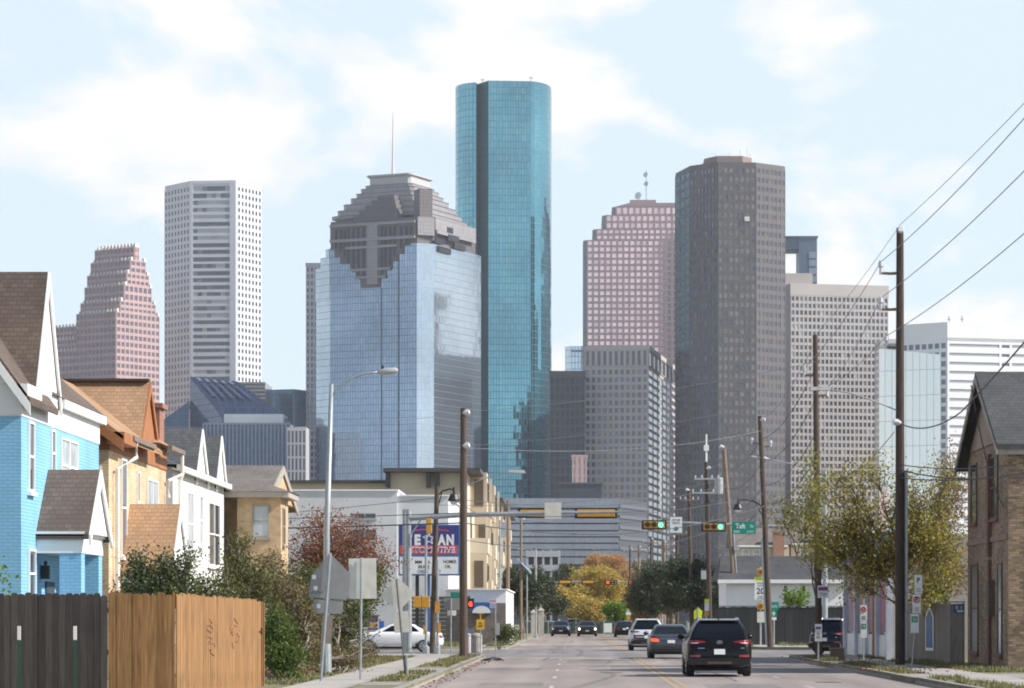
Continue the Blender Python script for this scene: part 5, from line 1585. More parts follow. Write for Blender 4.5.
# --- beyond the crossing on the right
def far_right():
    d = 181
    t = thing('house', 'long white walled house with a dark roof behind the black fence beyond the crossing', 'house', (Xat(770, d), d, 0))
    x0, x1 = Xat(726, d), Xat(850, d)
    mb = MB(); mb.box(x0, x1, d, d + 9, 0, Zat(580.5, d)); mb.build('wall', side_white, t)
    rf = MB(); z0, z1 = Zat(580, d), Zat(556, d + 4.5)
    a = [(x0 - .5, d - .5, z0), (x1 + .5, d - .5, z0), (x1 + .5, d + 4.5, z1), (x0 - .1, d + 4.5, z1), (x0 - .5, d + 9.5, z0), (x1 + .5, d + 9.5, z0)]
    rf.add(a, [(0, 1, 2, 3), (3, 2, 5, 4), (0, 3, 4), (1, 5, 2), (0, 4, 5, 1)]); rf.build('roof', shingle_black, t)
    mb = MB(); mb.box(x0 - .52, x1 + .5, d - .56, d - .502, z0 - .2, z0 + .02); mb.build('gutter', M['white_trim'], t)
    for px in (783, 801):
        house_window(t, (x0, d), (1, 0), Xat(px, d) - x0, Xat(px + 5, d) - x0, 2.75, 3.7, mull=False)
    # townhouses behind
    for i, (p0, p1, d2, yt, yr, lab, pl) in enumerate(((735, 790, 232, 545, 522, 'cream townhouse with white windows and a red brick chimney, left of the pair', (742, 753, 763)), (791, 850, 236, 543, 517, 'cream townhouse with grey roof partly behind the thin tree', (800, 812)))):
        t2 = thing('townhouse', lab, 'house', (Xat((p0 + p1) / 2, d2), d2, 0), 'cream townhouses beyond the crossing')
        x0, x1 = Xat(p0, d2), Xat(p1, d2)
        mb = MB(); mb.box(x0, x1 - .05, d2, d2 + 10, 0, Zat(yt, d2)); mb.extrude([(x1 - .06, d2 + .01, Zat(yt, d2)), (x1 - .06, d2 + 9.99, Zat(yt, d2)), (x1 - .06, d2 + 5, Zat(yr, d2 + 5) - .15)], (-.3, 0, 0)); mb.build('wall', mat('cream render', (.56, .51, .41), .8, var=.06), t2)
        rf = MB(); zz0, zz1 = Zat(yt, d2) + .03, Zat(yr, d2 + 5); rf.add([(x0 - .2, d2 - .4, zz0), (x1 + .1, d2 - .4, zz0), (x1 + .1, d2 + 5, zz1), (x0 - .2, d2 + 5, zz1), (x0 - .2, d2 + 10.4, zz0), (x1 + .1, d2 + 10.4, zz0)], [(0, 1, 2, 3), (3, 2, 5, 4), (0, 3, 4), (1, 5, 2)]); rf.build('roof', shingle_drab, t2)
        for px in pl:
            house_window(t2, (x0, d2), (1, 0), Xat(px, d2) - x0, Xat(px + 7, d2) - x0, Zat(559, d2), Zat(549, d2), glass_m=win_pale)
            house_window(t2, (x0, d2), (1, 0), Xat(px, d2) - x0, Xat(px + 7, d2) - x0, Zat(600, d2), Zat(588, d2), glass_m=win_pale)
        mb = MB(); cxx = Xat(p0 + 44 if i == 0 else p0 + 30, d2 - 1); mb.box(cxx - .42, cxx + .42, d2 - .6, d2 - .01, 0, Zat(533, d2)); mb.box(cxx - .5, cxx + .5, d2 - .65, d2 - .012, Zat(533, d2) + .002, Zat(531, d2)); mb.build('chimney', brick_mat('red townhouse brick', (.34, .16, .10), (.42, .22, .15), (.3, .24, .2)), t2)
        mb = MB(); mb.box(x0 + .1, x1 - .2, d2 - .42, d2 - .3, Zat(yt + 2.2, d2), Zat(yt, d2)); mb.build('cornice', M['white_trim'], t2)
far_right()

# --- left: white sided block and the long cream apartment building behind
def apartments():
    d = 190
    t = thing('building', 'plain white ribbed metal wall with two small dark windows behind the red crape myrtle', 'building', (Xat(350, d), d, 0))
    rib = siding_mat('white ribbed metal siding', (.56, .565, .575), .3, .4, vertical=True, var=.06)
    x0, xm, x1 = Xat(280, d), Xat(397, d), Xat(448, d)
    mb = MB(); mb.box(x0, xm, d, d + 18, 0, Zat(491, d)); mb.box(xm + .003, x1, d + .3, d + 18, 0, Zat(496, d)); mb.build('wall', rib, t)
    mb = MB(); mb.box(x0 - .1, xm + .1, d - .1, d + 18, Zat(491, d) + .003, Zat(489.5, d)); mb.box(xm + .12, x1 + .1, d + .2, d + 18, Zat(496, d) + .003, Zat(494.6, d)); mb.build('coping', M['white_trim'], t)
    for y0, y1 in ((519, 513), (541, 529)):
        house_window(t, (x0, d), (1, 0), Xat(354, d) - x0, Xat(376, d) - x0, Zat(y0, d), Zat(y1, d), glass_m=win_glass, hang=False, frame_m=M['grey_box'])
    d = 222
    t = thing('apartment_building', 'long four storey cream apartment building with balconies and dark flat roof edges', 'apartment building', (Xat(440, d), d, 0))
    cream = mat('cream stucco', (.60, .53, .425), .85, var=.08, scale=.6)
    tan = mat('tan stucco', (.53, .45, .345), .85, var=.08, scale=.6)
    dk = mat('dark roof edge', (.07, .065, .065), .6)
    xe = -7.9
    mb = MB(); mb.box(Xat(285, d), Xat(390, d), d, d + 30, 0, Zat(483, d)); mb.box(Xat(390, d) + .01, xe, d - 2, d + 96, 0, Zat(474, d)); body = mb.build('wall', cream, t)
    mb = MB(); mb.box(Xat(284, d), Xat(391, d), d - .6, d + 30, Zat(483, d) + .004, Zat(480.5, d)); mb.box(Xat(386, d), xe + 1.0, d - 3.2, d + 40, Zat(474, d) + .004, Zat(470, d)); mb.box(xe - 8, xe + 1.6, d + 41, d + 97, Zat(478, d), Zat(475.5, d)); mb.build('roof_edge', dk, t)
    for px in (388, 428, 437, 464):
        mb = MB(); x = Xat(px, d); mb.box(x, x + .3, d - 2.9, d - 2.02, Zat(489, d), Zat(474.3, d)); mb.build('bracket', dk, t)
    wm = win_glass
    for k, y in enumerate((226, 236, 248, 260, 274, 290, 306)):
        for fl in range(4):
            z0 = .5 + fl * 3.05
            if (k + fl) % 2 == 0 or k > 3:
                # balcony: slab, parapet, dark recess
                b = MB(); b.box(xe + .005, xe + 1.35, y, y + 4.6, z0, z0 + .22); b.box(xe + 1.23, xe + 1.35, y, y + 4.6, z0 + .222, z0 + 1.15); b.box(xe + .005, xe + 1.22, y, y + .12, z0 + .222, z0 + 1.15)
                bo = b.build('balcony', tan if fl % 2 else cream, t)
                g = MB(); g.box(xe + .005, xe + .03, y + .5, y + 3.8, z0 + .23, z0 + 2.35); g.build('balcony_door', wm, bo)
                g = MB(); g.box(xe + 1.15, xe + 1.34, y + .02, y + .2, z0 + 1.155, z0 + 3.03); g.build('balcony_post', cream, bo)
            else:
                b = MB(); b.box(xe + .005, xe + 1.25, y, y + 3.2, z0, z0 + 3.04); bo = b.build('bay', tan, t)
                g = MB(); g.box(xe + 1.252, xe + 1.28, y + .7, y + 2.4, z0 + .9, z0 + 2.3); g.build('bay_window', wm, bo)
                g = MB(); g.box(xe + .3, xe + 1.0, y - .03, y - .005, z0 + .5, z0 + 2.5); g.build('bay_opening_shade', mat('painted recess shade', (.11, .085, .06), .8), bo)  # flat dark sheet, the shade inside an opening put into its colour
    for px, y0, y1 in ((452, 512, 501), (446, 560, 548)):
        house_window(t, (Xat(390, d), d - 2), (1, 0), Xat(px, d) - Xat(390, d), Xat(px + 8, d) - Xat(390, d), Zat(y0, d), Zat(y1, d), frame_m=tan)
    # white low shop with blue awning
    d = 178
    t = thing('shop', 'small white corner shop with a blue arched sign on the left beyond the crossing', 'shop', (Xat(490, d), d, 0))
    x0, x1 = Xat(446, d), Xat(506, d)
    mb = MB(); mb.box(x0, x1, d, d + 22, 0, Zat(590, d)); mb.build('wall', M['white_paint'], t)
    mb = MB(); mb.box(x0 + .01, x1 - .01, d - .12, d - .01, .2, Zat(603, d)); mb.build('shop_front', mat('brown boarded front', (.20, .17, .14), .8, var=.25), t)
    mb = MB(); mb.box(Xat(471, d), Xat(492, d), d - .9, d - .13, Zat(613, d), Zat(602.5, d)); aw = mb.build('awning', mat('blue awning', (.03, .10, .32), .6), t)
    mb = MB(); c = W(481.5, 613, d - .92)
    pts = [(c.x + .55 * math.cos(R(a)), d - .93, c.z + .42 * math.sin(R(a))) for a in range(0, 181, 12)]
    mb.extrude(pts, (0, .02, 0)); mb.build('arch_emblem', M['white_paint'], aw)
    mb = MB(); mb.box(x0 - .1, x1 + .1, d - .2, d + 22.1, Zat(590, d) + .003, Zat(588.8, d)); mb.build('coping', M['white_trim'], t)
apartments()
# ------------------------------------------------------------------ fences
def picket_run(mb, o, u, L, z0, h, pw=.14, seed=0, dog=True):
    """row of vertical boards along u; heights wander a little, tops dog eared"""
    rg = random.Random(seed); a = 0.0
    n = (u[1], -u[0])
    while a < L - .02:
        w = min(pw * rg.uniform(.95, 1.02), L - a)
        hh = h + rg.uniform(-.028, .024); t = .018 + rg.uniform(0, .004); b0 = rg.uniform(0, .006)
        P = lambda x, z, b: (o[0] + u[0] * x + n[0] * b, o[1] + u[1] * x + n[1] * b, z)
        c = w * .22 if dog else 0.0
        e = .0012; prof = [(a + e, z0), (a + w - e, z0), (a + w - e, z0 + hh - c), (a + w - e - c, z0 + hh), (a + e + c, z0 + hh), (a + e, z0 + hh - c)]
        v = [P(x, z, b0 + t) for x, z in prof] + [P(x, z, b0) for x, z in prof]
        mb.add(v, [tuple(range(6)), tuple(reversed(range(6, 12)))] + [(i, 6 + i, 6 + (i + 1) % 6, (i + 1) % 6) for i in range(6)])
        a += w

def board_mat(name, c1, c2, rough=.8, streak=.35, stains=None):
    m, nt, b = new_mat(name)
    g = N(nt, 'ShaderNodeNewGeometry')
    cr = N(nt, 'ShaderNodeValToRGB'); cr.color_ramp.elements[0].color = (*c1, 1); cr.color_ramp.elements[1].color = (*c2, 1)
    nt.links.new(g.outputs['Random Per Island'], cr.inputs[0])
    mp = N(nt, 'ShaderNodeMapping'); mp.inputs['Scale'].default_value = (22, 22, 1.1)
    nt.links.new(g.outputs['Position'], mp.inputs['Vector'])
    n = N(nt, 'ShaderNodeTexNoise'); n.inputs['Scale'].default_value = 1.6; n.inputs['Detail'].default_value = 7
    nt.links.new(mp.outputs[0], n.inputs['Vector'])
    c = scaled(nt, cr.outputs[0], n.outputs[0], 1 - streak, 1 + streak)
    if stains:
        n2 = N(nt, 'ShaderNodeTexNoise'); n2.inputs['Scale'].default_value = 1.3; n2.inputs['Detail'].default_value = 5
        nt.links.new(g.outputs['Position'], n2.inputs['Vector'])
        mr = N(nt, 'ShaderNodeMapRange'); mr.inputs['From Min'].default_value = .52; mr.inputs['From Max'].default_value = .68
        nt.links.new(n2.outputs[0], mr.inputs['Value'])
        mx = N(nt, 'ShaderNodeMix'); mx.data_type = 'RGBA'
        mm = N(nt, 'ShaderNodeMath', operation='MULTIPLY'); mm.inputs[1].default_value = .55
        nt.links.new(mr.outputs[0], mm.inputs[0]); nt.links.new(mm.outputs[0], mx.inputs[0])
        nt.links.new(c, mx.inputs['A']); mx.inputs['B'].default_value = (*stains, 1)
        c = mx.outputs['Result']
    nt.links.new(c, b.inputs['Base Color']); b.inputs['Roughness'].default_value = rough
    bp = N(nt, 'ShaderNodeBump'); bp.inputs['Strength'].default_value = .3; bp.inputs['Distance'].default_value = .01
    nt.links.new(n.outputs[0], bp.inputs['Height']); nt.links.new(bp.outputs[0], b.inputs['Normal'])
    return m

fence_dark = board_mat('weathered grey black boards', (.042, .034, .030), (.085, .070, .061), stains=(.03, .028, .03))
fence_brown = board_mat('brown stained boards', (.235, .118, .040), (.32, .17, .062), streak=.45, stains=(.14, .08, .035))
fence_grey = board_mat('silvered grey boards', (.14, .125, .11), (.22, .20, .18))
fence_black = board_mat('black painted boards', (.018, .018, .02), (.032, .032, .034), streak=.3)

def fences():
    ztop = 2.07
    t = thing('fence', 'weathered grey black picket fence across the lower left corner', 'fence', (-9, 49.9, 0))
    mb = MB(); picket_run(mb, (-24, 50), (1, 0), 24 + Xat(108, 50), .05, ztop - .05, .115, 1); mb.build('picket_panel', fence_dark, t)
    mb = MB()
    for z in (.4, 1.05, 1.75): mb.box(-24, Xat(108, 50), 50.003, 50.04, z, z + .09)
    mb.build('rail', fence_dark, t)
    xa, xb = Xat(108, 50) + .01, Xat(175, 50)
    t = thing('fence', 'brown stained picket fence turning the corner beside the sidewalk', 'fence', (xb, 50, 0))
    mb = MB(); picket_run(mb, (xa, 50.0), (1, 0), xb - xa, .05, ztop - .04, .135, 2); mb.build('picket_panel', fence_brown, t)
    u = Vector((-7.02 - xb, 67.0 - 50.0)); L = u.length; u.normalize()
    mb = MB(); picket_run(mb, (xb + .01, 50.0), tuple(u), L * .92, .05, ztop - .05, .137, 3); mb.build('picket_panel', fence_brown, t)
    mb = MB()
    n = Vector((u.y, -u.x)); g0 = Vector((xb + .01, 50)) + u * (L * .925)
    picket_run(mb, tuple(g0), tuple(u), L * .06, .09, ztop - .12, .137, 4); ga = mb.build('gate', fence_brown, t)
    mb = MB(); mb.ubox(tuple(g0), tuple(u), L * .05, L * .05 + .06, .03, .06, 1.3, 1.45); mb.ubox(tuple(g0), tuple(u), L * .02, L * .05, .03, .045, 1.36, 1.385); mb.build('latch', M['black'], ga)
    e = g0 + u * (L * .065)
    mb = MB(); mb.ubox(tuple(e), tuple(u), 0, .09, -.06, .04, .02, ztop - .03); mb.ubox(tuple(e + u * .12), tuple(u), 0, .14, -.02, .07, .02, ztop - .05); mb.build('post', fence_brown, t)
    # spray marks on the boards
    mb = MB(); o = Vector((xb + .01, 50))
    for (f, z0, s) in ((.32, 1.50, 1), (.34, 1.28, -1), (.31, 1.62, 1)):
        pts = [o + u * (L * (f + .03 * math.sin(k * 1.3) * s)) for k in range(9)]
        mb.tube([(p.x + n.x * .034, p.y + n.y * .034, z0 - .3 * k / 8 + .03 * math.cos(k * 2.1)) for k, p in enumerate(pts)], .007, 4)
    mb.build('spray_mark', mat('faded grey paint scrawl', (.215, .115, .046), .7), t)
    mb = MB()
    for (f, z0, s) in ((.60, 1.62, 1), (.62, 1.45, -1)):
        pts = [o + u * (L * (f + .05 * math.sin(k * 1.1) * s)) for k in range(9)]
        mb.tube([(p.x + n.x * .034, p.y + n.y * .034, z0 - .35 * k / 8 + .05 * math.cos(k * 1.9)) for k, p in enumerate(pts)], .008, 4)
    mb.build('spray_mark', mat('faded pink paint scrawl', (.33, .165, .08), .7), t)
    for px, lab in ((19, 'green marker post with a white top, leftmost of two by the dark fence'), (75, 'green marker post with a white top, right of two by the dark fence')):
        x = Xat(px, 49.4)
        p = thing('marker_post', lab, 'marker post', (x, 49.4, 0), 'marker posts before the dark fence')
        mb = MB(); mb.box(x - .022, x + .022, 49.39, 49.41, 0, Zat(640, 49.4)); mb.box(x - .022, x - .012, 49.37, 49.389, 0, Zat(640, 49.4)); mb.build('post', mat('dark green steel post', (.015, .07, .05), .5), p)
        mb = MB(); mb.box(x - .026, x + .026, 49.385, 49.415, Zat(640, 49.4) + .002, Zat(626, 49.4)); mb.build('reflector_top', M['white_paint'], p)
    # grey fence on the right
    t = thing('fence', 'silver grey picket fence with a blue arched board hung on it, on the right', 'fence', (12.5, 104, 0))
    a, b, c = Vector((12.15, 109.3)), Vector((12.55, 100.2)), Vector((12.99, 100.0))
    def run(p, q, s):
        u = (q - p).normalized(); mb = MB(); picket_run(mb, tuple(p), tuple(u), (q - p).length, .12, 2.05, .14, s, dog=False); mb.build('picket_panel', fence_grey, t)
        mb = MB(); mb.ubox(tuple(p), tuple(u), 0, (q - p).length, -.05, .05, 2.20, 2.24); mb.build('cap_rail', fence_grey, t)
        return u
    u = run(a, b, 6); run(b, c, 7)
    f = lambda px: a.lerp(b, 0)  # board sits two thirds of the way to the near end
    p = a + u * 4.2
    mb = MB(); n = Vector((u.y, -u.x))
    Pq = lambda x, z, bb: (p.x + u.x * x + n.x * bb, p.y + u.y * x + n.y * bb, z)
    prof = [(0, .55), (1.7, .55), (1.7, 1.75), (1.3, 1.95), (.85, 2.1), (.4, 1.95), (0, 1.75)]
    mb.extrude([Pq(x, z, .06) for x, z in prof], (n.x * -.02, n.y * -.02, 0)); sb = mb.build('arched_board', M['white_paint'], t)
    mb = MB(); prof = [(.15, .65), (1.55, .65), (1.55, 1.7), (1.2, 1.86), (.85, 1.98), (.5, 1.86), (.15, 1.7)]
    mb.extrude([Pq(x, z, .066) for x, z in prof], (n.x * -.004, n.y * -.004, 0)); mb.build('board_face', mat('blue painted picture', (.04, .10, .27), .6, var=.6, scale=4), sb)
    s = thing('wall_sign', 'small blue and white address sign on the grey fence by the brick house', 'sign', (12.8, 99.95, 1.9))
    mb = MB(); mb.box(12.6, 12.97, 99.93, 99.955, 1.85, 2.13); mb.build('panel', mat('blue sign paint', (.03, .11, .26), .5), s)
    text_part('lettering', 'E1', M['sign_white'], s, (12.78, 99.928, 2.03), .2, .11)
    mb = MB(); mb.box(12.72, 12.93, 99.922, 99.929, 1.88, 1.94); mb.build('white_strip', M['sign_white'], s)
    # black fence beyond the crossing
    t = thing('fence', 'long black board fence beyond the crossing in front of the white house', 'fence', (Xat(770, 173), 173, 0))
    mb = MB(); picket_run(mb, (Xat(715, 174), 174), (1, 0), Xat(850, 174) - Xat(715, 174), .1, Zat(607, 174) - .1, .15, 8, dog=False); mb.build('picket_panel', fence_black, t)
    mb = MB(); mb.box(Xat(715, 174), Xat(850, 174), 173.94, 174.06, Zat(607, 174) + .03, Zat(607, 174) + .07); mb.build('cap_rail', fence_black, t)
    # left: slatted yard fence below the shop sign
    t = thing('fence', 'dark horizontal board fence behind the white car', 'fence', (Xat(430, 172), 172, 0))
    mb = MB()
    for k in range(11): mb.box(Xat(405, 172), Xat(470, 172), 172, 172.03, .35 + k * .24, .35 + k * .24 + .19)
    mb.build('slat_panel', mat('dark slat boards', (.09, .08, .07), .8, var=.3), t)
    for px in (405, 421, 437, 453, 469):
        mb = MB(); mb.box(Xat(px, 172) - .05, Xat(px, 172) + .05, 172.031, 172.12, .1, 3.0); mb.build('post', mat('fence steel post', (.14, .13, .12), .7), t)
    # end of street
    t = thing('fence', 'dark green mesh fence across the far end of the street', 'fence', (0, 330, 0))
    mb = MB(); mb.box(-6, 12.4, 330, 330.04, .05, 1.35); mb.build('mesh_panel', mat('dark green mesh', (.07, .10, .08), .8, var=.3, scale=2), t)
    for k in range(7):
        x = -6 + k * 3.05; mb = MB(); mb.cyl((x, 329.9), .05, 0, 1.5, 6); mb.build('post', M['galv'], t)
    # pale wall piers on the left
    for i, (px, d, h, lab) in enumerate(((534, 262, 2.2, 'pale grey gate pier, left of two beside the far left kerb'), (541, 268, 2.4, 'pale grey gate pier, right of two beside the far left kerb'))):
        x = Xat(px, d); p = thing('gate_pier', lab, 'gate pier', (x, d, KZ), 'pale gate piers')
        mb = MB(); mb.box(x - .26, x + .26, d - .3, d + .3, KZ, h); mb.build('shaft', mat('pale pier stone', (.45, .43, .41), .8, var=.2), p)
        mb = MB(); mb.prism([(x - .32, d - .36), (x + .32, d - .36), (x + .32, d + .36), (x - .32, d + .36)], h, h + .25, 0, [(x - .1, d - .1), (x + .1, d - .1), (x + .1, d + .1), (x - .1, d + .1)]); mb.build('cap', M['concrete'], p)
fences()

# ------------------------------------------------------------------ utility poles
PG = 'wooden utility poles along the street'
POLE = {}
def utility_pole(key, label, x, d, ztop, r, wood='wood_pole', lean=(0, 0), parts=()):
    t = thing('utility_pole', label, 'utility pole', (x, d, KZ), PG)
    top = Vector((x + lean[0], d + lean[1], ztop))
    POLE[key] = (Vector((x, d, KZ)), top, r)
    MB().tube([(x, d, -.1), tuple(Vector((x, d, KZ)).lerp(top, .5)), tuple(top)], [r * 1.12, r, r * .82], 10).build('shaft', M[wood], t, smooth=False)
    at = lambda z: Vector((x, d, KZ)).lerp(top, (z - KZ) / (ztop - KZ))
    for pt in parts:
        k = pt[0]
        if k == 'arm':      # horizontal bracket with an upright insulator at its end
            _, z, L, rise = pt
            p = at(z); mb = MB(); mb.tube([p, p + Vector((L * .5, 0, -.02)), p + Vector((L, 0, 0))], [.06, .05, .05], 6); a = mb.build('bracket_arm', M['pole_light'], t)
            q = p + Vector((L, 0, 0)); mb = MB(); mb.tube([q + Vector((0, 0, -.05)), q + Vector((0, 0, rise * .4)), q + Vector((0, 0, rise * .5)), q + Vector((0, 0, rise * .8)), q + Vector((0, 0, rise))], [.05, .05, .09, .08, .04], 8); mb.build('insulator', M['ceramic'], a)
        elif k == 'cross':
            z, L = pt[1], pt[2]
            p = at(z); mb = MB(); mb.box(p.x - L / 2, p.x + L / 2, p.y - r - .12, p.y - r - .02, z - .06, z + .06); a = mb.build('crossarm', M['pole_light'] if len(pt) < 4 else M['galv'], t)
            for f in (-.46, -.2, .2, .46):
                mb = MB(); mb.cyl((p.x + L * f, p.y - r - .07), .045, z + .062, z + .25, 6); mb.build('insulator', M['ceramic'], a)
        elif k == 'knob':
            _, z, side = pt
            p = at(z); mb = MB(); mb.tube([p + Vector((0, -r * .8, 0)), p + Vector((side * .12, -r - .12, 0)), p + Vector((side * .24, -r - .16, .02))], [.05, .12, .09], 8); mb.build('insulator', M['ceramic'], t)
        elif k == 'can':
            _, z, side = pt
            p = at(z); mb = MB(); c = (p.x + side * (r + .32), p.y - .05)
            mb.tube([(c[0], c[1], z - .5), (c[0], c[1], z - .48), (c[0], c[1], z + .45), (c[0], c[1], z + .5)], [.2, .26, .26, .22], 14); mb.box(min(p.x, c[0]), max(p.x, c[0]), c[1] - .04, c[1] + .04, z - .1, z + .1); mb.build('transformer', M['grey_box'], t)
        elif k == 'box':
            _, z, side, w, h = pt
            p = at(z); mb = MB(); cx = p.x + side * (r + w / 2); mb.box(cx - w / 2, cx + w / 2, p.y - r - .1, p.y + .1, z - h / 2, z + h / 2); mb.build('equipment_box', M['grey_box'], t, bevel=.01)
        elif k == 'tip':
            _, L = pt
            mb = MB(); mb.tube([top, top + Vector((0, 0, L))], [.06, .05], 6); mb.box(top.x - .17, top.x + .17, top.y - .1, top.y + .1, ztop + L * .4, ztop + L * .4 + .4); mb.build('antenna_tip', M['white_paint'], t)
        elif k == 'conduit':
            _, z0, z1, side = pt
            p, q = at(z0), at(z1); o = Vector((side * (r + .05), -r * .5, 0)); mb = MB(); mb.tube([p + o, q + o], .055, 6); mb.build('conduit', M['galv'], t)
        elif k == 'lamp':   # cobra head luminaire: arm along x (side) with a flat head
            _, z, L, rise, col = pt
            p = at(z); s = 1 if L > 0 else -1
            mb = MB(); pts = [p + Vector((L * f, -.05, rise * math.sin(f * math.pi / 2))) for f in (0, .2, .4, .6, .8, .9)]; mb.tube(pts, .024, 6); a = mb.build('lamp_arm', M['galv'], t)
            h = p + Vector((L, -.05, rise)); mb = MB()
            mb.add([(h.x - s * .45, h.y - .09, h.z - .03), (h.x + s * .25, h.y - .13, h.z - .06), (h.x + s * .25, h.y + .13, h.z - .06), (h.x - s * .45, h.y + .09, h.z - .03),
                    (h.x - s * .4, h.y - .06, h.z + .07), (h.x + s * .2, h.y - .08, h.z + .06), (h.x + s * .2, h.y + .08, h.z + .06), (h.x - s * .4, h.y + .06, h.z + .07)],
                   [(0, 3, 2, 1), (4, 5, 6, 7), (0, 1, 5, 4), (1, 2, 6, 5), (2, 3, 7, 6), (3, 0, 4, 7)]); mb.build('lamp_head', M['grey_box'], a)
        elif k == 'pendant':
            _, z, L, rise = pt
            p = at(z); mb = MB(); pts = [p, p + Vector((L * .35, 0, rise * .75)), p + Vector((L * .75, 0, rise)), p + Vector((L, 0, rise * .9))]; mb.tube(pts, .04, 6); mb.tube([p + Vector((0, 0, -.6)), p + Vector((L * .3, 0, rise * .5))], .025, 6); a = mb.build('lamp_arm', M['black'], t)
            h = p + Vector((L, 0, rise * .9)); mb = MB(); mb.tube([h + Vector((0, 0, .12)), h + Vector((0, 0, -.15)), h + Vector((0, 0, -.2)), h + Vector((0, 0, -.42)), h + Vector((0, 0, -.5))], [.05, .06, .16, .26, .26], 10); mb.build('lamp_shade', M['black'], a)
            mb = MB(); mb.ball((h.x, h.y, h.z - .52), (.17, .17, .14)); mb.build('lamp_globe', M['sign_white'], a)
    return t

d = 98; x1 = Xat(900, d)
utility_pole('P1', 'tallest dark wooden pole on the right, rising out of the thin yellow tree', x1, d, Zat(228, d), .145, 'pole_dark',
             parts=(('arm', Zat(273, d), -.63, .42), ('arm', Zat(309, d), -.63, .42), ('arm', Zat(347, d), -.45, .42), ('lamp', Zat(412, d), -2.7, .75, 0), ('knob', Zat(228, d) - .1, 0), ('knob', Zat(423, d), -1), ('conduit', .3, 6.5, 1)))
d = 120
utility_pole('P2', 'dark wooden pole with a small sign, in front of the parked dark SUV', Xat(819, d), d, Zat(335, d), .125, 'wood_pole', lean=(-.15, 0), parts=(('arm', Zat(375, d), -.45, .35), ('arm', Zat(395, d), .45, .35), ('box', Zat(505, d), -1, .3, .5)))
d = 160
utility_pole('P3', 'wooden pole just beyond the crossing beside the school zone beacon', Xat(770.5, d), d, Zat(416, d), .15, 'wood_pole', lean=(-.56, 0), parts=(('knob', Zat(420, d), 1), ('arm', Zat(446, d), .5, .3), ('arm', Zat(443, d), -.5, .3), ('pendant', Zat(508, d), -1.4, .45), ('conduit', .3, 6, -1)))
d = 182
utility_pole('P4', 'leaning pale wooden pole behind the black SUV with service boxes', Xat(738, d), d, Zat(450, d), .15, 'pole_light', lean=(-.85, 0), parts=(('knob', Zat(447, d), -1), ('can', Zat(486, d), -1), ('conduit', 1, 7.0, 1), ('box', Zat(548, d), 1, .32, .3), ('box', Zat(590, d), 1, .35, .6)))
d = 205
utility_pole('P5', 'dark pole with two crossarms and a white antenna tip', Xat(710, d), d, Zat(462, d), .17, 'pole_dark', lean=(-.25, 0), parts=(('cross', Zat(479, d), 1.7, 1), ('cross', Zat(493, d), 2.1, 1), ('tip', 1.9), ('box', Zat(575, d), -1, .35, .6), ('knob', Zat(468, d), 1)))
d = 235
utility_pole('P6', 'thin weathered pole left of the crossarm pole', Xat(692, d), d, Zat(488, d), .15, 'wood_pole', lean=(-.25, 0), parts=(('knob', Zat(490, d), -1), ('cross', Zat(500, d), 1.5)))
for i, (px, d, yt, lab) in enumerate(((677, 280, 528, 'short pole behind the nearest live oak'), (664, 310, 540, 'distant pole between the live oak tops, left of the short one'), (651, 345, 537, 'distant pole standing over the low end oak'), (639, 380, 545, 'distant slim pole right of the golden autumn tree'), (630, 420, 546, 'farthest tiny pole seen above the autumn trees'))):
    utility_pole('Q%d' % i, lab, Xat(px, d), d, Zat(yt, d), .16, 'pole_light' if i % 2 else 'wood_pole', parts=(('cross', Zat(yt + 6, d), 1.8), ('knob', Zat(yt + 2, d), 1)))
d = 118
utility_pole('L1', 'stout brown wooden pole by the left kerb in front of the cream apartments', Xat(463.5, d), d, Zat(408, d), .145, 'wood_pole', parts=(('knob', Zat(413, d), 1), ('knob', Zat(446, d), 1), ('lamp', Zat(487, d), 2.2, .6, 0)))
d = 131
utility_pole('L2', 'shorter brown pole with a black pendant street lamp, left of the crossing', Xat(432, d), d, Zat(486, d), .115, 'wood_pole', lean=(.22, 0), parts=(('pendant', Zat(497, d), .75, .35),))
for i, (px, d, yt, r, w, lab) in enumerate(((508, 190, 500, .11, 'pole_light', 'greenish wooden pole beside the white corner shop'), (521, 215, 515, .10, 'pole_light', 'slim pale pole carrying a small grey panel beyond the corner shop'))):
    utility_pole('LL%d' % i, lab, Xat(px, d), d, Zat(yt, d), r, w, parts=(('box', Zat(530, d), -1, .35, 1.0),) if i == 0 else (('knob', Zat(yt + 4, d), 1),))

def lamp_post(label, px, d, ytop, r=.07, kind='plain', arm=None):
    x = Xat(px, d); t = thing('lamp_post', label, 'lamp post', (x, d, KZ))
    MB().tube([(x, d, KZ), (x, d, Zat(ytop, d))], [r * 1.2, r * .8], 10).build('shaft', M['galv'], t)
    MB().tube([(x, d, KZ), (x, d, KZ + .25), (x, d, KZ + .3)], [r * 2, r * 1.9, r * 1.3], 10).build('base', M['galv'], t)
    if arm:
        ya, L = arm; z = Zat(ya, d)
        mb = MB(); mb.tube([(x, d, z - .25), (x + L * .5, d, z), (x + L, d, z + .02)], .035, 6); a = mb.build('lamp_arm', M['galv'], t)
        mb = MB(); mb.box(x + L - .05, x + L + .55 * (1 if L > 0 else -1), d - .1, d + .1, z - .05, z + .06) if L > 0 else mb.box(x + L - .55, x + L + .05, d - .1, d + .1, z - .05, z + .06); mb.build('lamp_head', M['grey_box'], a)
    return t
lamp_post('plain galvanised post left of the greenish pole by the shop', 500, 182, 520, .07)
lamp_post('tall grey lamp post beyond the corner shop on the left', 536, 235, 548, .08, arm=(549, -.9))
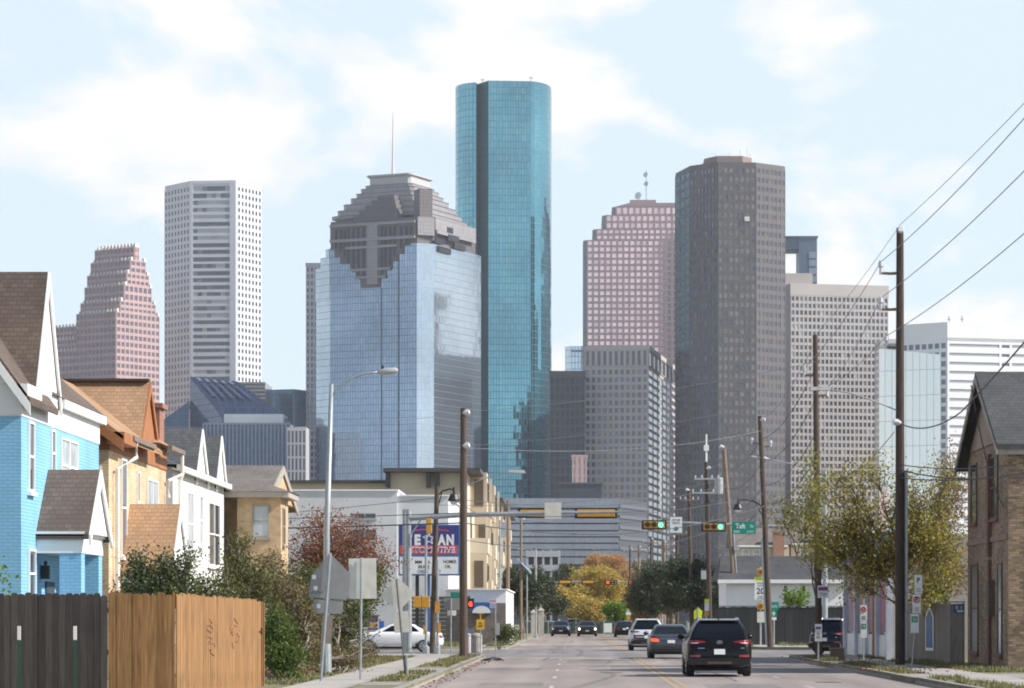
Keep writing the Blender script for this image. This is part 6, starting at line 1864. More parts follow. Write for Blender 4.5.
# solar sign post with tilted panel
d = 215; x = Xat(527, d)
t = thing('solar_panel_post', 'thin post with a tilted blue solar panel near the left kerb', 'solar panel', (x, d, KZ))
MB().tube([(x, d, KZ), (x, d, Zat(574, d))], .05, 8).build('post', M['galv'], t)
mb = MB(); a, b = W(518.5, 560, d), W(531.5, 573.5, d)
nrm = Vector((b.z - a.z, 0, -(b.x - a.x))).normalized() * .05
mb.extrude([a + Vector((0, -.35, 0)), b + Vector((0, -.35, 0)), b + Vector((0, .35, .1)), a + Vector((0, .35, .1))], tuple(nrm)); mb.build('panel', mat('blue solar glass', (.25, .33, .5), .2, .3), t)

# ------------------------------------------------------------------ the near street lamp
d = 82; x = Xat(326, d)
t = thing('street_lamp', 'tall galvanised street lamp with a long curved arm behind the pentagonal sign back', 'street lamp', (x, d, KZ))
zt = Zat(384, d)
MB().tube([(x, d, KZ), (x + .02, d, 4), (x + .15, d, zt)], [.10, .085, .055], 12).build('shaft', M['galv'], t, smooth=True)
MB().tube([(x, d, KZ), (x, d, KZ + .9), (x, d, KZ + 1.0)], [.16, .14, .1], 12).build('base', M['galv'], t)
mb = MB(); P = [W(px_, py_, d) for px_, py_ in ((331, 397), (336, 391), (342, 385), (350, 379), (360, 375), (370, 373), (379, 372))]
mb.tube(P, [.03] * 7, 8); arm = mb.build('lamp_arm', M['galv'], t, smooth=True)
mb = MB(); a, b = W(377, 372.5, d), W(398, 370, d)
mb.tube([a, a.lerp(b, .15), a.lerp(b, .45), a.lerp(b, .9), b], [.03, .075, .10, .08, .03], 10); mb.build('lamp_head', M['grey_box'], arm, smooth=True)
mb = MB(); c = W(382.5, 367.5, d); mb.cyl((c.x, c.y), .035, c.z - .05, c.z + .05, 8); mb.build('photocell', M['black'], arm)

# ------------------------------------------------------------------ sign backs on the left
def flat_sign(name, mb, pts2, px_d, m, parent, thick=.006, y_off=0.0):
    pts = [W(a, b, px_d) + Vector((0, y_off, 0)) for a, b in pts2]
    o = MB(); o.extrude(pts, (0, thick, 0)); return o.build(name, m, parent)

d = 72
t = thing('road_sign', 'back of a big dark pentagonal school sign with smaller plates below on a leaning post', 'road sign', (Xat(321, d), d, KZ))
flat_sign('sign_panel', None, [(311, 576), (329.5, 553), (350.5, 574), (348.5, 598), (345, 600), (308.5, 597)][::-1], d, M['sign_back_dark'], t, y_off=.06)
flat_sign('lower_plate', None, [(313, 599), (343, 600.5), (342.5, 612.5), (340, 614), (315, 613), (313, 611)][::-1], d, M['sign_back_dark'], t, y_off=.07)
flat_sign('narrow_plate', None, [(322.5, 615), (332.8, 615), (331, 644), (320.5, 643.5)][::-1], d, mat('brownish plate back', (.25, .20, .18), .6), t, y_off=.075)
MB().tube([W(330.5, 553, d), W(320, 693, d)], .03, 8).build('post', M['galv'], t)
for a, b in ((312, 577), (313.5, 588), (316.5, 606)):
    MB().box(W(a, b, d).x, W(a, b, d).x + .09, d + .052, d + .058, W(a, b, d).z - .05, W(a, b, d).z + .05).build('white_sticker', M['sign_white'], t)
mb = MB(); q = [W(310 + k * 1.6, 592.5 + 1.6 * math.sin(k * 2.2), d) + Vector((0, .055, 0)) for k in range(9)]; mb.tube(q, .006, 4); mb.build('scrawl', M['black'], t)
d = 74
t = thing('road_sign', 'back of a pale upright rectangular sign on a straight post', 'road sign', (Xat(361, d), d, KZ))
flat_sign('sign_panel', None, [(348.5, 558.5), (376, 558), (376.5, 598.5), (349, 599)][::-1], d, M['sign_back'], t, y_off=.05)
MB().tube([W(361.5, 557.5, d), W(360.5, 684, d)], .028, 8).build('post', M['galv'], t)
MB().box(W(351, 565, d).x, W(351, 565, d).x + .09, d + .042, d + .048, W(351, 565, d).z - .05, W(351, 565, d).z + .05).build('white_sticker', M['sign_white'], t)
d = 82
t = thing('road_sign', 'back of a pale diamond warning sign with a square plate below on a tilted post', 'road sign', (Xat(405, d), d, KZ))
flat_sign('sign_panel', None, [(380.5, 597), (397, 577), (415.5, 593.5), (399, 611)][::-1], d, M['sign_back'], t, y_off=.05)
flat_sign('lower_plate', None, [(392.5, 611.5), (408, 611), (409.5, 632), (394.5, 633)][::-1], d, M['sign_back'], t, y_off=.055)
MB().tube([W(396.5, 579, d), W(405.5, 677, d)], .026, 8).build('post', mat('dull green steel post', (.12, .14, .14), .5, .2), t)
MB().tube([W(404.3, 655, d) + Vector((.05, -.03, 0)), W(405.6, 677, d) + Vector((.05, -.03, 0))], .035, 6).build('post_sleeve', M['galv'], t)

# ------------------------------------------------------------------ traffic signals
def signal_head(label, c, n=3, facing=-1, lit=None, group='horizontal traffic lights over the crossing', plate=True, scale=1.0, vertical=False, lean=0):
    """horizontal signal; facing -1 looks at the viewer, +1 away; lit = index from the left as seen by the viewer and its material"""
    t = thing('traffic_light', label, 'traffic light', c, group)
    s = scale; L = n * .355 * s + .05; h = (.28 if facing > 0 else .35) * s; y = c[1]
    mb = MB(); mb.box(c[0] - L / 2, c[0] + L / 2, y - .09, y + .09, c[2] - h / 2, c[2] + h / 2)
    if vertical:
        mb = MB(); mb.box(c[0] - h / 2, c[0] + h / 2, y - .09, y + .09, c[2] - L / 2, c[2] + L / 2)
    mb.build('housing', M['sig_yellow'], t, bevel=.02)
    if plate:
        mb = MB(); a, b = L / 2 + .10, h / 2 + .075
        o = [(c[0] - a, c[2] - b), (c[0] + a, c[2] - b), (c[0] + a, c[2] + b), (c[0] - a, c[2] + b)]
        i = [(c[0] - L / 2 + .005, c[2] - h / 2 + .005), (c[0] + L / 2 - .005, c[2] - h / 2 + .005), (c[0] + L / 2 - .005, c[2] + h / 2 - .005), (c[0] - L / 2 + .005, c[2] + h / 2 - .005)]
        yy = y + (.03 * -facing)
        v = [(p[0], yy - .006, p[1]) for p in o + i] + [(p[0], yy + .006, p[1]) for p in o + i]
        f = []
        for k in range(4):
            k2 = (k + 1) % 4
            f += [(k, k2, 4 + k2, 4 + k), (8 + k, 12 + k, 12 + k2, 8 + k2), (k, 8 + k, 8 + k2, k2)]
        mb.add(v, f); mb.build('backplate', M['black'], t)
    for k in range(n):
        px = c[0] + (k - (n - 1) / 2) * .355 * s if not vertical else c[0]
        pz = c[2] if not vertical else c[2] - (k - (n - 1) / 2) * .355 * s
        yf = y + facing * .092
        mb = MB(); mb.disc((px, yf, pz), (0, 1, 0), .125 * s, .02, 16)
        ln = mb.build('lens', lit[1] if lit and lit[0] == k else M['lens_dark'], t)
        mb = MB(); nn = 12; r = .165 * s
        ang = [R(-10 + 200 * q / nn) for q in range(nn + 1)]
        a0 = [(px + r * math.cos(a), yf, pz + r * math.sin(a)) for a in ang]; a1 = [(px + r * math.cos(a), yf + facing * .2 * s, pz + r * math.sin(a)) for a in ang]
        mb.add(a0 + a1, [(q, q + 1, nn + 2 + q, nn + 1 + q) for q in range(nn)]); mb.build('visor', M['black'], ln)
    return t

# near mast arm from the left, signals face away
d = 130
xp = Xat(408.5, d); za = Zat(517, d)
t = thing('signal_mast', 'galvanised mast arm reaching from the left over the road before the crossing', 'signal mast', (xp, d, KZ))
MB().tube([(xp, d, KZ), (xp, d, Zat(514, d) + .2)], [.15, .12], 12).build('post', M['galv'], t)
mb = MB(); mb.tube([(xp, d, za - .05), W(460, 515, d), W(540, 513, d), W(617, 512, d)], [.13, .11, .085, .05], 10); mb.build('mast_arm', M['galv'], t)
MB().box(xp - .2, xp + .2, d - .2, d + .2, KZ, KZ + .08).build('base_plate', M['galv'], t)
MB().tube([(xp + .02, d - .05, za - .9), (xp + .55, d - .05, za - .1)], .03, 6).build('brace', M['galv'], t)
d2 = 131.2; x = Xat(412, d2)
t = thing('steel_post', 'plain galvanised service post touching the left signal mast', 'steel post', (Xat(404.5, d2), d2, KZ))
MB().tube([(Xat(404.8, d2), d2, KZ), (Xat(404.8, d2), d2, Zat(510, d2))], [.11, .10], 12).build('shaft', M['galv'], t)
MB().tube([(Xat(404.8, d2), d2, Zat(510, d2) + .002), (Xat(404.8, d2), d2, Zat(509, d2))], [.12, .05], 12).build('cap', M['galv'], t)
c = W(533, 513, 130); signal_head('amber back of a three lamp signal on the left mast arm', (c.x, 130.22, c.z), 3, +1)
c = W(596, 513, 130); signal_head('yellow back of a long five lamp signal at the end of the left mast arm', (c.x, 130.22, c.z), 4, +1, scale=1.12)
c = W(553, 511, 130); t = thing('lane_sign', 'plain white back of a square lane sign between the two signal backs', 'road sign', (c.x, 129.75, c.z))
MB().box(c.x - .36, c.x + .36, 129.80, 129.81, c.z - .34, c.z + .36).build('panel', M['sign_back'], t); MB().box(c.x - .03, c.x + .03, 130.12, 130.19, c.z - .3, c.z + .3).build('bracket', M['galv'], t)
c = W(429, 526, 129.5); signal_head('yellow side mounted signal at the left end of the mast arm', (c.x, 129.5, c.z), 2, +1, plate=False, scale=.85, group='pole mounted signals on the left corner', vertical=True)
# far mast arm from the right, signals face the viewer
d = 160
xp = Xat(825, d); za = Zat(527, d)
t = thing('signal_mast', 'galvanised mast with signal arm and luminaire arm beyond the crossing on the right', 'signal mast', (xp, d, KZ))
MB().tube([(xp, d, KZ), (xp, d, Zat(470, d))], [.16, .10], 12).build('post', M['galv'], t)
mb = MB(); mb.tube([(xp, d, za - .1), W(780, 527, d), W(720, 524, d), W(640, 521, d)], [.13, .11, .08, .05], 10); mb.build('mast_arm', M['galv'], t)
mb = MB(); mb.tube([(xp, d, Zat(476, d)), W(805, 468, d), W(788, 463, d), W(768, 459, d)], [.05, .04, .035, .03], 8); a = mb.build('lamp_arm', M['galv'], t)
mb = MB(); mb.tube([W(769, 459, d), W(765, 458.5, d), W(752, 457, d), W(749.5, 457, d)], [.03, .11, .1, .04], 8); mb.build('lamp_head', M['grey_box'], a)
gl = M['green_lit']
c = W(654, 525, d); signal_head('signal showing green, left of the pair over the right lanes', (c.x, d - .2, c.z), 3, -1, (2, gl))
c = W(713.5, 527, d); signal_head('signal showing green, nearer the street name sign', (c.x, d - .2, c.z), 3, -1, (2, gl))
c = W(676, 525, d)
t = thing('lane_sign', 'white lane sign with a green dot between the two green signals', 'road sign', (c.x, d - .2, c.z))
MB().box(c.x - .32, c.x + .32, d - .24, d - .23, c.z - .42, c.z + .42).build('panel', M['sign_white'], t)
mb = MB(); mb.disc((c.x, d - .245, c.z - .2), (0, 1, 0), .12, .008, 16); mb.build('green_dot', M['sign_green'], t)
text_part('lettering', 'LEFT TURN\nYIELD ON', M['sign_black'], t, (c.x, d - .242, c.z + .18), .42, .26)
MB().box(c.x - .03, c.x + .03, d - .228, d - .1, c.z - .3, c.z + .3).build('bracket', M['galv'], t)
c = W(743.5, 528, d)
t = thing('street_name_sign', 'green street name sign lettered Taft hanging on the right mast arm', 'street sign', (c.x, d - .2, c.z))
MB().box(c.x - .64, c.x + .64, d - .24, d - .225, c.z - .33, c.z + .33).build('panel', M['sign_green'], t, bevel=.004)
text_part('lettering', 'Taft', M['sign_white'], t, (c.x - .18, d - .241, c.z + .10), .52, .27, bold=.02)
text_part('lettering', 'St', M['sign_white'], t, (c.x + .44, d - .241, c.z + .10), .2, .15)
text_part('lettering', '800', M['sign_white'], t, (c.x - .38, d - .241, c.z - .2), .3, .13)
text_part('lettering', 'BLOCK', M['sign_white'], t, (c.x + .36, d - .241, c.z - .2), .36, .11)
MB().box(c.x - .4, c.x + .4, d - .222, d - .13, c.z - .03, c.z + .06).build('bracket', M['galv'], t)
# second crossing at the end of the street
d = 286
xp = Xat(540, d)
t = thing('signal_mast', 'small distant mast arm from the left at the street end', 'signal mast', (xp, d, KZ))
MB().tube([(xp, d, KZ), (xp, d, 6)], [.13, .1], 10).build('post', M['galv'], t); MB().tube([(xp, d, Zat(582.5, d)), W(596, 581.5, d)], [.1, .05], 8).build('mast_arm', M['galv'], t)
for px in (565, 588): 
    c = W(px, 582, d); signal_head('distant signal back on the far left arm, ' + ('left one' if px == 565 else 'right one'), (c.x, d - .15, c.z), 3, +1, scale=.9)
d = 296; xp = Xat(662, d)
t = thing('signal_mast', 'small distant mast arm from the right carrying two red signals', 'signal mast', (xp, d, KZ))
MB().tube([(xp, d, KZ), (xp, d, 6)], [.13, .1], 10).build('post', M['galv'], t); MB().tube([(xp, d, Zat(582.5, d)), W(606, 582, d)], [.1, .05], 8).build('mast_arm', M['galv'], t)
for px, w in ((611, 'left'), (634, 'right')):
    c = W(px, 582.5, d); signal_head('distant signal showing red at the street end, %s one' % w, (c.x, d - .2, c.z), 3, -1, (0, M['red_lit']), scale=.9)

# pedestrian signal pedestals on the left corner
for px, d, lab, yy in ((426, 129, 'pedestrian signal pedestal with two yellow heads beside the mast', 602), (437.5, 128.3, 'bare pedestrian button pedestal with a thick grey foot', None)):
    x = Xat(px, d); t = thing('pedestrian_signal', lab, 'pedestrian signal', (x, d, KZ), 'pedestrian signal posts on the left corner')
    MB().tube([(x, d, KZ), (x, d, Zat(560 if yy is None else 535, d))], .055, 8).build('post', M['galv'], t)
    MB().tube([(x, d, KZ), (x, d, KZ + .3), (x, d, KZ + .36)], [.16, .15, .07], 10).build('foot', M['galv'], t)
    if yy:
        for q in (-.34, .02):
            mb = MB(); mb.box(x + q - .2, x + q + .14, d - .22, d - .06, Zat(yy, d) - .24, Zat(yy, d) + .24); mb.build('signal_box', M['sig_yellow'], t, bevel=.02)
        mb = MB(); mb.box(x - .12, x - .03, d - .07, d + .05, 1.0, 1.35); mb.build('push_button', M['sig_yellow'], t)
    else:
        mb = MB(); mb.box(x - .1, x + .1, d - .13, d - .06, Zat(607, d) - .25, Zat(607, d) + .25); mb.build('signal_box', M['sig_yellow'], t)
        mb = MB(); mb.box(x + .02, x + .14, d - .13, d - .06, 1.05, 1.5); mb.build('push_button', M['sig_yellow'], t)
d = 119; x = Xat(469.5, d); z = Zat(603.5, d)
t = thing('pedestrian_signal', 'pedestrian signal with a lit red hand on the stout brown pole', 'pedestrian signal', (x, d, z))
mb = MB(); mb.box(x - .18, x + .18, d - .1, d + .08, z - .2, z + .2); mb.build('housing', M['black'], t)
mb = MB(); mb.box(x + .0, x + .11, d - .108, d - .102, z - .12, z + .0)
for k in range(4): mb.box(x + .0 + k * .028, x + .02 + k * .028, d - .108, d - .102, z + .002, z + .1 - abs(k - 1.5) * .02)
mb.box(x - .035, x - .004, d - .108, d - .102, z - .07, z + .02)
mb.build('red_hand', M['red_lit'], t); MB().box(x - .3, x - .181, d - .03, d + .03, z + .05, z + .12).build('bracket', M['sig_yellow'], t)

# ------------------------------------------------------------------ shop pylon sign
def pylon():
    d = 168
    navy = mat('navy sign enamel', (.035, .04, .19), .4, var=.06); redm = mat('coral red sign band', (.62, .07, .08), .4, var=.05)
    frame = mat('blue sign frame', (.05, .14, .36), .4)
    P = lambda px, py: W(px, py, d)
    t = thing('shop_sign', 'navy, red and white automotive shop sign with a star, above a changeable letter board', 'shop sign', (P(430, 0).x, d, 0))
    x0, x1 = P(398.5, 0).x, P(460, 0).x
    MB().box(x0, x1, d, d + .5, P(0, 575.5).z, P(0, 524.5).z).build('cabinet', frame, t, bevel=.03)
    MB().box(x0 + .07, x1 - .07, d - .012, d - .001, P(0, 545).z, P(0, 525.5).z).build('name_panel', navy, t)
    MB().box(x0 + .07, x1 - .14, d - .014, d - .001, P(0, 554).z, P(0, 545.3).z).build('trade_panel', redm, t)
    MB().box(x0 + .07, x1 - .1, d - .014, d - .001, P(0, 574).z, P(0, 556.8).z).build('letter_board', M['sign_white'], t)
    zc = P(0, 539.8).z; hh = P(0, 534.3).z - P(0, 545.2).z
    wht = M['sign_white']
    text_part('lettering', 'T', wht, t, (P(409, 0).x, d - .013, zc), .34, hh, bold=.06)
    text_part('lettering', 'E', wht, t, (P(417.6, 0).x, d - .013, zc), .34, hh, bold=.06)
    text_part('lettering', 'A', wht, t, (P(441.8, 0).x, d - .013, zc), .46, hh, bold=.06)
    text_part('lettering', 'N', wht, t, (P(450.2, 0).x, d - .013, zc), .42, hh, bold=.06)
    mb = MB(); c = P(429, 538.8); st = []
    for k in range(10):
        r = .40 if k % 2 == 0 else .17; a = R(90 + 36 * k); st.append((c.x + r * math.cos(a), d - .022, c.z + r * math.sin(a)))
    mb.extrude(st[::-1], (0, .008, 0)); mb.build('star', wht, t)
    mb = MB(); st2 = [(c.x + (p[0] - c.x) * .6, d - .026, c.z + (p[2] - c.z) * .6) for p in st]; mb.extrude(st2[::-1], (0, .003, 0)); mb.build('star_core', navy, t)
    mb = MB()
    for (a, b, s) in ((414, 426, 1), (434, 449, -1)):
        p, q = P(a, 531.2 if s > 0 else 529.6), P(b, 529.8 if s > 0 else 531.4); mb.extrude([(p.x, d - .02, p.z), (q.x, d - .02, q.z), (q.x, d - .02, q.z + .06), (p.x, d - .02, p.z + .06)], (0, .006, 0))
    mb.build('swoosh', redm, t)
    text_part('lettering', 'AUTOMOTIVE', mat('pale outline letter', (.85, .83, .84), .5), t, (P(428.5, 0).x, d - .0155, P(0, 549.7).z), 2.96, .33, bold=.05)
    text_part('lettering', 'AUTOMOTIVE', navy, t, (P(428.5, 0).x, d - .0195, P(0, 549.7).z), 2.84, .23, bold=.012)
    for s, px, py, w in (('A', 401.5, 562, .14), ('MM', 418.5, 562, .36), ('A', 429, 562, .16), ('HOMER', 450, 561.6, .74), ('A', 403, 567, .14), ('BRAKE', 424, 566.8, .62), ('OIL', 448, 566.5, .34), ('CHECK', 423, 571.5, .62), ('Y', 440, 571.5, .12)):
        text_part('lettering', s, M['sign_black'], t, (P(px, 0).x, d - .0155, P(0, py).z), w, .19, bold=.01)
    for px, m in ((428, frame), (417, M['black'])):
        x = P(px, 0).x; MB().box(x - .1, x + .1, d + .15, d + .35, 0, P(0, 575.6).z).build('support', m, t)
pylon()

# ------------------------------------------------------------------ school zone beacon and small signs on the right
d = 173; x = Xat(760.5, d)
t = thing('school_beacon', 'speed limit 20 school sign between two amber beacons beyond the crossing', 'school sign', (x, d, KZ))
MB().tube([(x, d, KZ), (x, d, Zat(567, d))], .06, 8).build('post', M['galv'], t)
x0, x1 = Xat(754.5, d), Xat(766.3, d)
MB().box(x0, x1, d - .1, d - .09, Zat(581, d) + .004, Zat(577, d)).build('school_plate', M['sign_lime'], t)
MB().box(x0, x1, d - .1, d - .09, Zat(600, d), Zat(581, d)).build('speed_panel', M['sign_white'], t)
text_part('lettering', 'SCHOOL', M['sign_black'], t, ((x0 + x1) / 2, d - .101, Zat(579, d)), .5, .13)
text_part('lettering', 'SPEED\nLIMIT', M['sign_black'], t, ((x0 + x1) / 2, d - .101, Zat(584.5, d)), .4, .26)
text_part('lettering', '20', M['sign_black'], t, ((x0 + x1) / 2, d - .101, Zat(591, d)), .46, .36, bold=.02)
text_part('lettering', 'WHEN\nFLASHING', M['sign_black'], t, ((x0 + x1) / 2, d - .101, Zat(597.5, d)), .42, .2)
for py in (572, 606.3):
    z = Zat(py, d)
    MB().box(x - .2, x + .2, d - .14, d - .04, z - .2, z + .2).build('beacon', M['sig_yellow'], t, bevel=.02)
    mb = MB(); mb.disc((x, d - .15, z), (0, 1, 0), .13, .02, 14); mb.build('beacon_lens', mat('amber lens', (.22, .09, .02), .25), t)
x0 = Xat(757, d)
MB().box(x0, Xat(765, d), d - .09, d - .08, Zat(622.5, d), Zat(611.5, d)).build('lower_plate', M['sign_back'], t)
d = 165; x = Xat(774, d)
t = thing('road_sign', 'small green guide sign with an arrow plate below, right of the school beacon', 'road sign', (x, d, KZ))
MB().tube([(x, d, KZ), (x, d, Zat(602, d))], .035, 8).build('post', M['galv'], t)
MB().box(Xat(768.3, d), Xat(778.7, d), d - .06, d - .05, Zat(610, d), Zat(602, d)).build('panel', M['sign_green'], t)
MB().box(Xat(770.5, d), Xat(776.7, d), d - .06, d - .05, Zat(616.5, d), Zat(610.6, d)).build('arrow_plate', M['sign_green'], t)
text_part('lettering', 'Park', M['sign_white'], t, (Xat(773.5, d), d - .061, Zat(606, d)), .4, .17)
mb = MB(); c = W(773.6, 613.5, d); mb.extrude([(c.x - .1, d - .066, c.z - .02), (c.x, d - .066, c.z + .12), (c.x + .1, d - .066, c.z - .02)][::-1], (0, .004, 0)); mb.box(c.x - .03, c.x + .03, d - .066, d - .062, c.z - .12, c.z - .021); mb.build('arrow', M['sign_white'], t)
MB().box(Xat(770.7, d), Xat(776.4, d), d - .06, d - .05, Zat(620, d), Zat(617.2, d)).build('white_plate', M['sign_white'], t)

def park_sign(label, px, d, plates, top, bot, lean=0.0, post=True, cat='parking sign'):
    x = Xat(px, d)
    t = thing('parking_sign', label, cat, (x, d, KZ), 'parking signs by the right kerb')
    if post: MB().tube([(x, d, KZ), (x + lean, d, Zat(top, d))], .027, 8).build('post', M['galv'], t)
    for (a, b, y0, y1, kind) in plates:
        xa, xb, z1, z0 = Xat(a, d), Xat(b, d), Zat(y0, d), Zat(y1, d); cx, w, h = (xa + xb) / 2, xb - xa, z1 - z0
        MB().box(xa, xb, d - .06, d - .052, z0 + .006, z1).build('panel', M['sign_white'], t)
        if kind in ('nop', 'tow'):
            text_part('lettering', 'P', M['sign_black'], t, (cx, d - .061, z1 - h * .28), w * .38, h * .3, bold=.03)
            if kind == 'nop':
                mb = MB(); r = w * .36; c = Vector((cx, d - .066, z1 - h * .28))
                mb.tube([c + Vector((r * math.cos(R(k)), 0, r * math.sin(R(k)))) for k in range(0, 361, 20)], .016, 4, cap=False); mb.tube([c + Vector((-r * .7, 0, r * .7)), c + Vector((r * .7, 0, -r * .7))], .014, 4); mb.build('no_parking_mark', M['sign_red'], t)
            text_part('lettering', 'ANY\nTIME', M['sign_black'], t, (cx, d - .061, z0 + h * .2), w * .6, h * .22)
        elif kind == 'green':
            mb = MB(); mb.box(xa + w * .12, xb - w * .12, d - .064, d - .0605, z1 - h * .45, z1 - h * .12); mb.build('green_band', M['sign_green'], t)
            text_part('lettering', '2HR', M['sign_white'], t, (cx, d - .065, z1 - h * .285), w * .5, h * .2)
        elif kind == 'violet':
            mb = MB(); mb.box(xa + .03, xb - .03, d - .064, d - .0605, z1 - h * .4, z1 - h * .12); mb.build('violet_band', mat('violet band', (.22, .06, .22), .5), t)
            text_part('lettering', 'TOW', M['sign_black'], t, (cx, d - .061, z0 + h * .3), w * .6, h * .25)
        else:
            mb = MB(); mb.box(xa + .03, xb - .03, d - .064, d - .0605, z1 - h * .3, z1 - h * .15); mb.build('blue_band', mat('blue band', (.1, .14, .4), .5), t)
            text_part('lettering', 'BUS\nSTOP', M['sign_black'], t, (cx, d - .061, z0 + h * .35), w * .6, h * .35)
    return t
park_sign('white sign with a violet band strapped to the dark pole near the SUV', 822.5, 119, ((817.5, 828.5, 585.5, 598, 'violet'),), 0, 0, post=False)
park_sign('low white sign on a thin post in front of the dark wooden pole', 818.3, 106, ((814.8, 821.8, 624, 641.5, 'blue'),), 624, 662)
park_sign('red and green parking sign on a thin post before the pink posters', 863.5, 110, ((860, 867, 605, 621, 'nop'), (860.3, 866.8, 621.5, 638, 'green')), 600, 660)
park_sign('leaning post with three stacked parking plates beside the big pole', 912, 95, ((914.3, 922, 575, 594, 'tow'), (912.3, 920.5, 594.5, 613, 'nop'), (910.3, 918.5, 614, 633, 'green')), 576, 667, lean=.25)
# low signs on the left corner
d = 124; x = Xat(451, d)
t = thing('road_sign', 'grey back of a rectangular sign with two white plates, left of the stout pole', 'road sign', (x, d, KZ))
MB().tube([(x, d, KZ), (x, d, Zat(598, d))], .03, 8).build('post', M['galv'], t)
MB().box(Xat(444, d), Xat(460, d), d + .04, d + .05, Zat(610, d), Zat(598, d)).build('sign_panel', mat('grey sign back', (.24, .24, .24), .6), t)
for a in (447.3, 452): MB().box(Xat(a, d), Xat(a + 4.2, d), d + .04, d + .05, Zat(615.5, d), Zat(610.5, d)).build('white_plate', M['sign_white'], t)
c = W(456.5, 594.5, 126); t = thing('street_name_sign', 'small green street name blade beside the stout brown pole', 'street sign', (c.x, 126, c.z))
MB().box(c.x - .25, c.x + .2, 126, 126.02, c.z - .11, c.z + .1).build('panel', M['sign_green'], t); MB().box(c.x + .2, c.x + .27, 126, 126.03, c.z - .03, c.z + .03).build('bracket', M['galv'], t)
d = 128; x = Xat(480.5, d)
t = thing('warning_sign', 'small yellow sign with an orange strap on top on a low post by the bin', 'warning sign', (x, d, KZ))
MB().tube([(x, d, KZ), (x, d, Zat(615, d))], .025, 6).build('post', M['galv'], t)
MB().box(Xat(476.5, d), Xat(484.5, d), d - .05, d - .04, Zat(629.5, d), Zat(619.5, d)).build('panel', mat('yellow sign sheeting', (.72, .42, .02), .5), t)
mb = MB(); mb.box(x - .03, x + .03, d - .05, d - .03, Zat(619.3, d), Zat(614, d)); mb.box(x - .14, x + .14, d - .055, d - .03, Zat(614, d), Zat(613, d)); mb.build('strap', M['sig_yellow'], t)
text_part('lettering', 'NO\nDUMP', M['sign_black'], t, (x, d - .051, Zat(624.5, d)), .2, .22)
d = 123; x = Xat(495.5, d)
t = thing('parking_sign', 'thin post with a small pink and blue sign and a white box', 'parking sign', (x, d, KZ))
MB().tube([(x, d, KZ), (x, d, Zat(599, d))], .026, 6).build('post', M['galv'], t)
MB().box(Xat(489.8, d), Xat(496.4, d), d - .05, d - .042, Zat(608, d), Zat(599.5, d)).build('panel', M['sign_white'], t)
MB().box(Xat(490, d), Xat(496.2, d), d - .055, d - .0505, Zat(602, d), Zat(600, d)).build('pink_band', mat('pink band', (.5, .2, .3), .5), t)
MB().box(Xat(490, d), Xat(496.2, d), d - .055, d - .0505, Zat(607.6, d), Zat(603, d)).build('blue_band', mat('slate band', (.3, .34, .5), .5), t)
MB().box(Xat(495.4, d), Xat(499.8, d), d - .12, d - .03, Zat(635, d), Zat(623, d)).build('white_box', M['grey_box'], t)
# bin, bollard
d = 133; x = Xat(476.5, d)
t = thing('litter_bin', 'round pebbled concrete litter bin on the left corner', 'litter bin', (x, d, KZ))
MB().tube([(x, d, KZ), (x, d, KZ + .05), (x, d, .8), (x, d, .85)], [.23, .25, .25, .22], 16).build('body', M['concrete'], t)
MB().tube([(x, d, .852), (x, d, .95), (x, d, 1.03)], [.26, .24, .1], 16).build('lid', M['concrete_dark'], t)
d = 134; x = Xat(468.5, d)
t = thing('bollard', 'short pale bollard between the stout pole and the bin', 'bollard', (x, d, KZ))
MB().tube([(x, d, KZ), (x, d, .9)], [.12, .12], 12).build('post', mat('pale mauve post', (.5, .46, .48), .6), t); MB().ball((x, d, .92), (.13, .13, .1)).build('cap', M['concrete'], t)
d = 150; x = Xat(457, d)
t = thing('news_box', 'small blue newspaper box behind the white car', 'news box', (x, d + 10, KZ))
MB().box(x - .2, x + .25, d + 10, d + 10.4, .35, 1.15).build('body', mat('blue enamel', (.03, .12, .42), .4), t, bevel=.02); MB().box(x - .1, x + .15, d + 10.05, d + 10.3, KZ, .35).build('stand', M['black'], t)
# banner panel and blue board by the car
d = 165
t = thing('price_board', 'small orange and purple tyre price board behind the white car bonnet', 'sign board', (Xat(372.5, d), d, 0))
MB().box(Xat(367, d), Xat(378.5, d), d, d + .06, Zat(634, d), Zat(613.5, d)).build('panel', mat('cream board', (.6, .52, .4), .6), t)
for k, (a, b, cc) in enumerate(((622, 615, (.10, .04, .14)), (626, 623.5, (.6, .3, .04)), (630, 627.5, (.12, .1, .3)), (633, 631, (.6, .3, .04)))):
    MB().box(Xat(367.7, d), Xat(378, d), d - .01, d - .001, Zat(a, d), Zat(b, d)).build('colour_row', mat('board row %d' % k, cc, .6), t)
MB().box(Xat(379, d), Xat(384, d), d + .01, d + .05, Zat(630, d), Zat(621, d)).build('blue_panel', mat('blue panel', (.03, .13, .45), .5), t)
for px in (368, 378): MB().box(Xat(px, d) - .03, Xat(px, d) + .03, d + .061, d + .1, 0, Zat(634, d) + .1).build('leg', M['galv'], t)
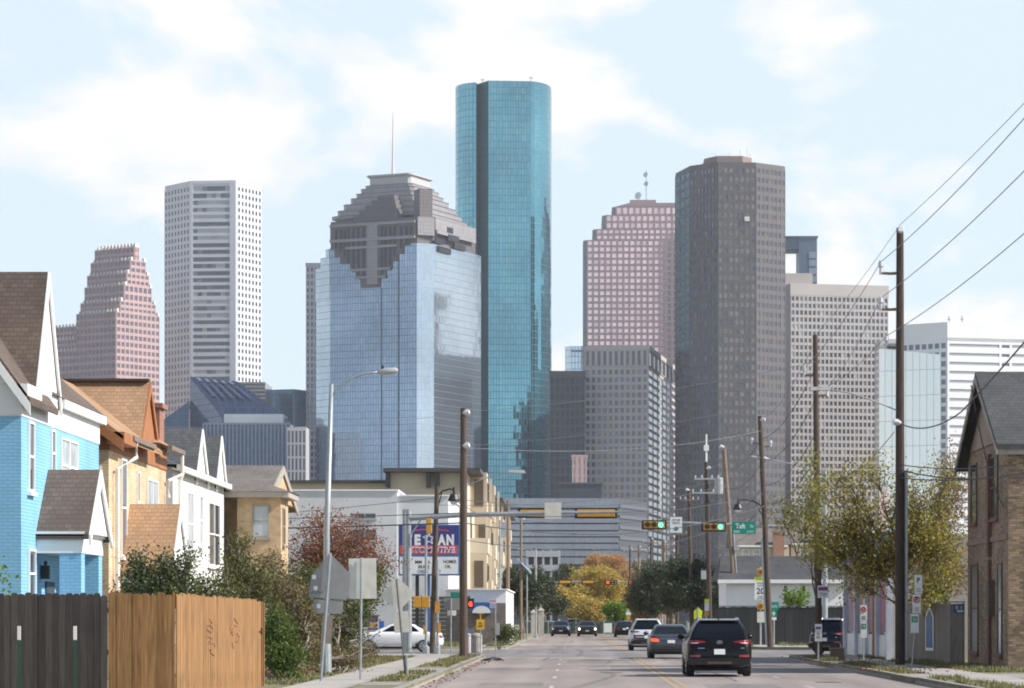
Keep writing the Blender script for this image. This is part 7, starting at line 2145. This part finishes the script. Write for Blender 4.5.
# planter, white box sign, rubbish and road litter
d = 113; x = Xat(837, d)
t = thing('utility_pedestal', 'low brown utility box on the right corner in front of the SUV', 'utility box', (x, d, KZ))
MB().box(x - .26, x + .26, d - .2, d + .2, KZ, .52).build('body', mat('brown pedestal', (.17, .13, .09), .8, var=.2), t, bevel=.02); MB().box(x - .29, x + .29, d - .23, d + .23, .523, .57).build('lid', mat('pale brown lid', (.26, .21, .16), .8), t)
d = 322; x = Xat(608, d)
t = thing('sign_board', 'plain white board standing at the far end of the street', 'sign board', (x, d, 0))
MB().box(x - .42, x + .42, d, d + .06, .2, 1.2).build('panel', M['sign_white'], t)
for q in (-.3, .3): MB().box(x + q - .03, x + q + .03, d + .061, d + .1, 0, 1.1).build('leg', M['galv'], t)
d = 300; x = Xat(628.5, d)
t = thing('school_beacon', 'distant school beacon with a lime plate beside the far right lane', 'school sign', (x, d, KZ))
MB().tube([(x, d, KZ), (x, d, Zat(604, d))], .06, 6).build('post', M['galv'], t)
MB().box(x - .24, x + .24, d - .1, d - .09, Zat(615, d), Zat(610, d)).build('speed_panel', M['sign_white'], t); MB().box(x - .24, x + .24, d - .1, d - .09, Zat(609.7, d), Zat(607, d)).build('school_plate', M['sign_lime'], t)
for py in (605.5, 617.5): MB().box(x - .18, x + .18, d - .12, d - .04, Zat(py, d) - .16, Zat(py, d) + .16).build('beacon', M['sig_yellow'], t)
d = 196; x = Xat(698, d)
t = thing('warning_sign', 'bright lime crossing sign partly behind the leaning poles', 'warning sign', (x, d, KZ))
MB().tube([(x, d, KZ), (x, d, Zat(607, d))], .035, 6).build('post', M['galv'], t)
mb = MB(); mb.extrude([W(694, 619, d), W(701.5, 619, d), W(702.5, 611, d), W(698, 607.5, d), W(694, 611, d)], (0, .01, 0)); mb.build('panel', M['sign_lime'], t)
d = 190; x = Xat(706.5, d)
t = thing('school_beacon', 'lime topped school sign with an amber lamp behind the black SUV roof', 'school sign', (x, d, KZ))
MB().tube([(x, d, KZ), (x, d, Zat(599, d))], .05, 6).build('post', M['galv'], t)
MB().box(x - .13, x + .17, d - .1, d - .09, Zat(611, d), Zat(602.6, d)).build('speed_panel', M['sign_white'], t); MB().box(x - .13, x + .17, d - .1, d - .09, Zat(602.3, d), Zat(599, d)).build('school_plate', M['sign_lime'], t); MB().box(x - .15, x + .15, d - .12, d - .04, Zat(615.5, d), Zat(612, d)).build('beacon', M['sig_yellow'], t)
d = 178; x = Xat(729.5, d)
t = thing('road_sign', 'small blue and white round emblem sign just over the black SUV roof', 'road sign', (x, d, KZ))
MB().tube([(x, d, KZ), (x, d, Zat(606, d))], .04, 6).build('post', M['grey_box'], t)
mb = MB()
for q in (-.2, 0, .2): mb.disc((x + q, d - .06, Zat(615, d)), (0, 1, 0), .15, .01 + .004 * abs(q) * 5, 12)
mb.build('panel', mat('blue violet sign', (.12, .13, .38), .5), t); mb = MB(); mb.disc((x, d - .07, Zat(615, d)), (0, 1, 0), .06, .008, 10); mb.build('white_centre', M['sign_white'], t)
rg = random.Random(5)
for (px, d, lab, nm, m, w) in ((493, 116, 'black scrap of tyre tread lying by the left kerb', 'tyre_scrap', 'black', .45), (340, 87, 'crumpled pale plastic bag in the scrub by the street lamp', 'plastic_bag', 'white_paint', .25)):
    x = Xat(px, d); mb = MB(); n = 9; z0 = .012 if nm == 'tyre_scrap' else KZ + .01
    vs, fs = [], []
    for j in range(4):
        for i in range(n):
            a = i / (n - 1) * 2 - 1
            vs.append((x + a * w, d + (j - 1.5) * w * .3 + rg.uniform(-.03, .03), z0 + (.14 if j in (1, 2) else .02) * (1 - a * a) + rg.uniform(0, .05)))
    for j in range(3):
        for i in range(n - 1): fs.append((j * n + i, j * n + i + 1, (j + 1) * n + i + 1, (j + 1) * n + i))
    mb.add(vs, fs); tag(mb.build(nm, M[m], origin=(x, d, z0)), lab, 'litter')
mb = MB()
for k in range(240):
    leaf_quad(mb, (Xat(rg.uniform(275, 330), 86) , rg.uniform(79, 88), KZ + .03 + rg.uniform(0, .05)), .10, rg, .8)
for k in range(200):
    leaf_quad(mb, (rg.uniform(KL + .02, KL + .5), rg.uniform(70, 125), .03), .07, rg, .8)
for k in range(300):
    leaf_quad(mb, (rg.uniform(KR - .6, KR + 2.5), rg.uniform(84, 118), KZ + .03 if rg.random() < 1 else 0), .08, rg, .8)
tag(mb.build('fallen_leaves', L_rust), kind='stuff')

# ------------------------------------------------------------------ overhead wires
def wire(label, p, q, sag=.4, r=.016, m='wire', n=14, group='overhead wires'):
    p, q = Vector(p), Vector(q)
    pts = [p.lerp(q, i / n) - Vector((0, 0, sag * 4 * (i / n) * (1 - i / n))) for i in range(n + 1)]
    pts = [v - p for v in pts]
    mb = MB(); mb.tube(pts, r, 5)
    o = mb.build('overhead_wire', M[m], local=True); o.location = p
    return tag(o, label, 'wire', group)

def on(key, z, dx=0.0):
    b, t, r = POLE[key]
    f = (z - b.z) / (t.z - b.z); p = b.lerp(t, f)
    return (p.x + dx, p.y - r, z)

near = 38.0
zt1 = POLE['P1'][1].z
wire('thin top wire rising from the tallest right pole to the upper right corner', on('P1', zt1 + .1), (x1 + .1, near, zt1 - .1), .35, .010, 'wire_light')
ends = []
for k, (py, w) in enumerate(((262, 'highest'), (298, 'middle'), (336, 'lowest'))):
    d = 98; p = Vector(on('P1', Zat(py, d), -.63 if k < 2 else -.45)); p.y += .165
    wire('%s of three thick wires climbing from the pole brackets to the right edge' % w, p, (p.x + .1, near, p.z + .15), .55, .013, 'wire_light')
    q = on('P2', Zat((368, 388, 392)[k], 120), (-.45, .45, .0)[k])
    wire('%s of three wires falling from the tallest right pole to the next' % w, p, q, .25, .012, 'wire_light')
wire('thin wire from the tip of the tallest right pole down to the second pole', on('P1', zt1 + .1), on('P2', POLE['P2'][1].z), .15, .009, 'wire_light')
chain = ['P2', 'P3', 'P4', 'P5', 'P6', 'Q0', 'Q1', 'Q2', 'Q3', 'Q4']
nth = ['first', 'second', 'third', 'fourth', 'fifth', 'sixth', 'seventh', 'eighth', 'ninth']
for i in range(len(chain) - 1):
    a, b = chain[i], chain[i + 1]
    for fz, nm in ((.985, 'top wire'), (.90, 'upper wire'), (.80, 'middle cable'), (.70, 'lower cable'), (.62, 'low black cable')):
        za, zb = KZ + (POLE[a][1].z - KZ) * fz, KZ + (POLE[b][1].z - KZ) * fz
        wire('%s on the %s span of the right pole line from the dark pole' % (nm, nth[i]), on(a, za), on(b, zb), .5 if i else .6, .012 if fz > .9 else .017, 'wire_light' if fz > .9 else 'wire')
# wires crossing the road from the stout left pole
wire('high wire crossing the road from the stout left pole to the second right pole', on('L1', Zat(412, 118), .24), on('P2', Zat(362, 120)), .25, .011, 'wire_light')
wire('lower wire crossing the road from the stout left pole to the second right pole', on('L1', Zat(446, 118), .24), on('P2', Zat(394, 120)), .3, .011, 'wire_light')
wire('wire from the stout left pole to the pole beyond the crossing', on('L1', Zat(448, 118), .2), on('P3', Zat(431, 160)), .5, .011, 'wire_light')
wire('thick cable crossing left to right just above the left mast arm', (-32, 140, Zat(524, 140)), on('L1', Zat(513, 118)), .12, .016)
wire('heavy black cable dipping below the left mast arm', (-32, 139, Zat(534, 139)), on('L1', Zat(523, 118)), .1, .026)
wire('black cable from the stout left pole across to the pole beyond the crossing', on('L1', Zat(523, 118)), on('P3', Zat(506, 160)), .9, .024)
wire('thin cable over the crossing from the stout left pole, just above the signals', on('L1', Zat(513, 118)), on('P3', Zat(494, 160)), .55, .016)
wire('slim cable from the stout left pole to the leaning pale pole', on('L1', Zat(500, 118)), on('P4', Zat(484, 182)), .7, .014)
wire('low cable between the stout left pole and the crossarm pole', on('L1', Zat(540, 118)), on('P5', Zat(532, 205)), .8, .016)
wire('service wire from the left behind the mast to the pendant lamp pole', (-32, 150, Zat(531, 150)), on('L2', Zat(498, 131)), .3, .012)
wire('faint wire from the stout left pole top to the house side', on('L1', Zat(414, 118), -.1), (-21, 112, 9.2), .5, .009, 'wire_light')
wire('cable along the left kerb from the stout pole to the greenish pole', on('L1', Zat(505, 118)), on('LL0', Zat(512, 190)), .4, .014)
wire('cable along the left kerb from the greenish pole to the slim pale pole', on('LL0', Zat(512, 190)), on('LL1', Zat(520, 215)), .3, .014)
# service cables on the right
wire('twisted service cable sagging from the tallest right pole past the house gable', on('P1', Zat(424, 98)), (Xat(961, 84), 84, Zat(412, 84)), .28, .022)
wire('twisted service cable climbing past the house gable to the right edge', (Xat(961, 84), 84, Zat(412, 84)), (Xat(1060, 62), 62, Zat(300, 62)), .05, .022)
wire('upper telephone cable from the right pole to the corner of the old brick house', on('P1', Zat(470, 98)), (12.4, 90.4, Zat(478, 90.4)), .12, .022)
wire('second telephone cable below it, running on along the brick house', on('P1', Zat(478, 98)), (14.4, 80, Zat(450, 80)), .35, .018)
wire('third telephone cable from the right pole to the right edge', on('P1', Zat(465, 98)), (14.4, 79, Zat(438, 79)), .4, .018)
wire('drooping drop wire from the gable end down the brick house wall', (12.45, 94.3, 9.0), (12.9, 90.2, 5.0), .55, .02)
wire('short slack cable from the tallest right pole down to the left sprays', on('P1', Zat(432, 98), -.2), on('P2', Zat(500, 120)), .3, .014)

for k, (pa, ya, pb, yb) in enumerate((('P3', 470, 'L2', 505), ('P4', 500, 'LL0', 506), ('P5', 510, 'LL1', 520), ('P3', 520, 'P5', 545), ('P2', 470, 'P4', 520))):
    da, db = POLE[pa][0].y, POLE[pb][0].y
    wire(('long thin wire from the pole beyond the crossing to the pendant lamp pole', 'thin wire from the leaning pale pole across to the greenish pole', 'thin wire from the crossarm pole across to the slim pale pole', 'slack low cable from the crossing pole to the crossarm pole', 'slack cable from the second right pole to the leaning pale pole')[k], on(pa, Zat(ya, da)), on(pb, Zat(yb, db)), .6, .012)
# ------------------------------------------------------------------ vehicles
def paint(name, col, metal=.3, rough=.25):
    return mat(name, col, rough, metal, var=.04, scale=2, spec=.22, coat=.1)
car_glass = mat('tinted car glass', (.006, .009, .013), .04, var=.1, spec=.28)
tyre_m = mat('tyre rubber', (.016, .016, .017), .85, var=.2)
rim_m = mat('alloy rim', (.45, .46, .48), .3, .8, var=.05)
tail_m = mat('red tail lamp', (.22, .008, .01), .15, var=.15, scale=8, coat=.6)
tail_lit = emit_mat('lit tail lamp', (1.0, .10, .03), .9)
head_m = mat('clear head lamp', (.6, .62, .65), .1, var=.1)
head_lit = emit_mat('lit head lamp', (1.0, .86, .62), 5.0)
plate_m = mat('licence plate', (.7, .71, .73), .5, var=.05)
chrome = mat('bright chrome', (.7, .7, .72), .12, 1.0, var=.02)
trim_m = mat('black trim plastic', (.022, .022, .024), .6, var=.1)
under_m = mat('dark underbody', (.012, .012, .012), .9)

def ring(yr, yf, hw, r, z, taper=0.0, nose=None):
    """rounded outline, counter-clockwise from above, rear at yr, front at yf"""
    rr = min(r, hw * .95); rf = min(nose or r, hw * .95); pts = []
    k = 5
    for i in range(k + 1):
        a = R(180 + 90 * i / k); pts.append((-hw + rr + rr * math.cos(a), yr + rr + rr * math.sin(a), z))
    for i in range(k + 1):
        a = R(270 + 90 * i / k); pts.append((hw - rr + rr * math.cos(a), yr + rr + rr * math.sin(a), z))
    for i in range(k + 1):
        a = R(0 + 90 * i / k); pts.append((hw - rf + rf * math.cos(a), yf - rf + rf * math.sin(a), z))
    for i in range(k + 1):
        a = R(90 + 90 * i / k); pts.append((-hw + rf + rf * math.cos(a), yf - rf + rf * math.sin(a), z))
    return pts

def loft(mb, rings, mi=0, cap0=True, cap1=True):
    n = len(rings[0]); v = [p for r_ in rings for p in r_]; f = []
    for j in range(len(rings) - 1):
        for i in range(n): f.append((j * n + i, j * n + (i + 1) % n, (j + 1) * n + (i + 1) % n, (j + 1) * n + i))
    if cap0: f.append(tuple(reversed(range(n))))
    if cap1: f.append(tuple(range((len(rings) - 1) * n, len(rings) * n)))
    mb.add(v, f, mi)

KINDS = {
    # slices: z, rear y, front y, half width, corner radius ; cabin slices ; wheels
    'suv': dict(body=[(.26, .22, 4.25, .80, .18), (.34, .07, 4.40, .88, .22), (.52, .0, 4.47, .915, .28), (.72, .02, 4.48, .925, .3), (.92, .08, 4.42, .92, .3), (1.02, .13, 4.25, .90, .3), (1.06, .16, 4.05, .875, .3)],
                cabin=[(1.06, .17, 3.42, .865, .2), (1.30, .30, 3.02, .775, .2), (1.50, .43, 2.62, .66, .2), (1.60, .56, 2.36, .59, .22), (1.645, .85, 2.1, .50, .22)], axles=(.85, 3.55), wr=.345, rails=True),
    'sedan': dict(body=[(.22, .2, 4.35, .78, .18), (.30, .06, 4.5, .86, .22), (.48, .0, 4.58, .89, .28), (.68, .01, 4.6, .90, .3), (.86, .07, 4.5, .885, .3), (.95, .12, 4.2, .86, .3), (.985, .2, 3.95, .82, .3)],
                  cabin=[(.98, .72, 3.5, .80, .2), (1.18, 1.05, 3.05, .72, .2), (1.36, 1.42, 2.62, .62, .22), (1.42, 1.7, 2.4, .52, .2)], axles=(.95, 3.65), wr=.325, rails=False),
}

def car(label, kind, loc, rz, pm, lit_rear=False, lit_head=False, cat='car', name='car', detail='', sc=1.0, group=None, low=None):
    K = KINDS[kind]
    t = thing(name, label, cat, loc, group, rz)
    t.scale = (sc, sc, sc)
    mb = MB(); loft(mb, [ring(yr, yf, hw, r, z, nose=.55 if z > .4 else .4) for (z, yr, yf, hw, r) in K['body']])
    cab = [ring(yr, yf, hw, r, z, nose=r) for (z, yr, yf, hw, r) in K['cabin']]
    loft(mb, cab, cap0=False)
    body = mb.build('body', pm, t, local=True, smooth=True)
    em = body.modifiers.new('edges', 'EDGE_SPLIT'); em.split_angle = R(42)
    c = K['cabin']
    k0, k1 = 0, len(c) - 3
    def rearpt(j, s, ins=0.0):
        z, yr, yf, hw, r = c[j]; return Vector((s * (hw - r * .55 - ins), yr, z))
    def rear_z(z):
        for a, b in zip(c, c[1:]):
            if a[0] <= z <= b[0]:
                f = (z - a[0]) / (b[0] - a[0]); return [a[i] + (b[i] - a[i]) * f for i in range(5)]
        return c[-1]
    def strip(name, face, zs, m, off=.012, ins=.05):
        mb = MB(); rows = []
        for z in zs:
            _, yr, yf, hw, r = rear_z(z)
            if face == 'rear': rows.append((Vector((-(hw - r * .5), yr + r * .12 - off, z)), Vector((hw - r * .5, yr + r * .12 - off, z))))
            else: rows.append((Vector((hw - r * .5, yf - r * .12 + off, z)), Vector((-(hw - r * .5), yf - r * .12 + off, z))))
        for a, b in zip(rows, rows[1:]): mb.quad(a[0], a[1], b[1], b[0])
        return mb.build(name, m, t, local=True)
    z0, zt = c[0][0], c[-2][0]
    zs = [z0 + .03, (z0 + zt) / 2 - .05, c[-3][0], zt - .04]
    strip('rear_window', 'rear', zs, car_glass, off=.03); strip('windscreen', 'front', zs, car_glass, off=.03)
    # side windows: two or three panes each side
    ncut = [(0.10, .33), (.35, .62), (.64, .86)] if kind == 'suv' else [(.14, .28), (.30, .56), (.58, .84)]
    for s in (-1, 1):
        for (f0, f1) in ncut:
            mb = MB(); rows = []
            for z in (z0 + .04, (z0 + zt) / 2, zt - .05):
                _, yr, yf, hw, r = rear_z(z)
                L = yf - yr; rows.append((Vector((s * (hw + .008), yr + max(L * f0, r * .9), z)), Vector((s * (hw + .008), yr + min(L * f1, L - r * .8), z))))
            for a, b in zip(rows, rows[1:]):
                q = [a[0], a[1], b[1], b[0]]; mb.poly(q if s > 0 else q[::-1])
            mb.build('side_window', car_glass, t, local=True)
    wr = K['wr']
    for s in (-1, 1):
        for ya in K['axles']:
            hwb = K['body'][2][3]
            xo, xi = s * (hwb + .012), s * (hwb - .22)
            mb = MB(); mb.tube([(xi, ya, wr), (xi + s * .03, ya, wr), (xo - s * .03, ya, wr), (xo, ya, wr)], [wr - .03, wr, wr, wr - .035], 22)
            w = mb.build('wheel', tyre_m, t, local=True)
            mb = MB(); mb.disc((xo + s * .004, ya, wr), (1, 0, 0), wr * .66, .012, 20)
            for q in range(5):
                a = R(72 * q + 18); mb.disc((xo + s * .012, ya + math.cos(a) * wr * .40, wr + math.sin(a) * wr * .40), (1, 0, 0), wr * .1, .006, 8, 1)
            mb.build('rim', [rim_m, trim_m], w, local=True)
            mb = MB(); ang = [R(-8 + 196 * q / 14) for q in range(15)]; r0, r1 = wr + .005, wr + .075
            a0 = [(s * (hwb + .006), ya + r0 * math.cos(a), wr + r0 * math.sin(a)) for a in ang]; a1 = [(s * (hwb - .006), ya + r1 * math.cos(a), wr + r1 * math.sin(a)) for a in ang]
            f = [(q, q + 1, 16 + q, 15 + q) if s < 0 else (15 + q, 16 + q, q + 1, q) for q in range(14)]
            mb.add(a0 + a1, f); mb.build('wheel_arch', trim_m if kind == 'suv' else under_m, t, local=True)
        mb = MB(); zb = c[0][0] + .06; ym = c[0][2] - .45
        mb.ball((s * (K['body'][2][3] + .09), ym, zb), (.11, .07, .08), nu=8, nv=6); mb.box(min(s * .84, s * .95), max(s * .84, s * .95), ym - .02, ym + .03, zb - .04, zb - .01); mb.build('mirror', pm, t, local=True, smooth=True)
    # rear
    hw = K['body'][3][3]; b = K['body']
    def rearface(z):
        for p, q in zip(b, b[1:]):
            if p[0] <= z <= q[0]: return p[1] + (q[1] - p[1]) * (z - p[0]) / (q[0] - p[0])
        return b[-1][1]
    def rear_y(x, z):
        for p, q in zip(b, b[1:]):
            if p[0] <= z <= q[0]:
                f = (z - p[0]) / (q[0] - p[0]); yr, hw_, r = [p[i] + (q[i] - p[i]) * f for i in (1, 3, 4)]; break
        else: yr, hw_, r = b[-1][1], b[-1][3], b[-1][4]
        dx = max(0.0, abs(x) - (hw_ - r)); dx = min(dx, r * .97)
        return yr + r - math.sqrt(max(0, r * r - dx * dx))
    def rear_patch(nm, lo, hi, m, off=.014, parent=None, th=.03):
        """lamp that follows the rear corner: lower and upper outline as (x, z) pairs of equal length"""
        mb = MB(); A = []; n_ = len(lo)
        for row in (lo, hi):
            for x_, z_ in row: A.append((x_, rear_y(x_, z_) - off, z_))
        Bk = [(p[0], p[1] + th, p[2]) for p in A]
        f = []
        fl = lo[0][0] > lo[-1][0]
        for i in range(n_ - 1):
            q = (i, i + 1, n_ + i + 1, n_ + i); f.append(q[::-1] if fl else q)
            for (p_, q_) in ((i, i + 1), (n_ + i, n_ + i + 1)): f.append((p_, q_, 2 * n_ + q_, 2 * n_ + p_))
        for i in (0, n_ - 1): f.append((i, n_ + i, 3 * n_ + i, 2 * n_ + i))
        mb.add(A + Bk, f); return mb.build(nm, m, parent or t, local=True)
    def rbox(nm, x0, x1, z0_, z1_, m, off=.012, wrap=0.0, parent=None):
        mb = MB(); y0, y1 = rearface(z0_), rearface(z1_)
        w0, w1 = (wrap if x0 < 0 and wrap else 0), (wrap if x1 > 0 and wrap else 0)
        v = [(x0, y0 - off + w0, z0_), (x1, y0 - off + w1, z0_), (x1, y1 - off + w1, z1_), (x0, y1 - off + w0, z1_), (x0, y0 + .1 + w0, z0_), (x1, y0 + .1 + w1, z0_), (x1, y1 + .1 + w1, z1_), (x0, y1 + .1 + w0, z1_)]
        mb.add(v, [(0, 1, 2, 3), (5, 4, 7, 6), (4, 0, 3, 7), (1, 5, 6, 2), (3, 2, 6, 7), (4, 5, 1, 0)])
        return mb.build(nm, m, parent or t, local=True)
    tm = tail_lit if lit_rear else tail_m
    if kind == 'suv':
        for s in (-1, 1):
            tl = rear_patch('tail_light', [(s * .40, .975), (s * .55, .95), (s * .70, .925), (s * .82, .92), (s * .89, .95)], [(s * .40, .995), (s * .55, 1.02), (s * .70, 1.04), (s * .82, 1.045), (s * .87, 1.04)], tail_m, .02)
            rear_patch('reverse_lens', [(s * .60, .955), (s * .70, .945), (s * .80, .945)], [(s * .60, .968), (s * .70, .965), (s * .80, .968)], head_m, .028, tl, .01)
            rear_patch('reflector', [(s * .55, .56), (s * .68, .56), (s * .84, .56)], [(s * .55, .62), (s * .68, .62), (s * .84, .62)], tail_m, .022)
        rbox('licence_plate', -.155, .155, .635, .785, plate_m, .012)
        rbox('plate_recess', -.30, .30, .61, .83, pm, -.004)
        rbox('bumper', -.86, .86, .34, .53, trim_m, .02, wrap=0)
        rbox('skid_plate', -.34, .34, .37, .43, mat('bronze grey skid plate', (.16, .13, .11), .5), .035)
        mb = MB(); y_ = rearface(.97) - .012
        mb.tube([(.075 * math.cos(R(a)), y_, .975 + .042 * math.sin(R(a))) for a in range(0, 361, 24)], .009, 5, cap=False); mb.tube([(-.03, y_, .955), (-.012, y_, .995)], .008, 5); mb.tube([(.012, y_, .955), (.03, y_, .995)], .008, 5); mb.tube([(-.02, y_, .975), (.02, y_, .975)], .007, 5); mb.build('badge', chrome, t, local=True)
        rbox('model_badge', -.62, -.42, .80, .82, chrome, .014); rbox('trim_badge', .60, .70, .80, .825, chrome, .014)
        mb = MB(); cz = c[-2]; mb.add([(-.56, cz[1] - .16, cz[0] + .005), (.56, cz[1] - .16, cz[0] + .005), (.54, cz[1] + .3, cz[0] + .05), (-.54, cz[1] + .3, cz[0] + .05), (-.56, cz[1] - .15, cz[0] - .025), (.56, cz[1] - .15, cz[0] - .025)], [(0, 1, 2, 3), (4, 5, 1, 0)]); mb.build('spoiler', pm, t, local=True)
        for s in (-1, 1):
            mb = MB(); mb.tube([(s * .56, .62, 1.58), (s * .56, .75, 1.66), (s * .56, 2.1, 1.675), (s * .56, 2.35, 1.60)], .022, 6); mb.build('roof_rail', chrome, t, local=True)
        mb = MB(); mb.tube([(0, .78, 1.62), (0, .72, 1.69)], [.03, .008], 6); mb.build('antenna_fin', trim_m, t, local=True)
        mb = MB(); mb.tube([(-.1, .28, 1.12), (.32, .30, 1.15)], .012, 5); mb.build('rear_wiper', trim_m, t, local=True)
        for s in (-1, 1):
            mb = MB(); mb.box(s * .62 - .05, s * .62 + .05, .3, .5, .25, .33); mb.build('silencer', under_m, t, local=True)
    else:
        for s in (-1, 1):
            rear_patch('tail_light', [(s * .50, .70), (s * .62, .70), (s * .74, .70), (s * .84, .71)], [(s * .50, .80), (s * .62, .83), (s * .74, .845), (s * .845, .83)], tm, .018)
        rbox('licence_plate', -.155, .155, .64, .77, plate_m, .012)
        rbox('plate_recess', -.32, .32, .61, .80, trim_m, .004)
        rbox('bumper_lip', -.80, .80, .28, .36, trim_m, .012)
        rbox('boot_trim', -.46, .46, .805, .825, chrome, .016)
    if low: rbox('rear_valance', -.72, .72, .5, .82, trim_m, .016)
    # front
    def frontface(z):
        for p, q in zip(b, b[1:]):
            if p[0] <= z <= q[0]: return p[2] + (q[2] - p[2]) * (z - p[0]) / (q[0] - p[0])
        return b[-1][2]
    def fbox(nm, x0, x1, z0_, z1_, m, off=.012, back=0.0):
        mb = MB(); y0, y1 = frontface(z0_) - back, frontface(z1_) - back
        v = [(x0, y0 + off, z0_), (x1, y0 + off, z0_), (x1, y1 + off, z1_), (x0, y1 + off, z1_), (x0, y0 - .2, z0_), (x1, y0 - .2, z0_), (x1, y1 - .2, z1_), (x0, y1 - .2, z1_)]
        mb.add(v, [(3, 2, 1, 0), (4, 5, 6, 7), (0, 4, 7, 3), (5, 1, 2, 6), (7, 6, 2, 3), (0, 1, 5, 4)]); return mb.build(nm, m, t, local=True)
    zf = b[4][0]
    for s in (-1, 1): fbox('headlight', min(s * .48, s * .80), max(s * .48, s * .80), zf - .26, zf - .10, head_lit if lit_head else head_m, .012, back=.10)
    fbox('grille', -.46, .46, zf - .34, zf - .08, trim_m, .014); fbox('front_bumper', -.62, .62, .30, .44, trim_m, .014); fbox('front_plate', -.16, .16, .46, .56, plate_m, .02)
    mb = MB(); mb.box(-hw + .06, hw - .06, .4, b[1][2] - .35, .17, .30); mb.build('underbody', under_m, t, local=True)
    return t

def on_road(px, d): return (Xat(px, d), d, .012)
car('black compact SUV driving away in the right lane, nearest vehicle', 'suv', (4.10, 85, .012), 0, paint('black car paint', (.008, .008, .009), .2, .18), name='suv', cat='car')
car('dark grey sedan with lit right tail lamp ahead of the black SUV', 'sedan', (3.98, 124, .012), 0, paint('dark grey car paint', (.085, .095, .11), .5), lit_rear=True, cat='car', sc=1.0)
car('white SUV with a black lower tailgate ahead of the grey sedan', 'suv', (3.75, 155, .012), 0, paint('white car paint', (.62, .63, .66), .1), name='suv', cat='car', low=True)
car('black saloon far ahead by the golden trees', 'sedan', (4.5, 272, .012), 0, paint('gloss black car paint', (.012, .013, .016), .2), cat='car', sc=1.02)
car('dark oncoming car with both headlights on, far down the road', 'sedan', (1.15, 286, .012), math.pi, paint('dark bronze car paint', (.035, .03, .03), .4), lit_head=True, cat='car', sc=1.03)
car('dark oncoming car by the far left kerb', 'sedan', (-1.35, 290, .012), math.pi, paint('dark navy car paint', (.02, .024, .035), .4), cat='car', sc=1.03)
car('small dark car seen between the two oncoming cars at the street end', 'suv', (-.15, 330, .012), 0.0, paint('dull dark car paint', (.035, .037, .04), .3), name='suv', cat='car')
car('white saloon side on, driving left along the cross street', 'sedan', (Xat(443, 148) + .0, 148.5, .012), math.pi / 2, paint('bright white car paint', (.72, .72, .72), .0, .3), cat='car')
car('dark navy SUV angled on the right side of the cross street behind the pole', 'suv', (Xat(822, 137), 136, .012), -R(38), paint('navy black car paint', (.014, .017, .026), .3), name='suv', cat='car', sc=1.0)
# ------------------------------------------------------------------ thin city haze
hm = bpy.data.materials.new('thin city haze'); hm.use_nodes = True
ht = hm.node_tree; ht.nodes.clear()
ho = ht.nodes.new('ShaderNodeOutputMaterial'); hv = ht.nodes.new('ShaderNodeVolumePrincipled')
hv.inputs['Color'].default_value = (.86, .92, 1.0, 1)
hv.inputs['Density'].default_value = 0.000085
hv.inputs['Anisotropy'].default_value = 0.3
ht.links.new(hv.outputs[0], ho.inputs['Volume'])
tag(MB().box(-700, 700, -40, 2150, -1.2, 380).build('haze', hm), kind='stuff')
